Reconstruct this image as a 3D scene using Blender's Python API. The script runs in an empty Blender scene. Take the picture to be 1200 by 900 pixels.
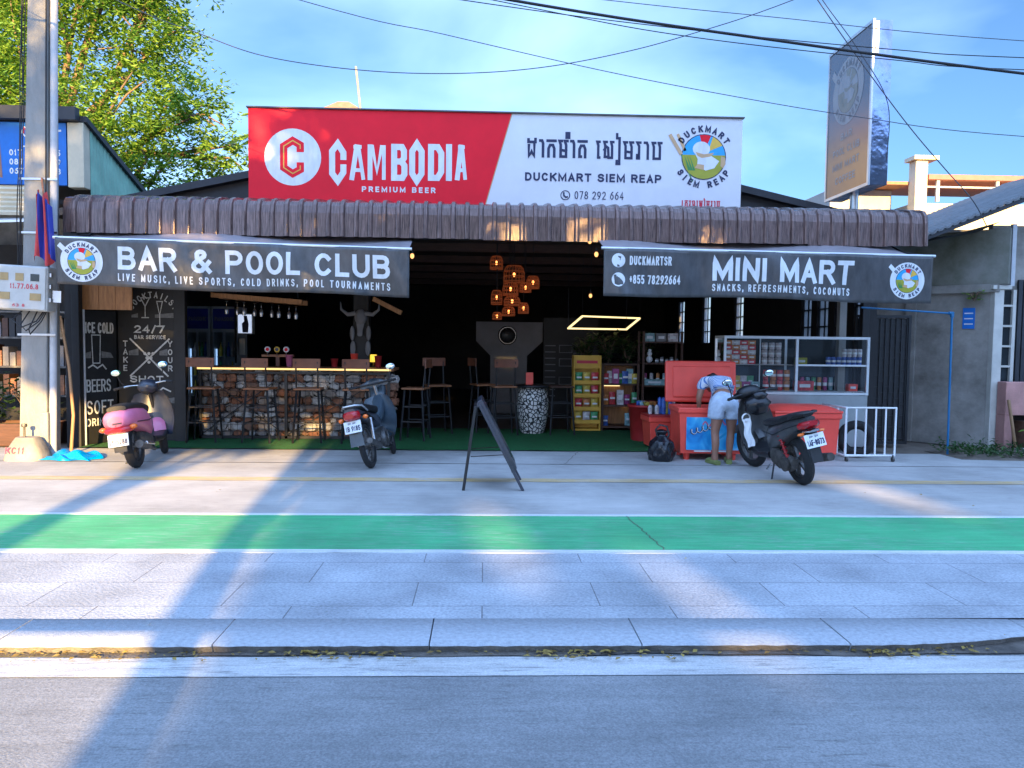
import bpy, bmesh, math, random
from mathutils import Vector, Matrix
R = math.radians
rnd = random.Random(7)
sc = bpy.context.scene
COL = sc.collection

# ---------------------------------------------------------------- camera
cam = bpy.data.cameras.new('camera'); cam_o = bpy.data.objects.new('camera', cam); COL.objects.link(cam_o)
cam.sensor_width = 36; cam.lens = 903 / 1200 * 36; cam.clip_end = 2000; cam.clip_start = .05
YAW, PIT, ROLL = R(2.06), math.atan(50 / 903), .012
fw = Vector((math.sin(YAW) * math.cos(PIT), math.cos(YAW) * math.cos(PIT), -math.sin(PIT)))
r0 = Vector((math.cos(YAW), -math.sin(YAW), 0)); u0 = r0.cross(fw)
rr = r0 * math.cos(ROLL) + u0 * math.sin(ROLL); uu = u0 * math.cos(ROLL) - r0 * math.sin(ROLL)
mw = Matrix((rr, uu, -fw)).transposed().to_4x4(); mw.translation = Vector((0, 0, 1.5))
cam_o.matrix_world = mw
sc.camera = cam_o

# ---------------------------------------------------------------- sky, sun, exposure
SUN_EL = R(14.5); SUN_AZ = R(7.3)          # the sun stands low behind the camera, a little to its right
SKY_FILL = (7.8, 10.6, 15.8, 1)
world = bpy.data.worlds.new('World'); sc.world = world; world.use_nodes = True
wn = world.node_tree; bg = wn.nodes['Background']
sky = wn.nodes.new('ShaderNodeTexSky'); sky.sky_type = 'NISHITA'; sky.sun_disc = False
sky.sun_elevation = SUN_EL; sky.sun_rotation = R(180) - SUN_AZ; sky.air_density = 1.0; sky.dust_density = 1.3; sky.ozone_density = 3.0
tcw = wn.nodes.new('ShaderNodeTexCoord')
mpw = wn.nodes.new('ShaderNodeMapping'); mpw.inputs['Scale'].default_value = (1.0, 1.0, 2.6); mpw.inputs['Location'].default_value = (.3, .0, .35)
nzw = wn.nodes.new('ShaderNodeTexNoise'); nzw.inputs['Scale'].default_value = 1.9; nzw.inputs['Detail'].default_value = 6; nzw.inputs['Roughness'].default_value = .48
nzw.inputs['Distortion'].default_value = .4
rpw = wn.nodes.new('ShaderNodeValToRGB'); rpw.color_ramp.elements[0].position = .36; rpw.color_ramp.elements[1].position = .78
rpw.color_ramp.elements[1].color = (.62, .62, .62, 1)
mxw = wn.nodes.new('ShaderNodeMix'); mxw.data_type = 'RGBA'
wn.links.new(tcw.outputs['Generated'], mpw.inputs[0]); wn.links.new(mpw.outputs[0], nzw.inputs[0]); wn.links.new(nzw.outputs[0], rpw.inputs[0])
wn.links.new(rpw.outputs[0], mxw.inputs[0]); hsw = wn.nodes.new('ShaderNodeHueSaturation'); hsw.inputs['Saturation'].default_value = 1.0; hsw.inputs['Value'].default_value = .72; wn.links.new(sky.outputs[0], hsw.inputs['Color']); wn.links.new(hsw.outputs[0], mxw.inputs[6]); mxw.inputs[7].default_value = (6.2, 7.4, 9.0, 1)
# unseen glow added overhead and behind the camera to fill the shade
dtw = wn.nodes.new('ShaderNodeVectorMath'); dtw.operation = 'DOT_PRODUCT'; dtw.inputs[1].default_value = (.06, -.55, .83); wn.links.new(tcw.outputs['Generated'], dtw.inputs[0])
vrw = wn.nodes.new('ShaderNodeMapRange'); vrw.interpolation_type = 'SMOOTHSTEP'; vrw.inputs['From Min'].default_value = .22; vrw.inputs['From Max'].default_value = .85; wn.links.new(dtw.outputs['Value'], vrw.inputs[0])
nvw = wn.nodes.new('ShaderNodeMath'); nvw.operation = 'MULTIPLY'; wn.links.new(vrw.outputs[0], nvw.inputs[0]); wn.links.new(nzw.outputs[0], nvw.inputs[1])
mvw = wn.nodes.new('ShaderNodeMix'); mvw.data_type = 'RGBA'; wn.links.new(nvw.outputs[0], mvw.inputs[0]); wn.links.new(mxw.outputs[2], mvw.inputs[6]); mvw.inputs[7].default_value = SKY_FILL
wn.links.new(mvw.outputs[2], bg.inputs[0]); bg.inputs[1].default_value = .055
sun = bpy.data.lights.new('sun', 'SUN'); sun.energy = 4.6; sun.angle = R(.55); sun.color = (1, .57, .15)
sun_o = bpy.data.objects.new('sun', sun); COL.objects.link(sun_o)
SD = Vector((-math.sin(SUN_AZ) * math.cos(SUN_EL), math.cos(SUN_AZ) * math.cos(SUN_EL), -math.sin(SUN_EL)))
sun_o.rotation_euler = SD.to_track_quat('-Z', 'Y').to_euler(); sun_o.location = (8, -30, 20)
vs = sc.view_settings; vs.use_white_balance = True; vs.white_balance_temperature = 5300; vs.white_balance_tint = 10; vs.view_transform = 'Standard'; vs.look = 'None'; vs.gamma = 1; vs.use_curve_mapping = False; vs.exposure = 2.42
sc.cycles.use_denoising = True
sc.cycles.max_bounces = 6; sc.cycles.diffuse_bounces = 3; sc.cycles.glossy_bounces = 3; sc.cycles.transmission_bounces = 6; sc.cycles.transparent_max_bounces = 12
sc.cycles.sample_clamp_indirect = 4

# ---------------------------------------------------------------- materials
def mat(name, col, rough=.6, metal=0, var=.15, vs_=6.0, bump=0, bs=60, col2=None, emit=None, es=0, spec=None, stretch=None, alpha=None, coat=0):
    m = bpy.data.materials.new(name); m.use_nodes = True; nt = m.node_tree; b = nt.nodes['Principled BSDF']
    b.inputs['Roughness'].default_value = rough; b.inputs['Metallic'].default_value = metal
    if spec is not None: b.inputs['Specular IOR Level'].default_value = spec
    if coat: b.inputs['Coat Weight'].default_value = coat; b.inputs['Coat Roughness'].default_value = .15
    c4 = (*col, 1)
    tc = nt.nodes.new('ShaderNodeTexCoord'); mp = nt.nodes.new('ShaderNodeMapping'); nt.links.new(tc.outputs['Object'], mp.inputs[0])
    if stretch: mp.inputs['Scale'].default_value = stretch
    if var or col2:
        n = nt.nodes.new('ShaderNodeTexNoise'); n.inputs['Scale'].default_value = vs_; n.inputs['Detail'].default_value = 6; n.inputs['Roughness'].default_value = .65
        nt.links.new(mp.outputs[0], n.inputs[0])
        rp = nt.nodes.new('ShaderNodeValToRGB'); rp.color_ramp.elements[0].position = .32; rp.color_ramp.elements[1].position = .68
        rp.color_ramp.elements[0].color = tuple(c * (1 - var) for c in col) + (1,)
        rp.color_ramp.elements[1].color = (*col2, 1) if col2 else tuple(min(1, c * (1 + var)) for c in col) + (1,)
        nt.links.new(n.outputs[0], rp.inputs[0]); nt.links.new(rp.outputs[0], b.inputs['Base Color'])
    else: b.inputs['Base Color'].default_value = c4
    if bump:
        n2 = nt.nodes.new('ShaderNodeTexNoise'); n2.inputs['Scale'].default_value = bs; n2.inputs['Detail'].default_value = 4
        nt.links.new(mp.outputs[0], n2.inputs[0])
        bp = nt.nodes.new('ShaderNodeBump'); bp.inputs['Strength'].default_value = bump; bp.inputs['Distance'].default_value = .02
        nt.links.new(n2.outputs[0], bp.inputs['Height']); nt.links.new(bp.outputs[0], b.inputs['Normal'])
    if emit: b.inputs['Emission Color'].default_value = (*emit, 1); b.inputs['Emission Strength'].default_value = es
    return m
def nodes(m): return m.node_tree, m.node_tree.nodes['Principled BSDF']

M = {}
def D(k, *a, **kw): M[k] = mat(k, *a, **kw)
D('gutter', (.11, .095, .08), .95, var=.5, vs_=5, bump=.5, bs=90)
D('kerbstone', (.35, .37, .40), .85, var=.2, vs_=40, bump=.35, bs=120)
D('turf', (.022, .15, .03), .95, var=.4, vs_=40, bump=1, bs=400)
D('soil', (.13, .105, .08), .95, var=.3, vs_=3, bump=.6, bs=40)
D('black_wall', (.02, .019, .02), .8, var=.3, vs_=3)
D('black_steel', (.012, .012, .014), .45, var=.2, vs_=9)
D('dark_panel', (.011, .011, .013), .6, var=.35, vs_=5)
D('dark_ceiling', (.02, .017, .016), .9, var=.2)
D('dark_floor', (.045, .04, .038), .5, var=.3, vs_=2)
D('roof_brown', (.135, .090, .080), .25, metal=.3, var=.6, vs_=9, stretch=(9, 1, .6), bump=.08, bs=20)
D('roof_dark', (.022, .024, .03), .6, var=.3, vs_=3)
D('vinyl', (.060, .059, .062), .36, var=.3, vs_=5, bump=.45, bs=3.2, spec=.6, stretch=(2.2, 1, .8))
D('vinyl_top', (.26, .23, .24), .4, var=.2, vs_=4)
D('alu', (.66, .68, .70), .38, metal=.55, var=.06)
D('steel', (.5, .5, .51), .3, metal=.95, var=.1, vs_=4)
D('mirror_steel', (.20, .25, .38), .12, metal=1, var=.25, vs_=3, bump=.8, bs=2.0)
D('white', (.74, .74, .74), .5, var=.05)
D('letter', (.66, .67, .69), .45, var=.12, vs_=5, bump=.3, bs=3.2, stretch=(2.2, 1, .8))
D('board_red', (.70, .007, .024), .55, var=.08, vs_=2, spec=.25)
D('board_white', (.66, .66, .69), .36, var=.05, vs_=2, bump=.25, bs=1.3)
D('faded_light', (.25, .25, .27), .3, var=.1)
D('faded_mid', (.19, .18, .15), .3, var=.1)
D('faded_dark', (.12, .12, .14), .3, var=.1)
D('navy', (.012, .018, .07), .5, var=.1)
D('red_text', (.5, .02, .05), .5, var=.1)
D('logo_blue', (.06, .33, .62), .5, var=.1)
D('logo_olive', (.33, .33, .02), .5, var=.1)
D('logo_yellow', (.65, .42, .05), .5, var=.1)
D('logo_green', (.05, .22, .06), .5, var=.1)
D('logo_tan', (.52, .34, .18), .5, var=.1)
D('chalk', (.55, .55, .53), .9, var=.3, vs_=25)
D('chalk_dim', (.17, .17, .17), .9, var=.3, vs_=25)
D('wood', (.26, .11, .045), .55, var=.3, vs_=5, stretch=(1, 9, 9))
D('wood_lit', (.36, .17, .06), .55, var=.3, vs_=5, stretch=(7, 1, 1))  # lighter copy of wood, with the light on it put into the colour
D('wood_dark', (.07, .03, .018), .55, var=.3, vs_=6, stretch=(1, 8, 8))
D('cedar', (.16, .055, .025), .5, var=.3, vs_=6)
D('stone_a', (.23, .20, .18), .85, var=.3, vs_=14, bump=.5, bs=40)
D('stone_b', (.22, .095, .05), .85, var=.3, vs_=14, bump=.5, bs=40)
D('stone_c', (.40, .38, .36), .85, var=.3, vs_=14, bump=.5, bs=40)
D('stone_d', (.20, .11, .07), .85, var=.3, vs_=14, bump=.5, bs=40)
D('red_plastic', (.74, .075, .05), .38, var=.1, vs_=3, bump=.04, bs=30)
D('red_dark', (.36, .02, .02), .5, var=.15, vs_=3)
D('black_plastic', (.014, .014, .016), .4, var=.2, vs_=8)
D('bag_plastic', (.012, .012, .015), .22, var=.2, vs_=8, bump=.6, bs=9)
D('rubber', (.016, .016, .017), .8, var=.25, vs_=12, bump=.2, bs=60)
D('bike_grey', (.035, .038, .045), .42, var=.2, vs_=7, col2=(.075, .072, .068), coat=.25)
D('bike_navy', (.022, .028, .05), .33, var=.2, vs_=6, col2=(.05, .052, .065), coat=.5)
D('bike_blue', (.03, .05, .075), .38, var=.2, vs_=6, col2=(.06, .08, .095), coat=.35)
D('pink', (.52, .15, .26), .38, var=.08, coat=.3)
D('seat_vinyl', (.012, .012, .013), .55, var=.15, bump=.1, bs=200)
D('engine', (.11, .105, .10), .5, metal=.6, var=.35, vs_=14, bump=.2, bs=40)
D('dirty_engine', (.075, .066, .058), .75, metal=.25, var=.45, vs_=12, bump=.3, bs=40)
D('chrome', (.7, .7, .7), .15, metal=1, var=.03)
D('tail_red', (.36, .006, .012), .2, var=.1, coat=.6)
D('orange_lens', (.75, .16, .01), .25, var=.05, coat=.5)
D('plate', (.72, .74, .76), .45, var=.05)
D('mirror_glass', (.75, .85, .9), .05, metal=1, var=0)
D('skin', (.27, .135, .085), .55, var=.12, vs_=12)
D('hair', (.012, .009, .008), .45, var=.3, vs_=40, stretch=(8, 1, 1))
D('denim', (.42, .47, .55), .85, var=.2, vs_=14, bump=1, bs=16)
D('olive_rubber', (.17, .20, .06), .7, var=.15)
D('pole_concrete', (.26, .255, .24), .85, var=.2, vs_=2.5, bump=.3, bs=45, stretch=(2, 2, .6))
D('grey_pipe', (.45, .46, .48), .55, var=.12, vs_=5)
D('cream', (.60, .53, .38), .75, var=.14, vs_=3)
D('meter_white', (.44, .44, .42), .5, var=.1)
D('window_amber', (.33, .23, .09), .3, var=.2)
D('tarp_blue', (.01, .22, .58), .42, var=.2, vs_=9, bump=.5, bs=14)
D('bamboo', (.30, .18, .09), .6, var=.2, vs_=5)
D('flag_blue', (.03, .04, .30), .7, var=.15)
D('flag_red', (.55, .06, .06), .7, var=.15)
D('sign_blue', (.012, .13, .50), .4, var=.1)
D('teal_sheet', (.27, .46, .34), .45, metal=.1, var=.2, vs_=3)
D('old_wall', (.17, .155, .135), .9, var=.3, vs_=1.5, bump=.45, bs=14, col2=(.33, .31, .28))
D('mossy_panel', (.17, .18, .12), .85, var=.4, vs_=2.2, col2=(.23, .225, .20))
D('roof_zinc', (.15, .155, .165), .5, metal=.35, var=.25, vs_=3)
D('pale_post', (.50, .48, .43), .8, var=.15, vs_=3)
D('pipe_blue', (.02, .13, .30), .4, var=.1)
D('pink_wall', (.42, .22, .19), .85, var=.2, vs_=3, bump=.3)
D('roof_red', (.34, .11, .09), .6, var=.15)
D('house_yellow', (.60, .54, .40), .8, var=.1)
D('house_pale', (.40, .39, .37), .8, var=.1)
D('roof_tile', (.33, .15, .085), .8, var=.25, vs_=3, bump=.5, bs=20)
D('bark', (.16, .11, .075), .9, var=.35, vs_=6, bump=.8, bs=18)
D('cable', (.012, .012, .014), .6, var=.1)
D('cable_thin', (.07, .07, .085), .6, var=.1)
D('yellow_card', (.62, .36, .03), .5, var=.12)
D('paper_grey', (.19, .185, .19), .8, var=.15, vs_=2)
D('glass_dark', (.02, .025, .03), .1, var=.1)
D('lantern', (.30, .10, .035), .7, var=.3, vs_=20, emit=(1, .17, .02), es=.014)  # faint emission stands in for bulb light on the rattan
for i, c in enumerate([(.5, .05, .06), (.08, .3, .12), (.55, .42, .06), (.55, .5, .5), (.06, .12, .4), (.45, .18, .05), (.35, .06, .2), (.25, .4, .42)]):
    D('pack_%d' % i, c, .4, var=.5, vs_=16)
def emis(k, col, s):
    m = mat(k, col, .5, var=0, emit=col, es=s); M[k] = m
emis('bulb', (1, .40, .10), .42); emis('led', (1, .68, .24), .36); emis('bulb_dim', (1, .25, .04), 1.1)
emis('led_edge', (1, .60, .16), .26); emis('lamp_yellow', (1, .6, .03), .22); emis('lightbox', (.9, .92, 1), .12); emis('fridge_glow', (.55, .75, 1), .16)

# granite paving: slabs with dark joints and a salt-and-pepper grain
def paving(name, w, h, base, joint, mortar):
    m = mat(name, base, .85, var=0); nt, b = nodes(m); M[name] = m
    tc = nt.nodes.new('ShaderNodeTexCoord'); br = nt.nodes.new('ShaderNodeTexBrick')
    nt.links.new(tc.outputs['Object'], br.inputs['Vector'])
    br.inputs['Scale'].default_value = 1; br.inputs['Brick Width'].default_value = w; br.inputs['Row Height'].default_value = h
    br.inputs['Mortar Size'].default_value = mortar; br.inputs['Mortar Smooth'].default_value = .3
    br.inputs['Color1'].default_value = tuple(c * .94 for c in base) + (1,); br.inputs['Color2'].default_value = tuple(c * 1.06 for c in base) + (1,)
    br.inputs['Mortar'].default_value = (*joint, 1); br.offset = .37
    n = nt.nodes.new('ShaderNodeTexNoise'); n.inputs['Scale'].default_value = 60; n.inputs['Detail'].default_value = 5; nt.links.new(tc.outputs['Object'], n.inputs[0])
    n2 = nt.nodes.new('ShaderNodeTexNoise'); n2.inputs['Scale'].default_value = 1.7; n2.inputs['Detail'].default_value = 8; nt.links.new(tc.outputs['Object'], n2.inputs[0])
    r1 = nt.nodes.new('ShaderNodeMapRange'); r1.inputs['From Min'].default_value = .3; r1.inputs['From Max'].default_value = .7; r1.inputs['To Min'].default_value = .76; r1.inputs['To Max'].default_value = 1.22
    r2 = nt.nodes.new('ShaderNodeMapRange'); r2.inputs['From Min'].default_value = .3; r2.inputs['From Max'].default_value = .7; r2.inputs['To Min'].default_value = .72; r2.inputs['To Max'].default_value = 1.16
    nt.links.new(n.outputs[0], r1.inputs[0]); nt.links.new(n2.outputs[0], r2.inputs[0])
    mu = nt.nodes.new('ShaderNodeMath'); mu.operation = 'MULTIPLY'; nt.links.new(r1.outputs[0], mu.inputs[0]); nt.links.new(r2.outputs[0], mu.inputs[1])
    vm = nt.nodes.new('ShaderNodeVectorMath'); vm.operation = 'SCALE'; nt.links.new(br.outputs['Color'], vm.inputs[0]); nt.links.new(mu.outputs[0], vm.inputs['Scale'])
    nt.links.new(vm.outputs[0], b.inputs['Base Color'])
    bp = nt.nodes.new('ShaderNodeBump'); bp.inputs['Strength'].default_value = .5; bp.inputs['Distance'].default_value = .02
    mm = nt.nodes.new('ShaderNodeMath'); mm.operation = 'SUBTRACT'; nt.links.new(n.outputs[0], mm.inputs[0]); nt.links.new(br.outputs['Fac'], mm.inputs[1])
    nt.links.new(mm.outputs[0], bp.inputs['Height']); nt.links.new(bp.outputs[0], b.inputs['Normal'])
paving('granite', 1.07, .43, (.35, .37, .40), (.16, .16, .17), .0038)

# worn paint or ageing surfacing: fine grain, broad stains, scuffs along the road and chips that show what lies under
def worn(name, col, under, chips=.0, grain=.25, gs=140, stain=.16, rough=.85, scuff=.12, along=(.35, 3.5, 1)):
    m = mat(name, col, rough, var=0); nt, b = nodes(m); M[name] = m; N = nt.nodes.new; Lk = nt.links.new
    tc = N('ShaderNodeTexCoord'); mp = N('ShaderNodeMapping'); mp.inputs['Scale'].default_value = along; Lk(tc.outputs['Object'], mp.inputs[0])
    def noise(scale, det, src, lo, hi, a, c_):
        n = N('ShaderNodeTexNoise'); n.inputs['Scale'].default_value = scale; n.inputs['Detail'].default_value = det; n.inputs['Roughness'].default_value = .62; Lk(src, n.inputs[0])
        r_ = N('ShaderNodeMapRange'); r_.inputs['From Min'].default_value = lo; r_.inputs['From Max'].default_value = hi; r_.inputs['To Min'].default_value = a; r_.inputs['To Max'].default_value = c_; Lk(n.outputs[0], r_.inputs[0]); return n, r_
    ng, g = noise(gs, 3, tc.outputs['Object'], .3, .7, 1 - grain, 1 + grain)
    _, s_ = noise(.8, 6, tc.outputs['Object'], .32, .68, 1 - stain, 1 + stain)
    _, f_ = noise(5, 6, mp.outputs[0], .3, .7, 1 - scuff, 1 + scuff)
    m1 = N('ShaderNodeMath'); m1.operation = 'MULTIPLY'; Lk(g.outputs[0], m1.inputs[0]); Lk(s_.outputs[0], m1.inputs[1])
    m2 = N('ShaderNodeMath'); m2.operation = 'MULTIPLY'; Lk(m1.outputs[0], m2.inputs[0]); Lk(f_.outputs[0], m2.inputs[1])
    mx = N('ShaderNodeMix'); mx.data_type = 'RGBA'; mx.inputs[6].default_value = (*col, 1); mx.inputs[7].default_value = (*under, 1); mx.inputs[0].default_value = 0
    if chips:
        _, c2 = noise(16, 9, mp.outputs[0], .60 - chips * .1, .72 - chips * .1, 0, 1); _, c3 = noise(1.1, 3, tc.outputs['Object'], .40, .62, .15, 1)
        m3 = N('ShaderNodeMath'); m3.operation = 'MULTIPLY'; Lk(c2.outputs[0], m3.inputs[0]); Lk(c3.outputs[0], m3.inputs[1]); m3.use_clamp = True; Lk(m3.outputs[0], mx.inputs[0])
    vm = N('ShaderNodeVectorMath'); vm.operation = 'SCALE'; Lk(mx.outputs[2], vm.inputs[0]); Lk(m2.outputs[0], vm.inputs['Scale']); Lk(vm.outputs[0], b.inputs['Base Color'])
    bp = N('ShaderNodeBump'); bp.inputs['Strength'].default_value = .4; bp.inputs['Distance'].default_value = .01; Lk(ng.outputs[0], bp.inputs['Height']); Lk(bp.outputs[0], b.inputs['Normal'])
worn('asphalt', (.205, .21, .215), (.13, .13, .13), .4, .30, 110, .26, .9, .10)
worn('road_paint', (.46, .46, .455), (.17, .165, .16), .7, .2, 120, .12, .75, .16)
worn('kerb_paint', (.55, .57, .58), (.34, .34, .33), 1.0, .15, 120, .15, .75, .2)
worn('yellow_paint', (.46, .33, .14), (.40, .365, .315), 1.7, .15, 120, .2, .8, .2)
worn('green_lane', (.075, .335, .14), (.19, .33, .24), 1.1, .16, 130, .22, .8, .16)
D('kerb_lower', (.17, .16, .145), .95, var=.4, vs_=9, bump=.5, bs=60)  # darker tone for the lower part of the kerb face
worn('concrete', (.355, .345, .325), (.22, .21, .19), .5, .18, 120, .26, .88, .07)

def voro(name, scale, dark, light, lo=.04, hi=.09, rough=.5):
    m = mat(name, light, rough, var=0); nt, b = nodes(m); M[name] = m
    tc = nt.nodes.new('ShaderNodeTexCoord'); v = nt.nodes.new('ShaderNodeTexVoronoi'); v.feature = 'DISTANCE_TO_EDGE'; v.inputs['Scale'].default_value = scale
    nt.links.new(tc.outputs['Object'], v.inputs['Vector'])
    rp = nt.nodes.new('ShaderNodeValToRGB'); rp.color_ramp.elements[0].position = lo; rp.color_ramp.elements[1].position = hi
    rp.color_ramp.elements[0].color = (*dark, 1); rp.color_ramp.elements[1].color = (*light, 1)
    nt.links.new(v.outputs['Distance'], rp.inputs[0]); nt.links.new(rp.outputs[0], b.inputs['Base Color'])
voro('mosaic', 17, (.008, .008, .009), (.62, .6, .56), .09, .14)

# striped shirt: blue and white bands across the back
m = mat('shirt', (.5, .55, .65), .85, var=0); M['shirt'] = m; nt, b = nodes(m)
tc = nt.nodes.new('ShaderNodeTexCoord'); wv = nt.nodes.new('ShaderNodeTexWave'); wv.bands_direction = 'Y'; wv.inputs['Scale'].default_value = 11; wv.inputs['Distortion'].default_value = .6
rp = nt.nodes.new('ShaderNodeValToRGB'); rp.color_ramp.elements[0].color = (.10, .20, .48, 1); rp.color_ramp.elements[1].color = (.62, .66, .74, 1); rp.color_ramp.elements[0].position = .25; rp.color_ramp.elements[1].position = .5
nt.links.new(tc.outputs['Object'], wv.inputs[0]); nt.links.new(wv.outputs[0], rp.inputs[0]); nt.links.new(rp.outputs[0], b.inputs['Base Color'])
n2 = nt.nodes.new('ShaderNodeTexNoise'); n2.inputs['Scale'].default_value = 15; nt.links.new(tc.outputs['Object'], n2.inputs[0]); bp = nt.nodes.new('ShaderNodeBump'); bp.inputs['Strength'].default_value = .9; bp.inputs['Distance'].default_value = .02; nt.links.new(n2.outputs[0], bp.inputs['Height']); nt.links.new(bp.outputs[0], b.inputs['Normal'])

# advert on the ice chest: printed blue to violet swirls
m = mat('ice_print', (.1, .3, .6), .35, var=0); M['ice_print'] = m; nt, b = nodes(m)
tc = nt.nodes.new('ShaderNodeTexCoord'); n = nt.nodes.new('ShaderNodeTexNoise'); n.inputs['Scale'].default_value = 3.2; n.inputs['Detail'].default_value = 8; n.inputs['Distortion'].default_value = 1.2
rp = nt.nodes.new('ShaderNodeValToRGB'); cr = rp.color_ramp
cr.elements[0].position = .3; cr.elements[0].color = (.02, .13, .42, 1); cr.elements[1].position = .72; cr.elements[1].color = (.55, .72, .85, 1)
e = cr.elements.new(.45); e.color = (.05, .28, .62, 1); e = cr.elements.new(.58); e.color = (.10, .42, .72, 1)
nt.links.new(tc.outputs['Object'], n.inputs[0]); nt.links.new(n.outputs[0], rp.inputs[0]); nt.links.new(rp.outputs[0], b.inputs['Base Color'])

# the faded light-box face: grey-blue, the warm sky reflection at its foot put into the colour
m = mat('lightbox_reflection', (.3, .3, .35), .18, var=0); M['lightbox_reflection'] = m; nt, b = nodes(m)
tc = nt.nodes.new('ShaderNodeTexCoord'); sx = nt.nodes.new('ShaderNodeSeparateXYZ'); rp = nt.nodes.new('ShaderNodeValToRGB'); cr = rp.color_ramp
cr.elements[0].position = .0; cr.elements[0].color = (.34, .15, .06, 1); cr.elements[1].position = .62; cr.elements[1].color = (.12, .13, .17, 1)
e = cr.elements.new(.22); e.color = (.38, .20, .10, 1); e = cr.elements.new(.45); e.color = (.20, .17, .17, 1)
mr = nt.nodes.new('ShaderNodeMapRange'); mr.inputs['From Min'].default_value = 0; mr.inputs['From Max'].default_value = 2.15
nt.links.new(tc.outputs['Object'], sx.inputs[0]); nt.links.new(sx.outputs['Z'], mr.inputs[0]); nt.links.new(mr.outputs[0], rp.inputs[0]); nt.links.new(rp.outputs[0], b.inputs['Base Color'])

def glass(name, col, op):
    m = bpy.data.materials.new(name); m.use_nodes = True; nt = m.node_tree; nt.nodes.clear(); M[name] = m
    o = nt.nodes.new('ShaderNodeOutputMaterial'); mx = nt.nodes.new('ShaderNodeMixShader'); t = nt.nodes.new('ShaderNodeBsdfTransparent'); g = nt.nodes.new('ShaderNodeBsdfGlossy')
    t.inputs[0].default_value = (*col, 1); g.inputs['Roughness'].default_value = .02
    fr = nt.nodes.new('ShaderNodeFresnel'); fr.inputs[0].default_value = op
    nt.links.new(fr.outputs[0], mx.inputs[0]); nt.links.new(t.outputs[0], mx.inputs[1]); nt.links.new(g.outputs[0], mx.inputs[2]); nt.links.new(mx.outputs[0], o.inputs[0])
glass('glass', (.93, .96, .97), 1.55)
def translucent(name, col):
    m = bpy.data.materials.new(name); m.use_nodes = True; nt = m.node_tree; nt.nodes.clear(); M[name] = m
    o = nt.nodes.new('ShaderNodeOutputMaterial'); mx = nt.nodes.new('ShaderNodeMixShader'); t = nt.nodes.new('ShaderNodeBsdfTranslucent'); d = nt.nodes.new('ShaderNodeBsdfTransparent')
    t.inputs[0].default_value = (*col, 1); mx.inputs[0].default_value = .55
    nt.links.new(t.outputs[0], mx.inputs[1]); nt.links.new(d.outputs[0], mx.inputs[2]); nt.links.new(mx.outputs[0], o.inputs[0])
translucent('frosted', (.85, .88, .92))
def leafmat(name, col, col2):
    m = bpy.data.materials.new(name); m.use_nodes = True; nt = m.node_tree; b = nt.nodes['Principled BSDF']; M[name] = m
    b.inputs['Roughness'].default_value = .5
    oi = nt.nodes.new('ShaderNodeNewGeometry'); rp = nt.nodes.new('ShaderNodeValToRGB')
    rp.color_ramp.elements[0].color = (*col, 1); rp.color_ramp.elements[1].color = (*col2, 1)
    nt.links.new(oi.outputs['Random Per Island'], rp.inputs[0]); nt.links.new(rp.outputs[0], b.inputs['Base Color'])
    t = nt.nodes.new('ShaderNodeBsdfTranslucent'); nt.links.new(rp.outputs[0], t.inputs[0])
    mx = nt.nodes.new('ShaderNodeMixShader'); mx.inputs[0].default_value = .4
    nt.links.new(b.outputs[0], mx.inputs[1]); nt.links.new(t.outputs[0], mx.inputs[2]); nt.links.new(mx.outputs[0], nt.nodes['Material Output'].inputs[0])
leafmat('leaf', (.055, .17, .014), (.28, .42, .035))
leafmat('leaf_dark', (.02, .06, .015), (.07, .13, .03))
leafmat('dry_leaf', (.20, .13, .03), (.48, .36, .09))

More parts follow.
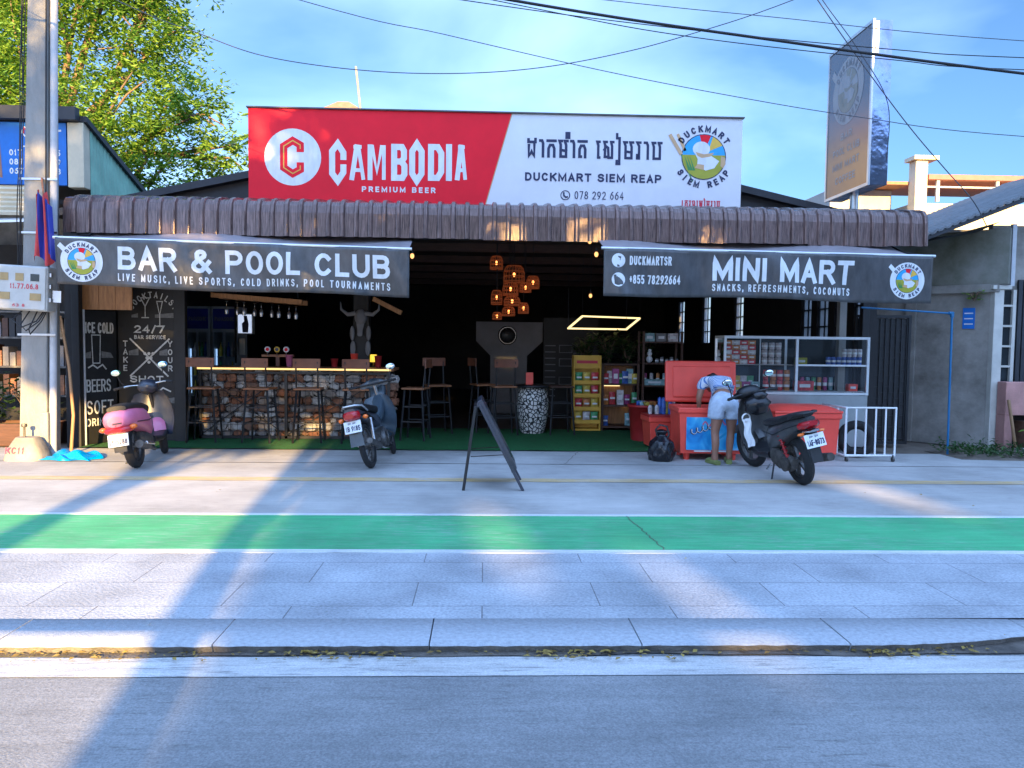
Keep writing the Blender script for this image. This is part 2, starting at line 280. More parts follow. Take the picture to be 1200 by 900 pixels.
# ---------------------------------------------------------------- mesh helpers
class MB:
    def __init__(s, m=None):
        s.v = []; s.f = []; s.fm = []; s.fs = []; s.mats = []; s.cur = 0; s.T = None
        if m: s.use(m)
    def use(s, m):
        if m not in s.mats: s.mats.append(m)
        s.cur = s.mats.index(m); return s
    def add(s, vs, fs, smooth=False):
        o = len(s.v)
        for p in vs:
            p = Vector(p); s.v.append(s.T @ p if s.T else p)
        for f in fs: s.f.append([i + o for i in f]); s.fm.append(s.cur); s.fs.append(smooth)
    def box(s, c, d, rot=None):
        x, y, z = d[0] / 2, d[1] / 2, d[2] / 2
        vs = [Vector((a * x, b_ * y, c_ * z)) for a in (-1, 1) for b_ in (-1, 1) for c_ in (-1, 1)]
        if rot is not None: vs = [rot @ p for p in vs]
        c = Vector(c)
        s.add([p + c for p in vs], [(0, 1, 3, 2), (4, 6, 7, 5), (0, 4, 5, 1), (2, 3, 7, 6), (0, 2, 6, 4), (1, 5, 7, 3)])
    def bx(s, x0, x1, y0, y1, z0, z1): s.box(((x0 + x1) / 2, (y0 + y1) / 2, (z0 + z1) / 2), (x1 - x0, y1 - y0, z1 - z0))
    def bar(s, p0, p1, w, h=None):
        p0 = Vector(p0); p1 = Vector(p1); d = p1 - p0; h = h or w
        q = d.to_track_quat('Z', 'Y').to_matrix(); s.box((p0 + p1) / 2, (w, h, d.length), q)
    def tube(s, pts, r, n=8, caps=True, smooth=True, closed=False):
        pts = [Vector(p) for p in pts]; k = len(pts); rs = r if isinstance(r, (list, tuple)) else [r] * k
        vs = []; prev = None
        for i, p in enumerate(pts):
            a = pts[i - 1] if (i > 0 or closed) else p; b_ = pts[(i + 1) % k] if (i < k - 1 or closed) else p
            d = (b_ - a).normalized()
            if prev is None:
                u = d.orthogonal().normalized()
            else:
                u = prev - d * prev.dot(d)
                u = u.normalized() if u.length > 1e-6 else d.orthogonal().normalized()
            prev = u; w = d.cross(u)
            vs += [p + (u * math.cos(6.28318 * j / n) + w * math.sin(6.28318 * j / n)) * rs[i] for j in range(n)]
        fs = []
        for i in range(k if closed else k - 1):
            i2 = (i + 1) % k
            for j in range(n): fs.append((i * n + j, i * n + (j + 1) % n, i2 * n + (j + 1) % n, i2 * n + j))
        s.add(vs, fs, smooth)
        if caps and not closed:
            s.add([vs[j] for j in range(n)], [tuple(range(n - 1, -1, -1))]); s.add([vs[(k - 1) * n + j] for j in range(n)], [tuple(range(n))])
    def lathe(s, prof, c=(0, 0, 0), n=16, axis='z', caps=True, smooth=True):
        c = Vector(c); vs = []
        for r, h in prof:
            for j in range(n):
                a = 6.28318530718 * j / n; x, y = r * math.cos(a), r * math.sin(a)
                vs.append(c + (Vector((x, y, h)) if axis == 'z' else Vector((h, x, y)) if axis == 'x' else Vector((y, h, x))))
        fs = [(i * n + j, i * n + (j + 1) % n, (i + 1) * n + (j + 1) % n, (i + 1) * n + j) for i in range(len(prof) - 1) for j in range(n)]
        s.add(vs, fs, smooth)
        if caps:
            s.add(vs[:n], [tuple(range(n - 1, -1, -1))]); s.add(vs[-n:], [tuple(range(n))])
    def ell(s, c, r, n=12, m=8, rot=None):
        c = Vector(c); vs = []
        for i in range(m + 1):
            t = math.pi * i / m
            for j in range(n):
                a = 6.28318530718 * j / n
                p = Vector((r[0] * math.sin(t) * math.cos(a), r[1] * math.sin(t) * math.sin(a), r[2] * math.cos(t)))
                vs.append(c + (rot @ p if rot is not None else p))
        s.add(vs, [(i * n + j, (i + 1) * n + j, (i + 1) * n + (j + 1) % n, i * n + (j + 1) % n) for i in range(m) for j in range(n)], True)
    def loft(s, secs, n=16, ex=2.6, smooth=True, caps=True):
        """secs: (centre, half width along x, half height, optional tilt about x) cross-sections across the bike's length"""
        vs = []
        for sec in secs:
            c, hw, hh = Vector(sec[0]), sec[1], sec[2]; tilt = sec[3] if len(sec) > 3 else 0
            for j in range(n):
                a = 6.28318530718 * j / n; ca, sa = math.cos(a), math.sin(a)
                x = hw * math.copysign(abs(ca) ** (2 / ex), ca); z = hh * math.copysign(abs(sa) ** (2 / ex), sa)
                vs.append(c + Vector((x, -z * math.sin(tilt), z * math.cos(tilt))))
        k = len(secs)
        s.add(vs, [(i * n + j, i * n + (j + 1) % n, (i + 1) * n + (j + 1) % n, (i + 1) * n + j) for i in range(k - 1) for j in range(n)], smooth)
        if caps: s.add(vs[:n], [tuple(range(n - 1, -1, -1))]); s.add(vs[-n:], [tuple(range(n))])
    def prism(s, poly, fn, d0, d1):
        """polygon in (u, v) extruded from depth d0 to d1 through fn(u, v, d)"""
        n = len(poly)
        s.add([fn(u, v, d0) for u, v in poly] + [fn(u, v, d1) for u, v in poly],
              [tuple(range(n - 1, -1, -1)), tuple(range(n, 2 * n))] + [(i, (i + 1) % n, n + (i + 1) % n, n + i) for i in range(n)])
    def grid(s, nu, nv, fn, smooth=True):
        vs = [fn(i / nu, j / nv) for j in range(nv + 1) for i in range(nu + 1)]
        s.add(vs, [(j * (nu + 1) + i, j * (nu + 1) + i + 1, (j + 1) * (nu + 1) + i + 1, (j + 1) * (nu + 1) + i) for j in range(nv) for i in range(nu)], smooth)
    def face(s, pts): s.add(pts, [tuple(range(len(pts)))])
    def mesh(s, name):
        me = bpy.data.meshes.new(name); me.from_pydata([tuple(p) for p in s.v], [], s.f)
        for m in s.mats: me.materials.append(M[m])
        me.polygons.foreach_set('material_index', s.fm); me.polygons.foreach_set('use_smooth', s.fs); me.update()
        return me

def link(name, me, parent=None):
    o = bpy.data.objects.new(name, me); COL.objects.link(o)
    if parent is not None: o.parent = parent
    return o
def normals(me):
    bm = bmesh.new(); bm.from_mesh(me); bmesh.ops.recalc_face_normals(bm, faces=bm.faces); bm.to_mesh(me); bm.free()
def part(name, mb, parent, world=True, bevel=0, label=None, fix=False):
    """a mesh under its thing; world=True: built in scene coordinates, moved into the thing's own"""
    if world:
        r = parent
        while r.parent: r = r.parent
        off = Vector(r.location)
        mb.v = [p - off for p in mb.v]
    me = mb.mesh(name)
    if fix: normals(me)
    o = link(name, me, parent)
    if bevel:
        b = o.modifiers.new('bevel', 'BEVEL'); b.width = bevel; b.segments = 2; b.limit_method = 'ANGLE'; b.angle_limit = R(50)
    if label: o['label'] = label
    return o
def tag(o, label, cat, group=None):
    o['label'] = label; o['category'] = cat
    if group: o['group'] = group
    return o
def thing(name, label, cat, loc=(0, 0, 0), rz=0, group=None, lean=0):
    o = bpy.data.objects.new(name, None); COL.objects.link(o); o.location = loc; o.rotation_euler = (0, lean, rz); o.empty_display_size = .1
    return tag(o, label, cat, group)
def solo(name, mb, label, cat, loc=(0, 0, 0), group=None, bevel=0, fix=False, rz=0):
    off = Vector(loc)
    if rz == 0: mb.v = [p - off for p in mb.v]
    me = mb.mesh(name)
    if fix: normals(me)
    o = link(name, me); o.location = loc; o.rotation_euler.z = rz
    if bevel:
        b = o.modifiers.new('bevel', 'BEVEL'); b.width = bevel; b.segments = 2; b.limit_method = 'ANGLE'; b.angle_limit = R(50)
    return tag(o, label, cat, group)
def struct(name, mb, kind='structure', fix=False):
    me = mb.mesh(name)
    if fix: normals(me)
    o = link(name, me); o['kind'] = kind; return o
def dup(o, parent=None, loc=None, rz=None, label=None):
    c = o.copy(); COL.objects.link(c)
    if parent is not None: c.parent = parent
    if loc is not None: c.location = loc
    if rz is not None: c.rotation_euler.z = rz
    if label: c['label'] = label
    for ch in list(o.children): dup(ch, c)
    return c

# ---------------------------------------------------------------- lettering: strokes on a unit box
def arc(cx, cy, rx, ry, a0, a1, n=9):
    return [(cx + rx * math.cos(R(a0 + (a1 - a0) * i / n)), cy + ry * math.sin(R(a0 + (a1 - a0) * i / n))) for i in range(n + 1)]
GL = {
 'A': [[(0, 0), (.5, 1), (1, 0)], [(.2, .3), (.8, .3)]],
 'B': [[(0, 0), (0, 1), (.6, 1)] + arc(.6, .77, .34, .23, 90, -90, 6), [(0, .54), (.6, .54)] + arc(.62, .27, .38, .27, 85, -90, 6) + [(0, 0)]],
 'C': [arc(.5, .5, .5, .5, 42, 318, 14)],
 'D': [[(0, 0), (0, 1), (.42, 1)] + arc(.42, .5, .58, .5, 85, -85, 9) + [(.42, 0), (0, 0)]],
 'E': [[(1, 1), (0, 1), (0, 0), (1, 0)], [(0, .52), (.9, .52)]],
 'F': [[(1, 1), (0, 1), (0, 0)], [(0, .5), (.85, .5)]],
 'G': [arc(.5, .5, .5, .5, 45, 330, 14) + [(1, .45), (.6, .45)]],
 'H': [[(0, 0), (0, 1)], [(1, 0), (1, 1)], [(0, .52), (1, .52)]],
 'I': [[(.5, 0), (.5, 1)]],
 'K': [[(0, 0), (0, 1)], [(1, 1), (.08, .45)], [(.35, .6), (1, 0)]],
 'L': [[(0, 1), (0, 0), (1, 0)]],
 'M': [[(0, 0), (0, 1), (.5, .12), (1, 1), (1, 0)]],
 'N': [[(0, 0), (0, 1), (1, 0), (1, 1)]],
 'O': [arc(.5, .5, .5, .5, 90, 450, 20)],
 'P': [[(0, 0), (0, 1), (.58, 1)] + arc(.58, .73, .42, .27, 85, -85, 7) + [(.58, .46)], [(.1, .46), (.58, .46)]],
 'R': [[(0, 0), (0, 1), (.58, 1)] + arc(.58, .75, .4, .25, 85, -85, 7) + [(.58, .5)], [(.1, .5), (.58, .5)], [(.5, .5), (1, 0)]],
 'S': [arc(.5, .76, .46, .24, 15, 265, 9) + arc(.5, .26, .5, .26, 85, -165, 9)],
 'T': [[(0, 1), (1, 1)], [(.5, 1), (.5, 0)]],
 'U': [[(0, 1), (0, .38)] + arc(.5, .38, .5, .38, 185, 355, 8) + [(1, .38), (1, 1)]],
 'V': [[(0, 1), (.5, 0), (1, 1)]],
 'W': [[(0, 1), (.25, 0), (.5, .8), (.75, 0), (1, 1)]],
 'X': [[(0, 0), (1, 1)], [(0, 1), (1, 0)]],
 'Y': [[(0, 1), (.5, .45), (1, 1)], [(.5, .45), (.5, 0)]],
 'f': [[(.9, .98), (.6, 1), (.42, .85), (.42, 0)], [(.1, .58), (.85, .58)]],
 '0': [arc(.5, .5, .5, .5, 90, 450, 18)], '1': [[(.15, .75), (.5, 1), (.5, 0)]],
 '2': [arc(.5, .72, .48, .28, 165, -30, 8) + [(0, 0), (1, 0)]],
 '3': [arc(.45, .75, .45, .25, 150, -85, 8) + arc(.45, .26, .52, .26, 85, -150, 8)],
 '4': [[(.75, 0), (.75, 1), (0, .3), (1, .3)]],
 '5': [[(.9, 1), (.12, 1), (.05, .55)] + arc(.48, .3, .5, .3, 110, -150, 9)],
 '6': [[(.85, 1), (.3, .8)] + arc(.5, .32, .5, .32, 165, -195, 14)],
 '7': [[(0, 1), (1, 1), (.35, 0)]],
 '8': [arc(.5, .76, .42, .24, -90, 270, 12), arc(.5, .26, .5, .26, 90, 450, 12)],
 '9': [arc(.5, .68, .5, .32, -15, 345, 14) + [(.7, .2), (.2, 0)]],
 '&': [[(1, 0), (.22, .68)] + arc(.45, .84, .25, .16, 200, -30, 7) + [(.2, .5)] + arc(.36, .24, .36, .24, 120, 300, 7) + [(.98, .46)]],
 '.': [[(.3, 0), (.3, .14)]], ',': [[(.4, .12), (.2, -.14)]], '+': [[(.5, .25), (.5, .8)], [(.1, .52), (.9, .52)]], '-': [[(.1, .5), (.9, .5)]],
 '/': [[(0, -.05), (1, 1.05)]], '!': [[(.5, 1), (.5, .3)], [(.5, .0), (.5, .12)]],
 # Khmer letters
 'ដ': [[(0, 1.05), (0, .9), (.9, .9), (.9, 1.08)], [(.06, .68), (.06, 0), (.42, .3), (.76, 0), (.76, .9)]],
 'ា': [[(0, 1), (.55, 1), (.85, .82), (.85, 0)]],
 'ក': [[(0, 1), (1, 1)], [(.12, 0), (.12, .5), (.32, .72), (.68, .72), (.86, .5), (.86, 0)]],
 'ត': [[(0, 1), (1, 1)], [(.3, .02), (.12, .02), (.12, .5), (.32, .72), (.68, .72), (.86, .5), (.86, 0)]],
 'ម': [[(.3, 1), (0, 1), (.16, .76), (.16, 0), (.86, 0), (.86, .72), (.7, 1), (1.02, 1)], [(.16, .42), (.86, .36)]],
 '៉': [[(-.62, 1.22), (-.62, 1.5)], [(-.3, 1.22), (-.3, 1.5)]],
 'ស': [[(.28, 1), (0, 1), (.12, .76), (.08, .05), (.3, .05)], [(.02, .5), (.26, .7), (.46, .62), (.52, .0), (.92, 0), (.92, .72), (.8, 1), (1.05, 1)]],
 'េ': [[(.8, 1), (.1, 1), (.45, .76), (.45, 0), (.8, 0)]],
 'ៀ': [[(0, 1.5), (0, 1.25), (.8, 1.25), (.8, -.38), (0, -.38), (0, -.2)]],
 'រ': [[(.9, 1), (.1, 1), (.6, .76), (.6, 0), (.1, 0), (.1, .2)]],
 'ប': [[(.3, 1), (0, 1), (.15, .74), (.15, 0), (.86, 0), (.86, .74), (.72, 1), (1.02, 1)]],
 'ង': [[(.3, 1), (.0, .95), (.14, .74), (.16, .03), (.38, .26), (.6, .03), (.9, .03), (.9, .74), (.75, 1)]],
 '្': [[(0, 1), (0, -.35), (.9, -.35)]], 'ុ': [[(-.5, -.15), (-.5, -.45)]],
}
NARROW = {'I': .3, '.': .3, ',': .32, '1': .62, '!': .3, ' ': .45, 'f': .6, '/': .7, '&': 1.08, 'M': 1.25, 'W': 1.35, 'E': .85, 'L': .8, 'F': .82, 'J': .7, '-': .6,
          'ា': .55, '៉': 0, 'េ': .5, 'ៀ': .5, 'រ': .55, '្': .5, 'ុ': 0, '+': .8}
def ribbon(mb, pts, t, fn, d, seg=None):
    P = [Vector(p) for p in pts]
    closed = len(P) > 3 and (P[0] - P[-1]).length < 1e-4
    if closed: P = P[:-1]
    P = [p for i, p in enumerate(P) if i == 0 or (p - P[i - 1]).length > 1e-5]
    if seg:
        Q = []
        for i in range(len(P) - (0 if closed else 1)):
            a, b_ = P[i], P[(i + 1) % len(P)]; k = max(1, math.ceil((b_ - a).length / seg))
            Q += [a + (b_ - a) * (j / k) for j in range(k)]
        if not closed: Q.append(P[-1])
        P = Q
    n = len(P); L = []; Rr = []
    if not closed and n > 1:                       # square ends reach half a stroke further
        P[0] = P[0] + (P[0] - P[1]).normalized() * t / 2; P[-1] = P[-1] + (P[-1] - P[-2]).normalized() * t / 2
    for i in range(n):
        a = P[i - 1] if (i > 0 or closed) else None; b_ = P[(i + 1) % n] if (i < n - 1 or closed) else None
        d0 = (P[i] - a).normalized() if a is not None else None; d1 = (b_ - P[i]).normalized() if b_ is not None else None
        d0 = d0 or d1; d1 = d1 or d0
        n0 = Vector((-d0.y, d0.x)); n1 = Vector((-d1.y, d1.x)); nn = n0 + n1
        if nn.length < 1e-3: nn = n0
        nn.normalize(); k = min(1 / max(.35, nn.dot(n0)), 2.2)
        L.append(P[i] + nn * (t / 2 * k)); Rr.append(P[i] - nn * (t / 2 * k))
    vs = [fn(p.x, p.y, d) for p in L] + [fn(p.x, p.y, d) for p in Rr]
    mb.add(vs, [(i, n + i, n + (i + 1) % n, (i + 1) % n) for i in range(n if closed else n - 1)])
def text(mb, s, x, y, h, fn, t=.17, w=.72, gap=.16, width=None, d=.003, seg=None, rot=None):
    """strokes of height h from (x, y); w = letter width / height, t = stroke / height; width fits the line to that length"""
    adv = []; tot = 0
    for ch in s:
        a = NARROW.get(ch, 1) * w * h
        adv.append((tot, a)); tot += a + (gap * h if ch not in '៉ុ' else 0)
    tot -= gap * h
    k = (width / tot) if width else 1
    for (ch, (ox, a)) in zip(s, adv):
        for q, st in enumerate(GL.get(ch, [])):
            th = t * h; ww = a if a > 0 else w * h
            if ch == 'I' or ch in '.,!': pts = [(x + (ox + a / 2) * k + (px - (.5 if ch in 'I!' else .3)) * ww * k, y + th / 2 + py * (h - th)) for px, py in st]
            else: pts = [(x + (ox + th / 2 / max(k, .2) * 1 + px * (ww - th)) * k if ww > th else x + (ox + px * ww) * k, y + th / 2 + py * (h - th)) for px, py in st]
            ribbon(mb, pts, th, fn, d + q * .0006, seg)
def arc_text(mb, s, cx, cy, r, h, fn, a_mid, step, t=.2, w=.7, d=.003, flip=False):
    n = len(s)
    for i, ch in enumerate(s):
        a = R(a_mid - (i - (n - 1) / 2) * step) if not flip else R(a_mid + (i - (n - 1) / 2) * step)
        px, py = cx + r * math.cos(a), cy + r * math.sin(a); ro = a - math.pi / 2 if not flip else a + math.pi / 2
        c_, s_ = math.cos(ro), math.sin(ro)
        f2 = lambda u, v, dd, px=px, py=py, c_=c_, s_=s_: fn(px + u * c_ - v * s_, py + u * s_ + v * c_, dd)
        ww = NARROW.get(ch, 1) * w * h
        text(mb, ch, -ww / 2, -h / 2 if not flip else -h / 2, h, f2, t=t, w=w, d=d)
def disc(mb, cx, cy, r, fn, d, n=28, sy=1.0):
    mb.face([fn(cx + r * math.cos(6.28318 * i / n), cy + r * sy * math.sin(6.28318 * i / n), d) for i in range(n)])
def poly(mb, pts, fn, d): mb.face([fn(u, v, d) for u, v in pts])
def emblem(mb, cx, cy, r, fn, disc_white=True, d=.004, blk='navy'):
    """round shop badge: lettering round a picture of a white duck on water and grass"""
    if disc_white:
        mb.use('letter'); disc(mb, cx, cy, r, fn, d, 36)
        poly(mb, [(cx - r * 1.12, cy + r * .72), (cx - r * .98, cy + r * .9), (cx - r * .62, cy + r * .55), (cx - r * .8, cy + r * .4)], fn, d + .0004)
    q = r * (.64 if disc_white else .72)
    mb.use(blk); disc(mb, cx, cy, q * 1.04, fn, d + .001, 32)
    A = lambda a0, a1, rr=q: [(cx + rr * math.cos(R(a0 + (a1 - a0) * i / 14)), cy + rr * math.sin(R(a0 + (a1 - a0) * i / 14))) for i in range(15)]
    mb.use('logo_blue'); poly(mb, A(5, 175), fn, d + .002)
    mb.use('logo_olive'); poly(mb, A(175, 365), fn, d + .002)
    mb.use('board_red'); poly(mb, [(cx, cy + q * .2)] + A(72, 102), fn, d + .003)
    mb.use('logo_yellow'); poly(mb, [(cx + q * .2, cy + q * .25)] + A(32, 66), fn, d + .003)
    mb.use('logo_green')
    for k in range(3): poly(mb, [(cx - q * (.9 - k * .12), cy + q * .05), (cx - q * (.72 - k * .12), cy - q * .62), (cx - q * (.58 - k * .1), cy - q * .62)], fn, d + .003 + k * .0003)
    mb.use('letter')
    E = lambda ex, ey, rx, ry: [(cx + q * (ex + rx * math.cos(6.28318 * i / 20)), cy + q * (ey + ry * math.sin(6.28318 * i / 20))) for i in range(20)]
    poly(mb, E(-.12, .36, .40, .34), fn, d + .0036)
    poly(mb, [(cx + q * a, cy + q * b_) for a, b_ in ((-.5, .3), (-.28, -.1), (-.3, -.4), (.1, -.62), (.5, -.5), (.72, -.18), (.4, .02), (.1, .2))], fn, d + .0041)
    mb.use('logo_tan'); poly(mb, [(cx + q * a, cy + q * b_) for a, b_ in ((-.38, .22), (.0, .12), (.48, .2), (.3, .02), (-.1, -.05), (-.3, .05))], fn, d + .0047)
    poly(mb, [(cx + q * a, cy + q * b_) for a, b_ in ((-.42, -.5), (-.28, -.32), (.02, -.36), (.02, -.6))], fn, d + .0047)
    poly(mb, [(cx + q * a, cy + q * b_) for a, b_ in ((.78, -.4), (.8, .05), (1.0, -.02), (1.02, -.3), (.9, -.5))], fn, d + .0047)
    mb.use(blk)
    arc_text(mb, 'DUCKMART', cx, cy, r * .82 if disc_white else r * .92, r * (.2 if disc_white else .22), fn, 90, 15.5, t=.24, d=d + .002)
    arc_text(mb, 'SIEM REAP', cx, cy, r * .82 if disc_white else r * .92, r * (.2 if disc_white else .22), fn, 270, 14, t=.24, d=d + .002, flip=True)

# ================================================================ the setting
def sheet(name, x0, x1, y0, y1, z, m, nx=1, ny=1, kind='structure'):
    mb = MB(m); mb.grid(nx, ny, lambda u, v: (x0 + (x1 - x0) * u, y0 + (y1 - y0) * v, z), False); return struct(name, mb, kind)
sheet('ground', -400, 400, -400, 400, -.10, 'soil')
sheet('road', -200, 200, -5.6, 4.2, -.05, 'asphalt')
sheet('plot_ground', -60, 60, 10.30, 60, -.012, 'soil')
sheet('far_pavement', -120, 120, -30, -5.6, 0, 'granite')
mb = MB('road_paint'); mb.grid(80, 1, lambda u, v: (-60 + 120 * u, 3.49 + .21 * v + .005 * math.sin(u * 900 + v * 3), -.046), False); struct('road_edge_line', mb)
mb = MB('gutter'); mb.grid(400, 1, lambda u, v: (-30 + 60 * u, 3.712 + .016 * math.sin(u * 210) + .012 * math.sin(u * 517) if v == 0 else 4.25, -.042), False); struct('gutter', mb)
# kerb: granite blocks with open joints, bending away where the drop kerb begins on the right
def kerb_y(x): return 3.745 + min(.22, max(0, x - 1.95) ** 2 * .16)
mb = MB('kerbstone'); xs = [-26.0]
while xs[-1] < 26: xs.append(xs[-1] + 1.06)
xs = [x + .30 for x in xs]
for i in range(len(xs) - 1):
    a, b_ = xs[i] + .0035, xs[i + 1] - .0035; n = 14; rn = rnd.uniform(-.006, .006); zt = rnd.uniform(-.003, 0)
    prof = [(.03, -.09), (.010, -.020), (.0, -.008), (.007, 0), (.30, 0), (.30, -.09)]
    def kf(u, v, a=a, b_=b_, rn=rn, zt=zt, prof=prof):
        k = v * (len(prof) - 1); j = min(int(k), len(prof) - 2); py = prof[j][0] + (prof[j + 1][0] - prof[j][0]) * (k - j); pz = prof[j][1] + (prof[j + 1][1] - prof[j][1]) * (k - j)
        x = a + (b_ - a) * u; drop = min(.02, max(0, x - 2.2) * .008)
        return (x, kerb_y(x) + py * (1 if py < .2 else (4.10 - kerb_y(x)) / .30) + rn + (.005 * math.sin(x * 37) + .004 * math.sin(x * 83 + 1) if py < .02 else 0), pz + zt - (drop if pz > -.05 else 0))
    mb.use('kerb_lower'); mb.grid(n, 2, lambda u, v: kf(u, v * .4)); mb.use('kerbstone'); mb.grid(n, 3, lambda u, v: kf(u, .4 + v * .6))
    mb.face([kf(0, j / 5) for j in range(6)]); mb.face([kf(1, 1 - j / 5) for j in range(6)])
struct('kerb', mb)
sheet('pavement', -60, 60, 4.103, 5.46, -.002, 'granite', 1, 1)
mb = MB('kerb_paint'); mb.bx(-60, 60, 5.385, 5.465, -.06, .004); mb.bx(-60, 60, 6.545, 6.61, -.06, .004); struct('bicycle_lane_edge_line', mb)
sheet('bicycle_lane', -60, 60, 5.465, 6.545, .001, 'green_lane')
sheet('forecourt', -60, 60, 6.61, 9.345, 0, 'concrete')
sheet('forecourt_strip', -60, 60, 9.36, 10.46, .002, 'concrete')
mb = MB('yellow_paint')
mb.grid(200, 1, lambda u, v: (-40 + 80 * u, 8.15 + .2 * v + .012 * math.sin(u * 700 + v), .004), False); struct('yellow_line', mb)
mb = MB('gutter')                                                      # hairline cracks in the concrete
for (p, q) in (((-2.2, 9.36), (1.45, 9.35)), ((1.0, 9.36), (1.28, 10.4)), ((1.32, 5.47), (1.24, 6.54)), ((-2.6, 9.9), (-1.6, 9.95))):
    pts = []; 
    for i in range(25):
        t = i / 24; pts.append((p[0] + (q[0] - p[0]) * t + rnd.uniform(-.012, .012), p[1] + (q[1] - p[1]) * t + rnd.uniform(-.012, .012)))
    ribbon(mb, pts, .007, lambda u, v, d: (u, v, .0052), 0)
struct('pavement_cracks', mb, 'stuff')
# fallen leaves along the gutter
mb = MB('dry_leaf')
for i in range(330):
    x = rnd.choice([rnd.uniform(-3, 2.6), rnd.gauss(-1.9, .5), rnd.gauss(-.7, .15), rnd.gauss(.45, .22), rnd.gauss(2.1, .2)]); y = kerb_y(x) - rnd.random() ** 2 * .10 - .01
    if rnd.random() < .05: y = rnd.uniform(2.6, 9.5); x = rnd.uniform(-5, 5)
    z = -.038 if y < 3.8 else .009; s_ = rnd.uniform(.008, .024); a = rnd.uniform(0, 6.28); q = Matrix.Rotation(a, 3, 'Z') @ Matrix.Rotation(rnd.uniform(-.5, .5), 3, 'X')
    mb.add([Vector((x, y, z + s_ * .35)) + q @ Vector(p) for p in ((-s_, 0, 0), (0, -s_ * .45, s_ * .2), (s_ * 1.1, 0, 0), (0, s_ * .45, s_ * .15))], [(0, 1, 2, 3)])
struct('fallen_leaves', mb, 'stuff')

# ================================================================ the bar's building
shop = thing('bar_building', 'dark open-fronted bar and mini mart under a brown corrugated eave', 'building', (0, 10.5, 0))
mb = MB('black_wall'); mb.bx(-5.62, -5.5, 10.55, 24, 0, 3.2); part('side_wall', mb, shop)
mb = MB('black_wall'); mb.bx(-5.62, 5.72, 24, 24.15, 0, 3.2); part('back_wall', mb, shop)
mb = MB('dark_ceiling'); mb.bx(-5.62, 5.72, 10.3, 24.15, 3.2, 3.26); part('ceiling', mb, shop)
mb = MB('black_wall'); X0, X1 = 5.6, 5.72
wins = [(11.35, .42), (12.0, .42), (12.65, .42), (13.3, .42), (16.9, .62), (19.4, .7), (21.9, .7)]; zb, zt = 1.5, 2.7
mb.bx(X0, X1, 11.1, 24, 0, zb); mb.bx(X0, X1, 11.1, 24, zt, 3.2); y = 11.1
for yc, w in wins: mb.bx(X0, X1, y, yc - w / 2, zb, zt); y = yc + w / 2
mb.bx(X0, X1, y, 24, zb, zt); part('side_wall', mb, shop)
for yc, w in wins:
    f = MB('black_steel'); n = 2
    for k in range(n + 1): f.bx(X0 + .03, X0 + .06, yc - w / 2 + (w - .02) * k / n, yc - w / 2 + (w - .02) * k / n + .02, zb, zt)
    for k in range(5): f.bx(X0 + .02, X0 + .075, yc - w / 2, yc + w / 2, zb + (zt - zb - .025) * k / 4, zb + (zt - zb - .025) * k / 4 + .025)
    fo = part('window', f, shop)
    g = MB('frosted'); g.face([(X0 + .05, yc - w / 2, zb), (X0 + .05, yc + w / 2, zb), (X0 + .05, yc + w / 2, zt), (X0 + .05, yc - w / 2, zt)]); part('pane', g, fo)
mb = MB('roof_dark')                                                   # gable roof behind the hoarding
for sgn in (-1, 1):
    for z_, th in ((0, .05),):
        e = (sgn * 6.1, 3.28); r_ = (0.05, 4.62)
        mb.add([(e[0], 11.2, e[1]), (r_[0], 11.2, r_[1]), (r_[0], 24.3, r_[1]), (e[0], 24.3, e[1]), (e[0], 11.2, e[1] - .1), (r_[0], 11.2, r_[1] - .1), (r_[0], 24.3, r_[1] - .1), (e[0], 24.3, e[1] - .1)],
               [(0, 1, 2, 3), (7, 6, 5, 4), (0, 4, 5, 1), (3, 2, 6, 7), (0, 3, 7, 4)])
mb.face([(-5.9, 11.35, 3.27), (5.9, 11.35, 3.27), (.05, 11.35, 4.55)])
part('roof', mb, shop)
# brown corrugated eave: trapezoid ribs on a sheet that bends over the front beam
prof = [(11.2, 3.40), (10.75, 3.36), (10.3, 3.30), (10.08, 3.265), (9.98, 3.235), (9.935, 3.18), (9.918, 3.09), (9.912, 2.94), (9.905, 2.79)]
mb = MB('roof_brown'); pitch = .175; nrib = 63; xs = []
for i in range(nrib):
    x = -5.28 + i * pitch
    xs += [(x, 0), (x + .105, 0), (x + .118, .9), (x + .130, 1), (x + .148, 1), (x + .160, .9)]
xs.append((-5.28 + nrib * pitch, 0))
nrm = []
for j in range(len(prof)):
    a = prof[max(0, j - 1)]; b_ = prof[min(len(prof) - 1, j + 1)]; d = Vector((b_[0] - a[0], b_[1] - a[1])).normalized(); nrm.append((d.y, -d.x))
jit = [rnd.uniform(-.012, .012) for _ in range(nrib + 2)]
vs = []
for j, (py, pz) in enumerate(prof):
    for (x, h) in xs:
        k = int((x + 5.28) / pitch + .01); dz = jit[k // 6] if j == len(prof) - 1 else 0
        vs.append((x, py + nrm[j][0] * h * .030 - .004 * math.sin(k * 2.1), pz - nrm[j][1] * h * -.030 + dz))
nx_ = len(xs); mb.add(vs, [(j * nx_ + i, j * nx_ + i + 1, (j + 1) * nx_ + i + 1, (j + 1) * nx_ + i) for j in range(len(prof) - 1) for i in range(nx_ - 1)])
eo = part('eave_roof', mb, shop)
mb = MB('black_steel'); mb.bx(-5.3, 5.7, 9.96, 10.02, 2.84, 2.92); mb.bx(-5.5, 5.7, 10.5, 10.58, 2.86, 3.15); part('beam', mb, shop)
for x, y in ((-5.46, 10.55), (-4.33, 11.16), (5.5, 11.02)):
    mb = MB('dark_panel'); w = .1 if x != -4.33 else .16; mb.bx(x - w / 2, x + w / 2, y - .05, y + .05, 0, 3.19); part('post', mb, shop, bevel=.006)
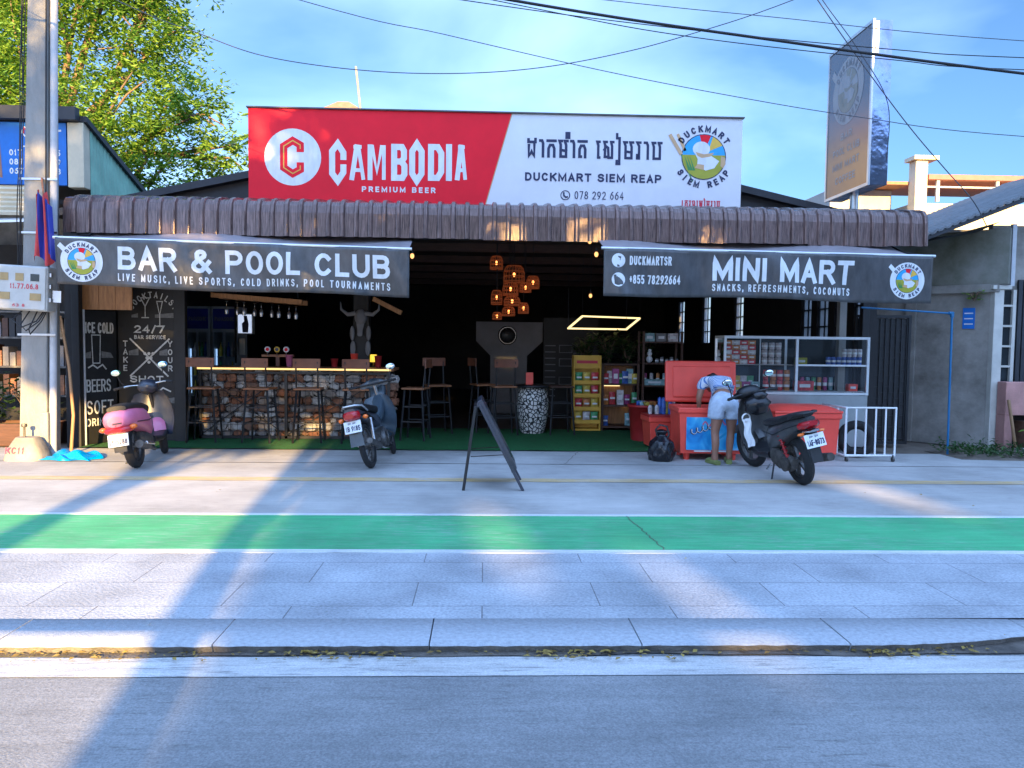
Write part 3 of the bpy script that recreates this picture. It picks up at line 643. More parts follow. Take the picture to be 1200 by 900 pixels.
mb = MB('pole_concrete'); mb.bx(5.08, 5.18, 10.9, 11.0, 0, 3.0); part('post', mb, shop, label='pale grey post beside the window grid')
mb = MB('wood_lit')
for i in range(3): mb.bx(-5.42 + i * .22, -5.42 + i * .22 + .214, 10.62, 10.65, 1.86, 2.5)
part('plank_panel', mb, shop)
sheet('bar_floor', -5.5, 5.6, 10.46, 24, .003, 'dark_floor')
mb = MB('turf'); mb.grid(60, 12, lambda u, v: (-5.42 + 9.0 * u, 10.44 + 2.6 * v + (.012 * math.sin(u * 60) if v == 0 else 0), .016 + .004 * math.sin(u * 57 + v * 31)), True)
tag(struct('artificial_turf', mb), 'green artificial turf mat along the shop front', 'mat'); 
del bpy.data.objects['artificial_turf']['kind']

for k in range(6):
    mb = MB('wood_dark'); y = 11.6 + k * 2.0; mb.bx(-5.5, 5.6, y, y + .09, 3.06, 3.2); part('rafter', mb, shop)
# black tiled gate at the right end of the shop front
gt = thing('metal_gate', 'black openwork metal gate in a staggered brick pattern beside concrete wall', 'gate', (5.75, 11.15, 0))
mb = MB('black_steel'); mb.bx(5.42, 5.46, 11.13, 11.17, .05, 1.95); mb.bx(6.22, 6.26, 11.13, 11.17, .05, 1.95); mb.bx(5.46, 6.22, 11.13, 11.17, 1.91, 1.95); mb.bx(5.46, 6.22, 11.13, 11.17, .05, .09); part('gate_frame', mb, gt)
mb = MB('black_steel')
for i in range(10):
    x = 5.48 + i * .08
    mb.bx(x, x + .014, 11.14, 11.155, .09, 1.91)
    for k in range(11): z = .12 + k * .17 + (.085 if i % 2 else 0); (mb.bx(x + .014, x + .08, 11.14, 11.154, z, z + .014) if i < 9 else None)
part('lattice', mb, gt)
mb = MB('dark_panel'); mb.bx(5.47, 6.21, 11.158, 11.166, .1, 1.9); part('backing_sheet', mb, gt)

# ================================================================ the hoarding on the roof
bd = thing('roof_hoarding', 'wide red and white hoarding with beer and shop lettering above the eave', 'signboard', (.15, 10.82, 3.3))
BX = lambda px: -3.26 + (px - 290) * .011745
BZ = lambda px, py: 4.62 - (py - (px - 290) * .019 - 127) * .01143
bfn = lambda u, v, d: (u, 10.80 - d, v)
mb = MB('board_white'); mb.bx(-3.25, 3.56, 10.80, 10.86, 3.36, 4.63); part('panel', mb, bd)
mb = MB('bike_grey'); mb.bx(-3.27, 3.58, 10.77, 10.9, 4.632, 4.65); part('cap_strip', mb, bd)
mb = MB('black_steel')
for x in (-2.8, -1, 1, 3.1): mb.bar((x, 10.9, 3.3), (x, 10.9, 4.6), .05); mb.bar((x, 10.9, 4.5), (x, 11.7, 3.5), .04)
part('bracket', mb, bd)
mb = MB('board_red'); poly(mb, [(-3.25, 3.362), (-.02, 3.362), (.34, 4.63), (-3.25, 4.63)], bfn, .003); mb.use('logo_tan'); ribbon(mb, [(-.015, 3.362), (.345, 4.63)], .012, bfn, .0036); part('red_field', mb, bd)
mb = MB('letter')
# round badge with a hexagonal C
cx, cz = BX(342), BZ(342, 184); disc(mb, cx, cz, .385, bfn, .006, 40)
mb.use('board_red')
hexc = [(.30, .33), (.30, .46), (0, .62), (-.36, .40), (-.36, -.40), (0, -.62), (.30, -.46), (.30, -.33)]
ribbon(mb, [(cx + a * .34, cz + b_ * .36) for a, b_ in hexc], .10, bfn, .008)
mb.use('logo_yellow'); ribbon(mb, [(cx + a * .34, cz + b_ * .36) for a, b_ in hexc], .014, bfn, .0092)
part('badge', mb, bd)
mb = MB('letter')
big = {'C': [[(1, .68), (1, .82), (.5, 1.1), (0, .86), (0, .14), (.5, -.1), (1, .18), (1, .34)]],
       'O': [[(.5, 1.1), (0, .86), (0, .14), (.5, -.1), (1, .14), (1, .86), (.5, 1.1)]],
       'A': [[(0, 0), (.42, 1)], [(1, 0), (.58, 1)], [(.25, .25), (.75, .25)], [(.3, 1), (.7, 1)]],
       'M': [[(0, 0), (0, 1)], [(1, 0), (1, 1)], [(.16, 1), (.5, .2), (.84, 1)]],
       'B': [[(0, 0), (0, 1), (.75, 1), (.95, .88), (.95, .64), (.72, .53)], [(.72, .53), (1, .4), (1, .12), (.8, 0), (0, 0)], [(.1, .53), (.72, .53)]],
       'D': [[(0, 0), (0, 1), (.65, 1), (1, .8), (1, .2), (.65, 0), (0, 0)]], 'I': [[(.5, 0), (.5, 1)]]}
for ch, x0, x1 in (('C', 384, 404), ('A', 407, 427), ('M', 428, 451), ('B', 456, 475), ('O', 477, 495), ('D', 499, 518), ('I', 520, 527), ('A', 530, 546)):
    a, b_ = BX(x0), BX(x1); z0 = BZ((x0 + x1) / 2, 212); h = .50; t = .082
    for q, st in enumerate(big[ch]):
        ribbon(mb, [(a + t / 2 + px * (b_ - a - t), z0 + t / 2 + py * (h - t)) for px, py in st], (t if ch not in 'AM' else .066) if (q == 0 or ch == 'B') else .05, bfn, .006 + q * .0006)
text(mb, 'PREMIUM BEER', BX(422), BZ(422, 225), .075, bfn, t=.22, w=.8, gap=.4, width=BX(508) - BX(422), d=.006)
part('beer_lettering', mb, bd)
mb = MB('navy')
kx = BX(615); kz = BZ(690, 183)
text(mb, 'ដាកម៉ាត', BX(615), BZ(690, 185), .25, bfn, t=.15, w=.68, gap=.13, width=BX(686) - BX(615), d=.005)
text(mb, 'េសៀមរាប', BX(696), BZ(735, 186), .25, bfn, t=.14, w=.68, gap=.12, width=BX(775) - BX(696), d=.005)
text(mb, 'DUCKMART SIEM REAP', BX(613), BZ(690, 213), .115, bfn, t=.22, w=.82, gap=.2, width=BX(775) - BX(613), d=.005)
text(mb, '078 292 664', BX(672), BZ(690, 234), .11, bfn, t=.11, w=.55, gap=.22, width=BX(730) - BX(672), d=.005)
pcx, pcz = BX(661), BZ(661, 229); ribbon(mb, [(pcx + .062 * math.cos(a * .3142), pcz + .062 * math.sin(a * .3142)) for a in range(21)], .012, bfn, .005)
ribbon(mb, [(pcx - .022, pcz + .03), (pcx - .02, pcz - .005), (pcx + .008, pcz - .028), (pcx + .026, pcz - .022)], .022, bfn, .0056)
mb.use('red_text'); text(mb, '្កុរងេសៀមរាប', BX(800), BZ(828, 243), .085, bfn, t=.18, w=.62, gap=.16, width=BX(846) - BX(800), d=.005)
mb.use('navy'); text(mb, 'DUCKMART', 0, 0, .0001, bfn, d=-.02) if False else None
part('shop_lettering', mb, bd)
mb = MB('letter'); emblem(mb, BX(825), BZ(825, 183), .42, bfn, False, .004)
mb.use('logo_tan')
for k in (0, 1): ribbon(mb, [(BX(785 + k * 9), BZ(790, 158 - k)), (BX(797 + k * 5), BZ(797, 178 - k * 4))], .05 - k * .01, bfn, .006)
mb.use('logo_green'); ribbon(mb, [(BX(797), BZ(797, 178)), (BX(812), BZ(812, 212))], .015, bfn, .0052)
part('badge', mb, bd)

# ================================================================ awnings
def awning(name, label, xa, xb, ta, tb, ba, bb, Y, seed, ub):
    t = thing(name, label, 'awning', ((xa + xb) / 2, Y, (ta + tb) / 2))
    L = xb - xa
    def fl(u, v, d):          # u in metres along, v 0..1 up the flap
        k = u / L; zt_, zb_ = ta + (tb - ta) * k, ba + (bb - ba) * k
        w = (1 - v) ** .7 * min(1, (abs(u - ub) / .75) ** 2); w2 = min(1, (abs(u - ub) / .6) ** 2)
        y = Y - .012 + w * (.030 * math.sin(u * 3.3 + seed) + .014 * math.sin(u * 9.7 + 2 * seed + v * 2) + .008 * math.sin(u * 21 + v * 5)) + .012 * w2 * math.sin(u * 5.1 + v * 4 + seed) + (1 - v) * .02
        z = zb_ + v * (zt_ - zb_) + (1 - v) * .012 * math.sin(u * 2.1 + seed)
        return (xa + u, y - d, z)
    mb = MB('vinyl'); mb.grid(150, 14, lambda u, v: fl(u * L, v, 0)); o = part('front_flap', mb, t)
    so = o.modifiers.new('thick', 'SOLIDIFY'); so.thickness = .003; so.offset = 1
    mb = MB('vinyl_top')
    def tp(u, v):
        z0 = ta + (tb - ta) * u; sag = -.05 * math.sin(math.pi * v) * (1 + .9 * math.sin(u * 9 + seed))
        return (xa + u * L + (.04 if u == 0 else -.04 if u == 1 else 0) * v, Y + .03 + v * .95, z0 + .02 + v * .27 + sag)
    mb.grid(60, 8, tp); o = part('top_sheet', mb, t)
    mb = MB('alu'); mb.tube([(xa - .03, Y, ta), (xb + .03, Y, tb)], .017, 10); part('front_bar', mb, t)
    for q in (.02, .98):
        mb = MB('black_steel'); x = xa + L * q; z0 = ta + (tb - ta) * q; mb.tube([(x, Y + .02, z0), (x + .02, Y + .55, z0 + .1), (x, Y + 1.0, z0 + .28)], .016, 8); part('arm', mb, t)
    return t, fl
aw, fl = awning('awning', 'black awning lettered for the bar and pool club', -5.04, -.91, 2.655, 2.585, 2.10, 2.01, 9.3, 1.3, .3)
U = lambda px: (px - 65) * .00995
mb = MB('letter')
nf = lambda u, v, d: fl(u, v, d + .004)
# heights in v: the flap is about 0.55 m tall
sv = 1 / .56
text(mb, 'BAR', U(137), .38, .48, lambda u, v, d: nf(u, v, d), t=.225 , w=.76, gap=.16, width=U(208) - U(137), seg=.05) if False else None
def flap_text(mb, f, s, x0, x1, v0, h, L_h, t=.22, w=.76, gap=.15):
    text(mb, s, x0, 0, h, lambda u, v, d: f(u, v0 + v / L_h, d + .004), t=t, w=w, gap=gap, width=x1 - x0, seg=.05)
LH = .56
flap_text(mb, fl, 'BAR & POOL CLUB', U(137), U(457), .365, .27, LH, t=.19, w=.8, gap=.15)
flap_text(mb, fl, 'LIVE MUSIC, LIVE SPORTS, COLD DRINKS, POOL TOURNAMENTS', U(137), U(457), .125, .088, LH, t=.15, w=.5, gap=.36)
part('lettering', mb, aw)
mb = MB('letter'); emblem(mb, U(95), 0, .245, lambda u, v, d: fl(u, .5 + v / LH, d + .005), True); part('badge', mb, aw)
aw2, fl2 = awning('awning', 'dark grey awning lettered for the mini mart', 1.42, 5.46, 2.635, 2.60, 2.07, 2.025, 9.3, 4.1, 3.73)
U2 = lambda px: (px - 708) * .01047
mb = MB('letter')
flap_text(mb, fl2, 'MINI MART', U2(835), U2(1000), .36, .28, LH, t=.19, w=.8, gap=.15)
flap_text(mb, fl2, 'SNACKS, REFRESHMENTS, COCONUTS', U2(835), U2(998), .135, .088, LH, t=.15, w=.5, gap=.36)
flap_text(mb, fl2, 'DUCKMARTSR', U2(738), U2(786), .66, .105, LH, t=.15, w=.5, gap=.2)
flap_text(mb, fl2, '+855 78292664', U2(738), U2(797), .27, .105, LH, t=.15, w=.5, gap=.2)
part('lettering', mb, aw2)
mb = MB('letter'); f2 = lambda u, v, d: fl2(u, v / LH, d + .005)
for px, vv in ((725, .75 * LH), (725, .35 * LH)): disc(mb, U2(px), vv, .082, f2, .001, 24)
mb.use('vinyl'); text(mb, 'f', U2(725) - .03, .75 * LH - .075, .125, f2, t=.24, w=.85, d=.002)
ribbon(mb, [(U2(725) - .04, .35 * LH + .04), (U2(725) - .035, .35 * LH + .0), (U2(725) + .005, .35 * LH - .04), (U2(725) + .045, .35 * LH - .042)], .03, f2, .002)
part('contact_icon', mb, aw2)
mb = MB('letter'); emblem(mb, U2(1064), 0, .215, lambda u, v, d: fl2(u, .47 + v / LH, d + .005), True); part('badge', mb, aw2)

# ================================================================ trees
def tree(name, label, base, tr, clumps, nleaf, ls, leaf='leaf', seed=1, group=None, droop=.5):
    r_ = random.Random(seed); t = thing(name, label, 'tree', base, 0, group)
    mb = MB('bark'); top = Vector((base[0] + r_.uniform(-.3, .3), base[1], base[2] + tr[1]))
    mb.tube([base, Vector(base).lerp(top, .35) + Vector((.08, .05, 0)), Vector(base).lerp(top, .7) - Vector((.1, 0, 0)), top], [tr[0] * 1.35, tr[0], tr[0] * .85, tr[0] * .7], 10)
    for c, rad in clumps:
        c = Vector(c); st = top - Vector((0, 0, r_.uniform(0, tr[1] * .3))); mid = st.lerp(c, .5) + Vector((r_.uniform(-.3, .3), r_.uniform(-.3, .3), r_.uniform(-.2, .4)))
        mb.tube([st, mid, c], [tr[0] * .45, tr[0] * .28, tr[0] * .1], 6)
        for k in range(5):
            d = Vector((r_.uniform(-1, 1), r_.uniform(-1, 1), r_.uniform(-.5, 1))).normalized() * rad * .8
            mb.tube([mid.lerp(c, r_.random()), c + d * .5 + Vector((0, 0, .1)), c + d], [tr[0] * .14, tr[0] * .09, .012], 5)
    part('trunk', mb, t)
    mb = MB(leaf); tot = sum(rad ** 2.2 for c, rad in clumps)
    for c, rad in clumps:
        n = int(nleaf * rad ** 2.2 / tot); c = Vector(c); nt_ = max(6, n // 26)
        for q in range(nt_):
            d = Vector((r_.gauss(0, 1), r_.gauss(0, 1), r_.gauss(0, 1))).normalized() * rad * (r_.random() ** .45) * r_.uniform(.85, 1.12); tc_ = c + Vector((d.x, d.y, d.z * .85)); tr_ = rad * r_.uniform(.07, .16)
            for k in range(26):
                p = tc_ + Vector((r_.gauss(0, tr_), r_.gauss(0, tr_), r_.gauss(0, tr_ * .6)))
                s_ = ls * r_.uniform(.6, 1.3); a = r_.uniform(0, 6.283)
                ax = Vector((math.cos(a), math.sin(a), -droop * r_.uniform(.2, 1.6))).normalized(); sd = ax.cross(Vector((r_.uniform(-.5, .5), r_.uniform(-.5, .5), 1))).normalized()
                up = ax.cross(sd) * s_ * .12
                mb.add([p, p + ax * s_ * .5 + sd * s_ * .22 + up, p + ax * s_, p + ax * s_ * .5 - sd * s_ * .22 + up], [(0, 1, 2, 3)])
    part('crown', mb, t); return t
tree('broadleaf_tree', 'tall bushy tree with sunlit yellow green leaves behind the teal shed', (-9.2, 17.2, 0), (.26, 5.5),
     [((-8.6, 17, 8.9), 1.7), ((-7.2, 17, 7.5), 1.25), ((-6.35, 16.6, 6.2), 1.05), ((-7.7, 16.2, 5.9), 1.4), ((-9.6, 16.5, 6.9), 1.7), ((-11.2, 17, 8.4), 1.9), ((-11.6, 17, 6.2), 1.7),
      ((-5.75, 16.8, 5.3), .75), ((-6.9, 16.4, 4.7), 1.15), ((-8.7, 16, 4.9), 1.25), ((-10, 17, 10.3), 1.9), ((-7.9, 17.5, 9.9), 1.3), ((-5.6, 17, 4.2), .7), ((-7.2, 17.2, 9.0), 1.2), ((-10.5, 16.2, 5.0), 1.3)], 64000, .135, 'leaf', 3)
tree('broadleaf_tree', 'dark green tree crown at the far left edge above the blue signboard', (-13.5, 19, 0), (.25, 5),
     [((-13, 18.6, 8.2), 2.0), ((-14.5, 19, 6.5), 2.0), ((-12.2, 19.5, 6.2), 1.5), ((-13, 19, 10.5), 1.8), ((-11.5, 19.6, 9.6), 1.3)], 9000, .22, 'leaf_dark', 5)
# small palm whose tips show over the hoarding
pt = thing('palm_tree', 'small palm whose frond tips show above the red end of the hoarding', 'palm', (-5.7, 22, 0))
mb = MB('bark'); mb.tube([(-5.7, 22, 0), (-5.6, 22, 3.5), (-5.75, 22, 7.0)], [.16, .12, .1], 10); part('trunk', mb, pt)
mb = MB('leaf'); r_ = random.Random(4)
for k in range(14):
    a = k * 2.4; L_ = r_.uniform(1.0, 1.5); dr = Vector((math.cos(a), math.sin(a), 0)); up_ = r_.uniform(.4, 1.1)
    pr = [Vector((-5.75, 22, 7.0)) + dr * L_ * q + Vector((0, 0, up_ * q * 1.5 - q * q * 1.1)) for q in (0, .25, .5, .75, 1)]
    for i in range(4):
        for j in range(6):
            p = pr[i].lerp(pr[i + 1], j / 6); sd = Vector((-dr.y, dr.x, 0))
            for sg in (-1, 1): mb.add([p, p + sd * sg * .16 + dr * .1 - Vector((0, 0, .03)), p + sd * sg * .3 + dr * .2 - Vector((0, 0, .14))], [(0, 1, 2)])
part('crown', mb, pt)

# ================================================================ across the street, behind the photographer: unseen block added and tree crowns shaped to shade the scene
th = thing('shade_block', 'unseen block across the street with a pierced screen, added to shade the bar', 'building', (30, -46, 0))
mb = MB('house_pale'); mb.bx(4.2, 62, -54, -40, 0, 10.9); part('wall', mb, th)
mb = MB('roof_zinc'); mb.bx(4.1, 62.2, -54.2, -39.8, 10.9, 11.1); part('roof', mb, th)
# added shading screen, its openings placed to let slips of sun through
holes = [(5.2, 15.65, 16.0, .11), (6.02, 11.75, 12.2, .26), (6.65, 15.65, 15.95, .12), (7.0, 11.4, 11.85, .18), (7.7, 15.75, 16.05, .09), (9.4, 15.7, 16.0, .10), (10.15, 12.25, 12.6, .45)]
mb = MB('house_pale'); x = 4.2
for hx, h0, h1, hw in holes:
    mb.bx(x, hx - hw / 2, -40.2, -40, 11.1, 18.2); mb.bx(hx - hw / 2, hx + hw / 2, -40.2, -40, 11.1, h0); mb.bx(hx - hw / 2, hx + hw / 2, -40.2, -40, h1, 18.2); x = hx + hw / 2
mb.bx(x, 62, -40.2, -40, 11.1, 18.2); part('shade_screen', mb, th)
for k in range(12):
    for z in (1.2, 4.4, 7.6):
        mb = MB('glass_dark'); x = 5.6 + k * 4.6; mb.bx(x, x + 1.5, -40.02, -39.98, z, z + 1.5); part('window', mb, th)
def street_tree(label, x, y, r, h, cl, n, seed): tree('street_tree', label, (x, y, 0), (r, h), cl, n, .30, 'leaf', seed, 'street trees across the road', .4)
street_tree('street tree across the road with a leaning double crown', -1.55, -8.6, .17, 5.2, [((-2.6, -8.8, 7.6), 1.1), ((-.5, -8.4, 7.9), 1.2), ((-1.5, -9, 9.0), 1.4), ((.6, -8.6, 9.2), 1.3), ((-2.6, -8.7, 6.2), .95), ((-1.4, -8.5, 6.4), 1.0), ((-.2, -8.6, 6.5), 1.0), ((-.9, -8.6, 5.45), .75)], 15500, 11)
street_tree('street tree across the road with the slimmest trunk', .05, -8.2, .13, 5.2, [((.9, -8.3, 7.5), 1.1), ((2.1, -8.3, 8.2), 1.2), ((3.2, -8.5, 9.2), 1.2), ((2.0, -8.5, 9.6), 1.1), ((1.0, -8.4, 6.4), .9)], 5600, 12)
street_tree('street tree across the road with the widest crown', -5.4, -8.9, .2, 5.4, [((-5.6, -9, 7.6), 1.2), ((-6.9, -9, 8.2), 1.3), ((-4.2, -9, 8.0), 1.2), ((-3.4, -9, 7.2), 1.0), ((-4.2, -9, 9.2), 1.1), ((-3.2, -8.8, 9.4), 1.1), ((-3.2, -8.8, 11), 1.1), ((-3.7, -9, 6.2), .6), ((-2.7, -8.8, 3.7), .4)], 9500, 13)
street_tree('tall street tree across the road beside the added block', 5.6, -8.0, .2, 6.4, [((4.4, -8.2, 8.3), 1.2), ((6.0, -8.2, 8.6), 1.3), ((7.6, -8.2, 8.5), 1.2), ((5.1, -8.2, 9.7), 1.2), ((6.8, -8.2, 9.9), 1.2)], 3200, 14)
# ================================================================ left neighbour
nb = thing('neighbour_shop', 'low shop with dark flat roof edge and teal metal side wall left of bar', 'building', (-6.9, 11.5, 0))
mb = MB('teal_sheet')
ys = [11.62 + i * .05 for i in range(45)]; vs = []
for i, y in enumerate(ys):
    x = -5.78 + (.012 if i % 2 else 0); ztop = 4.52 - (y - 11.6) * .36; vs += [(x, y, 3.0), (x, y, ztop)]
mb.add(vs, [(2 * i, 2 * i + 2, 2 * i + 3, 2 * i + 1) for i in range(len(ys) - 1)]); part('side_wall', mb, nb)
mb = MB('old_wall'); mb.bx(-5.86, -5.8, 11.6, 13.9, 0, 3.4); mb.bx(-12, -5.86, 13.9, 14, 0, 3.6); part('wall', mb, nb)
mb = MB('roof_dark'); mb.bx(-12, -5.82, 11.3, 11.42, 4.56, 4.74)
mb.add([(-12, 11.42, 4.74), (-5.72, 11.42, 4.64), (-5.72, 13.95, 3.76), (-12, 13.95, 3.86), (-12, 11.42, 4.68), (-5.72, 11.42, 4.56), (-5.72, 13.95, 3.68), (-12, 13.95, 3.78)], [(0, 1, 2, 3), (7, 6, 5, 4), (1, 5, 6, 2), (0, 4, 5, 1), (3, 2, 6, 7)])
part('roof', mb, nb)
mb = MB('cream'); mb.bx(-6.0, -5.77, 11.42, 11.6, 3.63, 4.55); part('column', mb, nb, bevel=.01)
mb = MB('cream')
mb.grid(1, 24, lambda u, v: (-9 + 2.75 * u, 11.30 + .02 * math.sin(v * 40) - .06 * v, 3.62 - .42 * v)); part('shutter', mb, nb)
mb = MB('alu'); mb.add([(-9, 10.9, 2.98), (-6.2, 10.95, 3.1), (-6.2, 11.45, 3.22), (-9, 11.45, 3.1), (-9, 10.9, 2.95), (-6.2, 10.95, 3.07), (-6.2, 11.45, 3.19), (-9, 11.45, 3.07)], [(0, 1, 2, 3), (7, 6, 5, 4), (0, 4, 5, 1), (1, 5, 6, 2)]); part('canopy', mb, nb)
mb = MB('black_wall'); mb.bx(-12, -5.87, 13.2, 13.25, 0, 3.0); part('interior_wall', mb, nb)
mb = MB('dark_floor'); mb.bx(-12, -5.87, 11.2, 13.2, -.005, .02); part('floor_slab', mb, nb)
sb = thing('shop_sign', 'blue signboard with white phone numbers behind the concrete pole', 'signboard', (-7, 11.42, 3.65))
mb = MB('sign_blue'); mb.bx(-9.2, -6.02, 11.43, 11.5, 3.66, 4.54); part('panel', mb, sb)
mb = MB('letter'); sfn = lambda u, v, d: (u, 11.43 - d, v)
for i, s_ in enumerate(('017 64 38 95', '087 75 48 29', '067 75 48 28')): text(mb, s_, -6.82, 4.07 - i * .13, .085, sfn, t=.2, w=.62, gap=.14, width=.72)
ribbon(mb, [(-6.62, 4.2), (-6.52, 4.2)], .02, sfn, .004); ribbon(mb, [(-6.57, 4.2), (-6.57, 4.32), (-6.64, 4.4), (-6.6, 4.47), (-6.52, 4.47), (-6.5, 4.4), (-6.57, 4.32)], .02, sfn, .004)
ribbon(mb, [(-6.2, 4.42), (-6.1, 4.43)], .03, sfn, .004)
mb.use('red_text'); text(mb, 'NT', -6.62, 4.38, .10, sfn, t=.2, d=.006); text(mb, 'T', -6.28, 4.35, .12, sfn, t=.2, d=.006); mb.use('skin'); poly(mb, [(-7.1, 3.8), (-6.92, 3.75), (-6.95, 4.3), (-7.02, 4.42), (-7.1, 4.3)], sfn, .003)
part('lettering', mb, sb)
mb = MB('pipe_blue'); mb.tube([(-6.08, 10.9, 2.5), (-6.08, 10.9, 3.98)], .04, 10); mb.tube([(-6.08, 10.9, 3.98), (-6.08, 10.9, 4.02)], .05, 10)
solo('water_pipe', mb, 'light blue plastic pipe standing between the pole and the eave', 'pipe', (-6.08, 10.9, 2.5))
# goods and plants under the left neighbour's canopy
sh = thing('book_rack', 'dim metal rack of goods under the canopy at the far left edge', 'rack', (-7.2, 12.4, 0))
mb = MB('engine')
for z in (.55, 1.0, 1.45, 1.85): mb.bx(-8.2, -6.35, 12.2, 12.6, z, z + .03)
for x in (-8.2, -6.38): mb.bx(x, x + .03, 12.2, 12.23, 0.02, 1.9)
part('frame', mb, sh)
for row, z in enumerate((.58, 1.03, 1.48)):
    for i in range(16):
        mb = MB(('paper_grey', 'wood_dark', 'roof_dark', 'wood', 'paper_grey', 'roof_dark', 'wood_dark')[(i * 3 + row) % 7]); h = rnd.uniform(.2, .34); x = -6.45 - i * .105; mb.bx(x - .085, x, 12.25, 12.5, 0, h); mb.v = [p + Vector((0, 0, z)) for p in mb.v]
        solo('packet', mb, 'dim packet standing on the rack at the far left edge', 'packet', (x, 12.37, z), 'packets on the left rack')
pl = thing('planter', 'weathered timber planter box beside the foot of the concrete pole', 'planter', (-6.9, 10.9, 0))
mb = MB('wood_dark'); mb.bx(-8.2, -5.92, 10.62, 10.66, 0.0, .3); mb.bx(-8.2, -5.92, 11.1, 11.14, 0, .3); mb.bx(-5.96, -5.92, 10.66, 11.1, 0, .3); mb.bx(-8.2, -8.16, 10.66, 11.1, 0, .3); part('box', mb, pl, bevel=.006)
mb = MB('soil'); mb.bx(-8.16, -5.96, 10.66, 11.1, .2, .26); part('soil', mb, pl)
def shrub(name, label, c, r, h, n, ls, m, seed, cat='plant', group=None):
    r_ = random.Random(seed); t = thing(name, label, cat, c, 0, group)
    mb = MB('bark'); lf = MB(m)
    for k in range(7):
        a = r_.uniform(0, 6.28); tip = Vector(c) + Vector((math.cos(a) * r * .7, math.sin(a) * r * .7, h * r_.uniform(.6, 1)))
        mb.tube([c, Vector(c).lerp(tip, .5) + Vector((0, 0, .05)), tip], [.012, .009, .004], 5)
        for j in range(n // 7):
            p = Vector(c).lerp(tip, r_.uniform(.2, 1.05)) + Vector((r_.gauss(0, r * .22), r_.gauss(0, r * .22), r_.gauss(0, h * .1)))
            b_ = r_.uniform(0, 6.28); ax = Vector((math.cos(b_), math.sin(b_), r_.uniform(-.5, .7))).normalized(); sd = ax.cross(Vector((0, 0, 1))).normalized(); s_ = ls * r_.uniform(.6, 1.2)
            lf.add([p, p + ax * s_ * .5 + sd * s_ * .28, p + ax * s_, p + ax * s_ * .5 - sd * s_ * .28], [(0, 1, 2, 3)])
    part('stem', mb, t); part('foliage', lf, t)
for i, x in enumerate((-7.35, -6.85, -6.3)): shrub('potted_shrub', ('bushy broad-leaved plant in the timber planter, furthest from the pole', 'bushy broad-leaved plant in the middle of the timber planter', 'bushy broad-leaved plant in the timber planter, next to the pole')[i], (x, 10.9, .26), .3, .72, 260, .13, 'leaf_dark', 30 + i, group='plants in the timber planter')

# ================================================================ concrete utility pole with everything strapped to it
po = thing('utility_pole', 'pale square concrete utility pole with grey conduit in front of the blue sign', 'utility pole', (-5.6, 9.85, 0))
mb = MB('pole_concrete')
def pole_x(z): return -5.62 + .0315 * z
H_ = 9.2; w0, w1 = .168, .085
n = 12; vs = []
for i in range(n + 1):
    z = H_ * i / n; w = w0 + (w1 - w0) * i / n; x = pole_x(z)
    vs += [(x - w, 9.75, z), (x + w, 9.75, z), (x + w, 9.75 + 2 * w, z), (x - w, 9.75 + 2 * w, z)]
mb.add(vs, [(4 * i + j, 4 * i + (j + 1) % 4, 4 * i + 4 + (j + 1) % 4, 4 * i + 4 + j) for i in range(n) for j in range(4)]); mb.face(vs[-4:])
part('shaft', mb, po, bevel=.012)
mb = MB('grey_pipe'); mb.tube([(pole_x(z) + .168 + .055 - .0088 * z, 9.80, z) for z in (0, 1.5, 3, 5, 7, 8.6)], .043, 12); part('conduit', mb, po)
mb = MB('pole_concrete'); mb.bx(-5.50, -5.40, 9.70, 9.75, 0, .55); part('plinth', mb, po, bevel=.01)
mb = MB('cable')
for k in range(3):
    r_ = random.Random(k); pts = [(pole_x(z) - .17 + .0085 * z - .012 - k * .016 + r_.uniform(-.012, .012), 9.74 - k * .01, z) for z in [2.2 + .35 * i for i in range(19)]]; mb.tube(pts, .006, 6)
mb.tube([(pole_x(z) + .165 - .0085 * z, 9.73, z) for z in (2.4, 3.5, 4.5, 6, 8)], .009, 6)
part('cable', mb, po)
for z in (1.5, 2.75, 3.4): mb = MB('steel'); mb.bx(pole_x(z) - .19, pole_x(z) + .27, 9.735, 9.745, z, z + .025); part('strap', mb, po)
me_ = thing('meter_box', 'grubby white electricity meter box with five windows strapped to the pole', 'meter box', (-5.57, 9.5, 1.8), lean=R(2.5))
mb = MB('meter_white'); mb.bx(-.30, .30, 0, .20, 0, .54); part('box', mb, me_, world=False, bevel=.018)
mb = MB('meter_white'); mb.bx(-.285, .285, -.016, 0, .015, .525); o = part('lid', mb, me_, world=False, bevel=.008)
for i, (x, z, w, h) in enumerate(((-.20, .40, .095, .09), (-.02, .40, .095, .09), (.16, .40, .10, .085), (-.19, .17, .12, .085), (.17, .17, .13, .085))):
    mb = MB('window_amber' if i not in (2, ) else 'glass_dark'); mb.bx(x - w / 2, x + w / 2, -.022, -.016, z - h / 2, z + h / 2); fr = part('window', mb, o, world=False)
mb = MB('red_text'); mfn = lambda u, v, d: (u, -.016 - d, v)
text(mb, '11.77.06.8', -.13, .26, .062, mfn, t=.16, w=.6, gap=.2, width=.33); text(mb, '63 8', -.10, .045, .035, mfn, t=.18, width=.15); part('lettering', mb, me_, world=False)
for z in (.12, .28, .42): mb = MB('steel'); mb.bx(.3, .325, .03, .07, z, z + .045); part('hinge', mb, me_, world=False)
mb = MB('steel'); mb.bx(.33, .43, .06, .075, .12, .26); part('bracket', mb, me_, world=False)
mb = MB('cable')
for k in range(3): mb.tube([(-.05 + .09 * k, .1, 0), (-.12 + .1 * k, .02, -.12 - .05 * k), (.02 + .05 * k, -.02, -.2 - .04 * k), (.16 + .03 * k, .03, -.12), (.2 + .02 * k, .1, 0)], .008, 6)
part('cable', mb, me_, world=False)
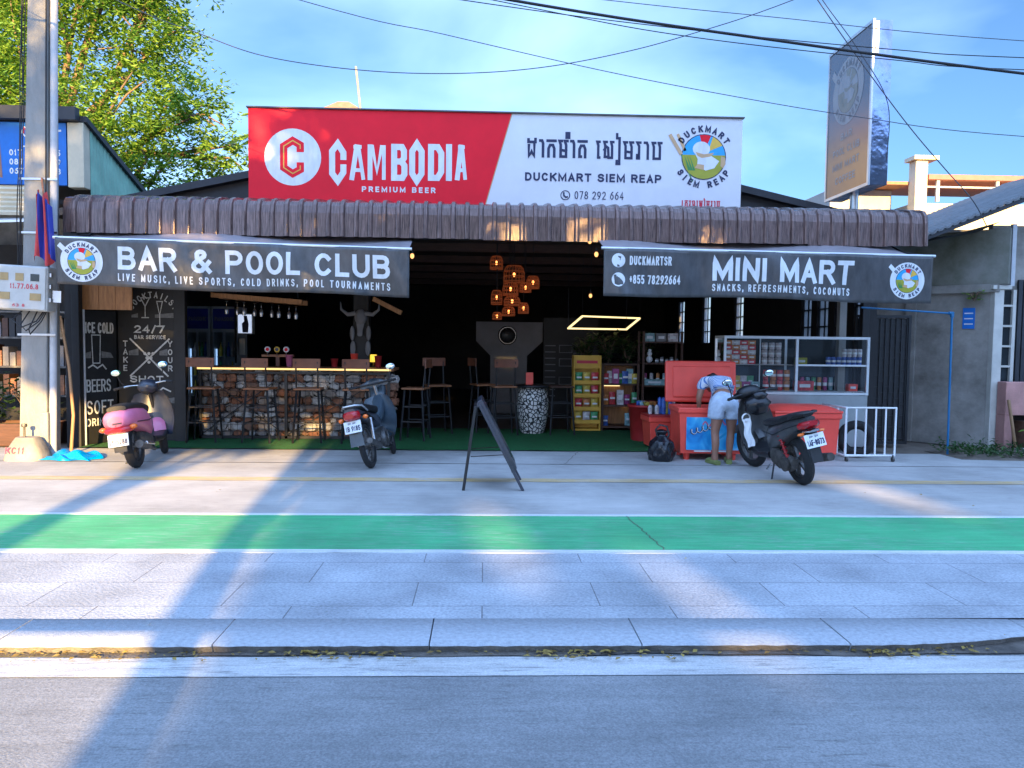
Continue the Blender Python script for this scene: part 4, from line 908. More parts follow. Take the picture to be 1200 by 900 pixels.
fl_ = thing('flag', 'limp blue and red flag hanging from the concrete pole above the meter box', 'flag', (-5.38, 9.66, 3.3))
mb = MB('wood'); mb.tube([(-5.42, 9.72, 3.42), (-5.30, 9.58, 2.95)], .012, 8); part('staff', mb, fl_)
mb = MB('flag_blue')
for band, (u0, u1, m) in enumerate(((0, .3, 'flag_red'), (.3, .62, 'flag_blue'), (.62, 1, 'flag_red'), )):
    mb.use(m)
    mb.grid(6, 14, lambda u, v, u0=u0, u1=u1: (-5.475 + .05 * (1 - v) + (.12 + .14 * v) * (u0 + (u1 - u0) * u) , 9.6 + .045 * math.sin((u0 + (u1 - u0) * u) * 13 + v * 2.5), 3.2 - v * .80 + .06 * math.sin((u0 + (u1 - u0) * u) * 7)))
mb.use('flag_blue'); mb.grid(6, 14, lambda u, v: (-5.30 + .07 * u + .03 * v, 9.56 + .03 * math.sin(u * 8), 3.15 - .66 * v - .1 * u))
part('cloth', mb, fl_)
cw = thing('concrete_weight', 'rough concrete sign footing with a steel eye at the foot of the pole', 'concrete block', (-5.56, 9.52, 0))
mb = MB('old_wall')
def cwf(u, v):
    a = u * 6.28318; w = 1 - .5 * v ** 1.6; return (-5.54 + .235 * w * math.copysign(abs(math.cos(a)) ** .6, math.cos(a)), 9.52 + .2 * w * math.copysign(abs(math.sin(a)) ** .6, math.sin(a)), .27 * v)
mb.grid(32, 8, cwf); mb.face([cwf(i / 32, 1) for i in range(32)]); part('block', mb, cw)
mb = MB('engine'); mb.tube([(-5.58, 9.52, .26), (-5.58, 9.52, .42)], .014, 8); mb.lathe([(.03, .39), (.035, .41), (.03, .43)], (-5.58, 9.52, 0), 12); part('eye', mb, cw)
mb = MB('red_text'); text(mb, 'KC11', -5.70, .09, .075, lambda u, v, d: (u, 9.325 + (v - .05) * .28 - d, v), t=.16, width=.22, d=.008); part('lettering', mb, cw)
mb = MB('tarp_blue')
r_ = random.Random(9); ph = [(r_.uniform(3, 14), r_.uniform(3, 14), r_.uniform(0, 6)) for _ in range(7)]
def tarp(u, v):
    x = -5.36 + .66 * u; y = 9.36 + .42 * v; e = (4 * u * (1 - u)) ** .5 * (4 * v * (1 - v)) ** .5
    z = e * (.065 + .022 * sum(math.sin(a * u + b_ * v + c) for a, b_, c in ph) / 1.6 + .05 * math.sin(u * 19 + v * 6) * .4)
    return (x + .05 * math.sin(v * 9 + u * 3), y + .04 * math.sin(u * 11), max(.006, z + .01))
mb.grid(48, 34, tarp); solo('tarpaulin', mb, 'crumpled bright blue plastic tarpaulin lying on the concrete by the pole', 'tarpaulin', (-5.03, 9.57, 0))
mb = MB('bamboo'); mb.tube([(-5.24, 9.92, 0), (-5.19, 9.9, .5), (-5.22, 9.88, 1.1), (-5.30, 9.85, 1.75)], [.021, .02, .019, .016], 8)
solo('bamboo_stick', mb, 'bare wooden stick leaning upright beside the concrete pole', 'stick', (-5.24, 9.9, 0))

# ================================================================ overhead cables
def wire(label, pts, r, cat='cable', m='cable', name='overhead_cable'):
    mb = MB(m); Q = [Vector(p) for p in pts]; out = []
    for i in range(len(Q) - 1):                       # Catmull-Rom through the given points
        p0, p1, p2, p3 = Q[max(0, i - 1)], Q[i], Q[i + 1], Q[min(len(Q) - 1, i + 2)]
        for k in range(8):
            t = k / 8; out.append(.5 * ((2 * p1) + (p2 - p0) * t + (2 * p0 - 5 * p1 + 4 * p2 - p3) * t * t + (3 * p1 - p0 - 3 * p2 + p3) * t ** 3))
    out.append(Q[-1]); mb.tube(out, r, 6); solo(name, mb, label, cat, tuple(Q[len(Q) // 2]))
wire('thick black overhead cable crossing in front of the upright light box', [(x, 8, 4.95 - .1124 * (x - .24) + .0035 * (x - .24) * (x - 5.58)) for x in (-18, -12, -6, 0, 3, 6, 10, 14, 20)], .0145)
wire('thin black wire sagging in a deep loop above the hoarding', [(-8, 8.5, 7.2), (-5.5, 8.5, 5.8), (-3.81, 8.5, 5.0), (-3.1, 8.5, 4.74), (-2.47, 8.5, 4.53), (-1.75, 8.5, 4.42), (-.93, 8.5, 4.37), (-.1, 8.5, 4.39), (.63, 8.5, 4.47), (1.37, 8.5, 4.62), (2.12, 8.5, 4.83), (3.32, 8.5, 5.25), (5.5, 8.5, 6.2)], .0048, m='cable_thin')
wire('thin straight wire running down across the sky from upper left to far right', [(-8, 9, 6.9), (-2.14, 9, 5.32), (-.5, 9, 4.98), (1.26, 9, 4.63), (2.75, 9, 4.38), (4.27, 9, 4.17), (6.32, 9, 3.98), (12, 9, 3.8)], .0045, m='cable_thin')
wire('topmost thin wire at the upper right, above the light box top', [(-4, 8.2, 5.5), (1.14, 8.2, 5.07), (2.94, 8.2, 4.94), (5.71, 8.2, 4.76), (12, 8.2, 4.6)], .004, m='cable_thin')
wire('thin wire just above the thick cable at upper right', [(-5, 8.4, 5.7), (-.29, 8.4, 5.11), (2.09, 8.4, 4.87), (4.43, 8.4, 4.71), (5.86, 8.4, 4.66), (12, 8.4, 4.6)], .005)
wire('thin wire hugging the thick cable where it crosses the light box', [(-5, 8.45, 6.0), (.16, 8.45, 5.12), (2.09, 8.45, 4.82), (4.43, 8.45, 4.62), (5.86, 8.45, 4.55), (12, 8.45, 4.5)], .005)
wire('frayed service wire dropping steeply past the light box to the right roof', [(3.2, 9, 6.3), (3.8, 9, 5.48), (4.24, 9, 4.91), (4.72, 9, 4.32), (5.04, 9, 3.95), (5.41, 9, 3.56), (5.74, 9, 3.22), (6.05, 9.2, 2.96)], .006, m='cable_thin')
wire('second service wire ending on the side of the light box', [(3.3, 9.05, 6.3), (3.88, 9.05, 5.5), (4.32, 9.05, 4.95), (4.75, 9.15, 4.37), (5.2, 10.0, 3.9)], .005, m='cable_thin')

# ================================================================ upright light box sign on the roof
lb = thing('light_box_sign', 'tall upright light box sign with mirrored steel edge on a post above eave', 'sign', (5.2, 10.9, 3.62))
mb = MB('mirror_steel'); mb.bx(5.085, 5.325, 10.2, 11.5, 3.64, 5.78); part('casing', mb, lb)
mb = MB('lightbox_reflection'); mb.bx(5.072, 5.084, 10.23, 11.47, 3.67, 5.75); mb.v = [Vector((p.x, p.y, p.z)) for p in mb.v]; part('face', mb, lb)
mb = MB('steel'); 
for (y0, y1, z0, z1) in ((10.19, 10.23, 3.63, 5.79), (11.47, 11.51, 3.63, 5.79), (10.23, 11.47, 3.63, 3.67), (10.23, 11.47, 5.75, 5.79)): mb.bx(5.06, 5.086, y0, y1, z0, z1)
part('trim', mb, lb)
mb = MB('white'); mb.bx(5.10, 5.14, 10.19, 10.199, 5.35, 5.76); part('strip', mb, lb)
mb = MB('steel'); mb.tube([(5.2, 10.85, 3.0), (5.2, 10.85, 3.64)], .06, 12); part('post', mb, lb)
mb = MB('letter'); lfn = lambda u, v, d: (5.072 - d, 11.5 - u, v)
emblem(mb, .62, 5.08, .46, lfn, True, .003, 'bike_grey'); mb.mats = [{'letter': 'faded_light', 'logo_blue': 'faded_light', 'bike_grey': 'faded_dark'}.get(q, 'faded_mid') for q in mb.mats]; mb2 = MB('faded_light')
part('badge', mb, lb)
for i, (s_, w) in enumerate((('BAR', .34), ('POOL CLUB', .8), ('MINI MART', .8), ('COFFEE', .6))):
    text(mb2, s_, .62 - w / 2, 4.42 - i * .2, .10, lfn, t=.18, width=w)
part('lettering', mb2, lb)

# ================================================================ right neighbour: stained wall, roof, house behind
rw = thing('concrete_wall', 'grey stained concrete wall with a pale corner post right of the gate', 'wall', (6.9, 11.5, 0))
A_, B_ = Vector((6.28, 12.35, 0)), Vector((7.42, 11.12, 0)); wd = (B_ - A_).normalized(); wn_ = Vector((wd.y, -wd.x, 0))
if wn_.y > 0: wn_ = -wn_
def wbox(mb, a, b_, o0, o1, z0, z1):
    p = [A_ + wd * a + wn_ * o0, A_ + wd * b_ + wn_ * o0, A_ + wd * b_ + wn_ * o1, A_ + wd * a + wn_ * o1]
    mb.add([(q.x, q.y, z0) for q in p] + [(q.x, q.y, z1) for q in p], [(3, 2, 1, 0), (4, 5, 6, 7), (0, 1, 5, 4), (1, 2, 6, 5), (2, 3, 7, 6), (3, 0, 4, 7)])
WL = (B_ - A_).length
mb = MB('old_wall'); wbox(mb, 0, WL, -.12, 0, 0, 2.3); part('wall_panel', mb, rw)
mb = MB('old_wall'); wbox(mb, .52, .68, 0, .05, 0, 2.3); part('pilaster', mb, rw, bevel=.008)
mb = MB('old_wall'); wbox(mb, -.1, WL + .12, -.14, .07, 2.3, 2.42); part('beam', mb, rw, bevel=.008)
mb = MB('mossy_panel'); wbox(mb, -.2, WL + .22, -.06, .03, 2.42, 3.22); part('upper_panel', mb, rw)
mb = MB('pale_post'); mb.bx(7.42, 7.56, 11.02, 11.16, 0, 2.34); mb.bx(7.38, 7.66, 11.0, 11.18, 2.34, 2.40); part('post', mb, rw, bevel=.008)
mb = MB('grey_pipe'); mb.bx(7.70, 7.76, 11.1, 11.16, 2.4, 3.3); part('upright', mb, rw)
pp = thing('water_pipe', 'bright blue water pipe bent square in front of the concrete wall', 'pipe', (6.43, 10.4, 0))
mb = MB('pipe_blue'); mb.tube([(6.43, 10.4, 0), (6.41, 10.4, 1.92)], .015, 10); mb.tube([(6.38, 10.4, 1.955), (5.15, 10.42, 2.02)], .012, 8); part('tube', mb, pp)
mb = MB('pipe_blue'); mb.tube([(6.41, 10.4, 1.90), (6.41, 10.4, 1.975)], .026, 10); mb.tube([(6.425, 10.4, 1.955), (6.36, 10.4, 1.958)], .024, 10); part('elbow', mb, pp)
ns = thing('notice_plate', 'small blue notice plate fixed high on the concrete wall near its corner', 'notice', (7.2, 11.2, 1.9))
pc = A_ + wd * (WL - .27) + wn_ * .012
nfn = lambda u, v, d: tuple(pc + wd * u + wn_ * d + Vector((0, 0, v)))
mb = MB('sign_blue'); mb.prism([(-.08, 1.77), (.08, 1.77), (.08, 2.08), (-.08, 2.08)], nfn, -.008, .004); part('plate', mb, ns)
mb = MB('letter')
for i in range(3): ribbon(mb, [(-.05, 1.84 + i * .08), (.05, 1.84 + i * .08)], .016, nfn, .006)
part('lettering', mb, ns)
shrub('wall_weed', 'small green weed sprouting under the beam at the wall corner', (7.2, 11.16, 2.18), .14, .14, 40, .09, 'leaf', 41)
wl = thing('window_frame', 'narrow white window lattice right of the pale wall post', 'window', (7.75, 11.25, .9))
mb = MB('pale_post'); mb.bx(7.60, 7.65, 11.2, 11.25, .95, 2.35); mb.bx(7.82, 7.87, 11.2, 11.25, .95, 2.35)
for z in (1.2, 1.5, 1.8, 2.1): mb.bx(7.65, 7.82, 11.205, 11.245, z, z + .03)
part('frame', mb, wl); mb = MB('glass_dark'); mb.bx(7.65, 7.82, 11.246, 11.252, .95, 2.35); part('pane', mb, wl)
rs = thing('neighbour_house', 'low right hand shop with grey shutter under a sloping metal roof', 'building', (9, 12, 0))
mb = MB('roof_dark')
for i in range(30): mb.bx(7.9 + i * .08, 7.96 + i * .08, 11.2, 11.24, .9, 2.5)
part('shutter', mb, rs)
mb = MB('old_wall'); mb.bx(7.5, 12, 11.26, 11.36, 0, 3.3); part('wall', mb, rs)
mb = MB('old_wall'); mb.bx(6.2, 12, 15, 15.1, 0, 3.8); part('wall', mb, rs)
mb = MB('roof_zinc')
def rsf(u, v):
    w = .02 * (1 if int(u * 60) % 2 else 0); return (6.18 + 3.2 * u + .9 * v, 10.75 + 4.4 * v, 3.06 + 1.32 * u + .35 * v + w)
mb.grid(120, 2, rsf, False); o = part('roof', mb, rs); so = o.modifiers.new('thick', 'SOLIDIFY'); so.thickness = .03
mb = MB('roof_dark'); mb.add([(6.25, 10.78, 2.98), (7.3, 10.78, 3.28), (7.3, 11.3, 3.2), (6.25, 11.9, 3.1)], [(0, 1, 2, 3)]); mb.bar((6.2, 10.8, 3.02), (9.4, 10.8, 4.3), .06, .06); part('fascia', mb, rs)
pw = thing('low_wall', 'low pinkish plastered wall with a dark brick hearth opening at right edge', 'wall', (7.9, 10.95, 0))
mb = MB('pink_wall'); mb.bx(7.5, 9.2, 10.8, 11.0, .52, 1.0); mb.bx(7.5, 7.62, 10.8, 11.0, 0, .52); mb.bx(8.25, 9.2, 10.8, 11.0, 0, .52); part('wall_panel', mb, pw, bevel=.01)
mb = MB('stone_d'); mb.bx(7.85, 8.1, 10.85, 11.1, .0, .42); part('brick', mb, pw); mb = MB('black_wall'); mb.bx(7.62, 8.25, 11.1, 11.14, 0, .52); part('recess', mb, pw)
mb = MB('bamboo'); mb.tube([(7.62, 10.7, 0), (7.5, 10.74, .75)], .022, 8); solo('plank', mb, 'short wooden stick leaning against the pale wall post', 'stick', (7.6, 10.7, 0))
mb = MB('soil'); r_ = random.Random(3)
mb.grid(40, 14, lambda u, v: (6.35 + 3 * u, 9.95 + .9 * v - .35 * u, .002 + .13 * (4 * v * (1 - v)) * (.5 + .5 * math.sin(u * 13) * math.sin(u * 5 + v * 7)) * min(1, u * 5))); struct('earth_bank', mb)
mb = MB('leaf_dark'); r_ = random.Random(8)
for i in range(1300):
    u = r_.random(); x = 6.4 + 2.6 * u; y = 10.0 + .75 * r_.random() - .3 * u; z = .03 + abs(r_.gauss(0, .06)); s_ = r_.uniform(.02, .055); a = r_.uniform(0, 6.28)
    q = Matrix.Rotation(a, 3, 'Z') @ Matrix.Rotation(r_.uniform(-.9, .2), 3, 'Y')
    mb.add([Vector((x, y, z)) + q @ Vector(p) for p in ((0, 0, 0), (s_, s_ * .4, .01), (s_ * 2, 0, 0), (s_, -s_ * .4, .01))], [(0, 1, 2, 3)])
o = struct('ground_cover', mb, 'stuff')
for i, x in enumerate((7.72, 8.05)): shrub('weed', ('leafy green weed by the pink wall at the right edge', 'leafy green weed furthest right below pink wall')[i], (x, 10.25, .05), .22, .42, 170, .15, 'leaf', 50 + i)
for i in range(7):
    mb = MB(('white', 'stone_c', 'pack_3', 'stone_a', 'red_dark')[i % 5]); x = 7.3 + .13 * i; y = 10.1 + r_.uniform(-.2, .25); s_ = r_.uniform(.05, .10)
    mb.ell((x, y, .06 + s_ * .4), (s_, s_ * .8, s_ * .6), 7, 5, Matrix.Rotation(r_.uniform(0, 3), 3, 'X')); solo('litter', mb, 'scrap of rubbish on the weedy bank by the pink wall', 'rubbish', (x, y, .05), 'rubbish on the weedy bank')
yh = thing('yellow_house', 'cream and yellow house with a red roof rail rising behind right roof', 'building', (13, 20, 0))
mb = MB('house_yellow'); mb.bx(11.5, 18, 20.6, 24, 0, 5.35); part('wall', mb, yh)
mb = MB('house_yellow'); mb.bx(11.2, 11.52, 20, 20.35, 0, 6.35); part('column', mb, yh, bevel=.02); mb = MB('house_yellow'); mb.bx(11.1, 11.75, 19.9, 20.4, 6.35, 6.45); part('column_cap', mb, yh)
mb = MB('roof_red'); mb.bx(11.55, 18, 20.0, 20.2, 5.86, 5.99); mb.add([(11.55, 20.2, 5.9), (18, 20.2, 5.9), (18, 24, 6.2), (11.55, 24, 6.2)], [(0, 1, 2, 3)]); part('roof', mb, yh)
mb = MB('grey_pipe')
for x in (11.8, 13.4, 15): mb.bx(x, x + .08, 20.05, 20.12, 5.3, 5.86)
mb.bx(11.55, 18, 20.06, 20.1, 5.66, 5.70)
part('rail', mb, yh)
mb = MB('house_pale'); mb.bx(9.4, 11.1, 21, 24, 0, 5.75); part('annexe', mb, yh); mb = MB('roof_tile'); mb.bx(9.6, 11.2, 20.3, 24, 5.77, 5.85); part('annexe_roof', mb, yh)
hs = thing('tiled_house', 'distant house showing only its brown tiled roof peak above hoarding', 'house', (-5.7, 32, 0))
mb = MB('house_pale'); mb.bx(-7.2, -4.2, 30.5, 33.5, 0, 9.8); part('wall', mb, hs)
mb = MB('roof_tile'); b4 = [(-7.6, 30.1, 9.7), (-3.8, 30.1, 9.7), (-3.8, 33.9, 9.7), (-7.6, 33.9, 9.7)]; mb.add(b4 + [(-5.95, 31.5, 10.95), (-5.5, 31.5, 10.95)], [(0, 1, 5, 4), (1, 2, 5), (2, 3, 4, 5), (3, 0, 4)]); part('roof', mb, hs)
mb = MB('pole_concrete'); mb.tube([(-4.72, 29.5, 0), (-4.72, 29.5, 10), (-4.9, 29.5, 11.65)], .045, 8); solo('mast', mb, 'thin white mast beside the brown tiled roof peak', 'mast', (-4.72, 29.5, 0))

# ================================================================ motorbikes
def torus(mb, c, Rr, rho, w, T=None, n=32):
    prof = [(Rr + rho * math.cos(a * math.pi / 6), w * math.sin(a * math.pi / 6)) for a in range(13)]
    mb.lathe(prof, c, n, 'x', False)
def wheel(root, y, rad, wid, spokes=5, steer=0, thin=False):
    T = Matrix.Translation((0, y, rad)) @ Matrix.Rotation(steer, 4, 'Z')
    mb = MB('rubber'); mb.T = T; rho = .052 if not thin else .04
    torus(mb, (0, 0, 0), rad - rho, rho, wid, n=36)
    w_ = part('rear_wheel' if y < .5 else 'front_wheel', mb, root, world=False)
    mb = MB('engine'); mb.T = T; rr_ = rad - rho * 1.7
    mb.lathe([(rr_, -wid * .6), (rr_ + .012, -wid * .5), (rr_ + .012, wid * .5), (rr_, wid * .6), (rr_ - .02, wid * .4), (rr_ - .02, -wid * .4), (rr_, -wid * .6)], (0, 0, 0), 30, 'x', False)
    mb.lathe([(.045, -.06), (.045, .06)], (0, 0, 0), 14, 'x')
    for k in range(spokes):
        a = 6.28318 * k / spokes; p = Vector((0, math.cos(a), math.sin(a)))
        mb.bar(p * .03, p * rr_, .03 if not thin else .006, .035 if not thin else .006)
    part('rim', mb, w_, world=False); return w_
def mirror(root, sx, hy, hz, top, col='black_plastic', back=None):
    mb = MB('black_steel'); b_ = (sx * .26, hy, hz); tp = (sx * top[0], top[1], top[2]); mb.tube([b_, (sx * (top[0] - .015), (hy + top[1]) / 2, hz + (top[2] - hz) * .5), tp], .007, 6)
    mb.use(col); mb.ell((sx * (top[0] + .01), top[1] - .0, top[2] + .035), (.062, .022, .042), 14, 8)
    m_ = part('mirror', mb, root, world=False)
    mb = MB('mirror_glass'); c = Vector((sx * (top[0] + .01), top[1] - .022, top[2] + .035)); mb.lathe([(.0005, -.006), (.03, -.004), (.042, 0)], (0, 0, 0), 16, 'y', False)
    mb.v = [Vector((p.x * 1.32, p.y, p.z * .9)) + c for p in mb.v]; part('mirror_glass', mb, m_, world=False)
def plate(root, text_rows, c, w, h, tilt=R(-14), m='plate'):
    T = Matrix.Translation(c) @ Matrix.Rotation(tilt, 4, 'X')
    mb = MB(m); mb.T = T; mb.box((0, 0, 0), (w, .006, h)); p_ = part('licence_plate', mb, root, world=False, bevel=.004)
    mb = MB('navy'); mb.T = T; f = lambda u, v, d: (u, -.003 - d, v)
    text(mb, text_rows[0], -w * .42, -h * .34, h * .42, f, t=.17, w=.6, gap=.15, width=w * .84, d=.002)
    if len(text_rows) > 1: text(mb, text_rows[1], -w * .25, h * .2, h * .16, f, t=.2, w=.6, width=w * .5, d=.002)
    part('lettering', mb, p_, world=False)
def shield(mb, w, y0, z0, y1, z1, bulge, th=.03):
    def sf(u, v, k):
        x = (u - .5) * w * (.72 + .5 * math.sin(math.pi * (.15 + .8 * v))) ; e = (2 * (u - .5)) ** 2
        return (x, y0 + (y1 - y0) * v + k * th + bulge * (1 - e) * (1 if k else .7) - .05 * e, z0 + (z1 - z0) * v - (.03 * e if v > .9 else 0))
    mb.grid(14, 12, lambda u, v: sf(u, v, 1)); mb.grid(14, 12, lambda u, v: sf(1 - u, v, 0))
    for a, b_ in ((0, None), (1, None)):
        mb.grid(12, 1, lambda u, v, a=a: sf(a, u, v)); mb.grid(14, 1, lambda u, v, a=a: sf(u, a, v))

# ---- dark grey scooter by the ice chest
s1 = thing('motor_scooter', 'dark grey motor scooter with dirty engine parked by the red ice chests', 'scooter', (3.44, 8.10, 0), R(5), 'motorbikes parked on the forecourt', -R(13)); s1.scale = (.94, .94, .94)
wheel(s1, 0, .285, .055, 5); wheel(s1, 1.26, .285, .045, 5, R(12))
mb = MB('bike_grey')
mb.loft([((0, .58, .44), .075, .10), ((0, .45, .50), .12, .17), ((0, .25, .56), .15, .16), ((0, 0, .645), .155, .125), ((0, -.22, .73), .125, .085), ((0, -.38, .79), .085, .055), ((0, -.46, .82), .05, .03)], 20, 2.8)
part('tail_body', mb, s1, world=False)
mb = MB('seat_vinyl'); mb.loft([((0, .60, .665), .075, .03), ((0, .5, .69), .12, .05), ((0, .25, .735), .14, .05), ((0, .05, .765), .14, .05), ((0, -.05, .80), .13, .05), ((0, -.32, .855), .10, .04), ((0, -.42, .865), .06, .02)], 18, 2.6); part('seat', mb, s1, world=False)
mb = MB('black_plastic'); mb.tube([(-.10, -.1, .80), (-.12, -.3, .87), (-.085, -.44, .89), (0, -.49, .895), (.085, -.44, .89), (.12, -.3, .87), (.10, -.1, .80)], .014, 8); part('grab_rail', mb, s1, world=False)
mb = MB('black_plastic'); mb.loft([((0, .50, .30), .13, .05), ((0, .75, .28), .15, .04), ((0, .98, .32), .14, .05)], 16, 4); part('floorboard', mb, s1, world=False)
mb = MB('bike_grey'); shield(mb, .38, .98, .30, 1.03, .95, .07); part('leg_shield', mb, s1, world=False)
mb = MB('bike_grey'); mb.loft([((0, 1.12, .62), .13, .14), ((0, 1.2, .72), .11, .13), ((0, 1.26, .80), .06, .06)], 16, 2.4); part('front_cowl', mb, s1, world=False)
mb = MB('bike_grey'); mb.T = Matrix.Translation((0, 1.26, .285)) @ Matrix.Rotation(R(12), 4, 'Z')
mb.grid(14, 8, lambda u, v: ((v - .5) * .13, (.315 + .018 * (1 - (2 * v - 1) ** 2)) * math.cos(R(25 + 130 * u)), (.315 + .018 * (1 - (2 * v - 1) ** 2)) * math.sin(R(25 + 130 * u)))); part('front_mudguard', mb, s1, world=False)
mb = MB('black_steel')
for sx in (-1, 1): mb.tube([(sx * .065, 1.26, .285), (sx * .06, 1.15, .55)], .018, 8)
mb.tube([(0, 1.14, .55), (0, 1.0, 1.0)], .022, 8); part('fork', mb, s1, world=False)
mb = MB('black_plastic'); mb.loft([((-.17, 1.0, 1.0), .05, .04), ((0, 1.0, 1.01), .08, .07), ((.17, 1.0, 1.0), .05, .04)], 14); mb.ell((0, 1.03, 1.02), (.16, .11, .085)); mb.tube([(-.33, .90, 1.0), (-.17, .97, 1.01), (.17, .97, 1.01), (.33, .90, 1.0)], .014, 8)
hb = part('handlebar', mb, s1, world=False)
mb = MB('rubber')
for sx in (-1, 1): mb.tube([(sx * .33, .90, 1.0), (sx * .22, .945, 1.008)], .019, 10)
part('grip', mb, hb, world=False)
mb = MB('chrome')
for sx in (-1, 1): mb.tube([(sx * .20, .99, 1.0), (sx * .33, .955, .985)], .006, 6)
part('brake_lever', mb, hb, world=False)
mirror(s1, -1, .95, 1.02, (.27, .97, 1.17)); mirror(s1, 1, .95, 1.02, (.27, .97, 1.17))
mb = MB('tail_red'); mb.loft([((0, -.36, .745), .125, .05), ((0, -.45, .765), .10, .045), ((0, -.50, .78), .05, .025)], 16, 2.6); part('tail_light', mb, s1, world=False)
mb = MB('chrome'); mb.loft([((0, -.40, .685), .10, .014), ((0, -.51, .70), .05, .012)], 12, 4); part('tail_trim', mb, s1, world=False)
mb = MB('black_plastic'); mb.prism([(-.075, .70), (.075, .70), (.06, .34), (-.06, .34)], lambda u, v, d: (u, -.37 - (.70 - v) * .22 - d, v), 0, .012); mb.loft([((0, -.26, .66), .09, .05), ((0, -.43, .66), .06, .03)], 12); part('rear_mudguard', mb, s1, world=False)
plate(s1, ('1AF-8073', 'PP'), (0, -.47, .585), .225, .15)
for sx in (-1, 1):
    mb = MB('orange_lens'); mb.ell((sx * .12, -.41, .665), (.04, .025, .018)); part('indicator', mb, s1, world=False)
mb = MB('dirty_engine'); mb.loft([((-.10, .40, .31), .05, .10), ((-.11, .25, .30), .055, .125), ((-.11, .08, .28), .05, .09), ((-.11, -.02, .28), .05, .10), ((-.10, -.10, .28), .04, .06)], 16, 2.4)
mb.lathe([(.085, -.03), (.085, .012), (.06, .02)], (-.165, 0, .285), 18, 'x'); mb.loft([((.02, .42, .30), .10, .09), ((.03, .2, .36), .09, .10), ((.02, .08, .42), .06, .06)], 14); part('engine', mb, s1, world=False)
mb = MB('tail_red'); pts = []
for k in range(40): a = k * .9; t = k / 39; pts.append((-.135 + .026 * math.cos(a), -.02 + .10 * t + .026 * math.sin(a), .33 + .27 * t))
mb.tube(pts, .006, 5); mb.use('red_dark'); mb.tube([(-.135, -.03, .3), (-.135, .09, .62)], .014, 8); part('shock_absorber', mb, s1, world=False)
mb = MB('dirty_engine'); mb.tube([(.10, .42, .22), (.15, .3, .19), (.16, .1, .24), (.165, -.05, .27)], .02, 8); mb.tube([(.165, -.02, .27), (.175, -.15, .30), (.18, -.40, .35)], [.03, .052, .045], 14); mb.use('chrome'); mb.tube([(.232, -.05, .30), (.232, -.32, .345)], .018, 8); part('exhaust', mb, s1, world=False)
mb = MB('black_steel'); mb.tube([(-.10, .42, .24), (-.20, .36, .05), (-.245, .33, .02)], .011, 8); mb.box((-.245, .32, .02), (.07, .05, .012)); part('kickstand', mb, s1, world=False)
mb = MB('steel'); mb.tube([(-.14, .46, .20), (-.22, .40, .17)], .012, 8); part('footrest', mb, s1, world=False)
hl = MB('white'); q_ = random.Random(2)
hl.grid(10, 16, lambda u, v: (-.16 + .11 * (u - .5) * (1 - .2 * v) + .012 * math.sin(v * 9), .885 - .012 * math.sin(u * 9 + v * 6), .72 - .36 * v)); hl.lathe([(.045, .0), (.06, .012), (.045, .024)], (-.15, .88, .73), 16, 'y', False)
R1 = Matrix.Translation(s1.location) @ s1.rotation_euler.to_matrix().to_4x4() @ Matrix.Scale(.94, 4); hl.v = [R1 @ p for p in hl.v]
solo('carrier_bag', hl, 'limp white plastic bag hanging inside the dark scooter leg shield', 'bag', (3.2, 9.0, .55))
cb = MB('bag_plastic'); cb.ell((.02, .88, .86), (.17, .11, .13), 16, 10); cb.ell((.05, .84, .97), (.10, .07, .06)); cb.v = [R1 @ (p + Vector((.015 * math.sin(p.z * 60), .012 * math.sin(p.x * 50), 0))) for p in cb.v]
solo('shoulder_bag', cb, 'bulky black bag slung from the dark grey scooter handlebar', 'bag', (3.38, 9.0, .86))

mb = MB('cable')
for sx in (-1, 1): mb.tube([(sx * .20, .97, 1.0), (sx * .10, 1.08, .98), (sx * .05, 1.13, .80), (sx * .06, 1.16, .60)], .006, 5)
mb.tube([(-.13, .52, .60), (-.165, .2, .60), (-.14, -.1, .70), (-.11, -.38, .775)], .006, 5); part('cable', mb, s1, world=False)
mb = MB('black_plastic'); mb.box((0, .74, .325), (.26, .36, .012)); part('floor_mat', mb, s1, world=False, bevel=.004)
# ---- black and blue underbone motorbike in front of the bar counter
s2 = thing('underbone_motorbike', 'slim blue black motorbike with spoked wheels parked before the bar counter', 'motorbike', (-1.30, 9.0, 0), -R(6), 'motorbikes parked on the forecourt', -R(13)); s2.scale = (.94, .94, .94)
wheel(s2, 0, .29, .036, 18, 0, True); wheel(s2, 1.24, .29, .034, 18, R(10), True)
mb = MB('bike_navy'); mb.loft([((0, .70, .52), .05, .07), ((0, .5, .56), .075, .10), ((0, .2, .60), .09, .09), ((0, -.1, .67), .095, .07), ((0, -.33, .735), .09, .05), ((0, -.42, .75), .07, .035)], 18, 3); part('tail_body', mb, s2, world=False)
mb = MB('chrome')
for sx in (-1, 1): mb.prism([(-.35, .70), (.05, .60), (.28, .55), (.22, .60), (-.1, .70)], lambda u, v, d, sx=sx: (sx * (.095 + d - .03 * max(0, -u - .1)), u, v), 0, .008)
part('side_stripe', mb, s2, world=False)
mb = MB('seat_vinyl'); mb.loft([((0, .62, .66), .06, .03), ((0, .5, .70), .105, .045), ((0, .2, .735), .125, .045), ((0, -.1, .78), .12, .045), ((0, -.30, .805), .09, .03)], 18, 2.8); part('seat', mb, s2, world=False)
mb = MB('alu'); mb.tube([(-.10, .0, .72), (-.115, -.25, .80), (-.07, -.40, .82), (.07, -.40, .82), (.115, -.25, .80), (.10, .0, .72)], .011, 8); part('grab_rail', mb, s2, world=False)
mb = MB('bike_blue'); shield(mb, .40, .80, .30, .98, .86, .06, .02); part('leg_shield', mb, s2, world=False)
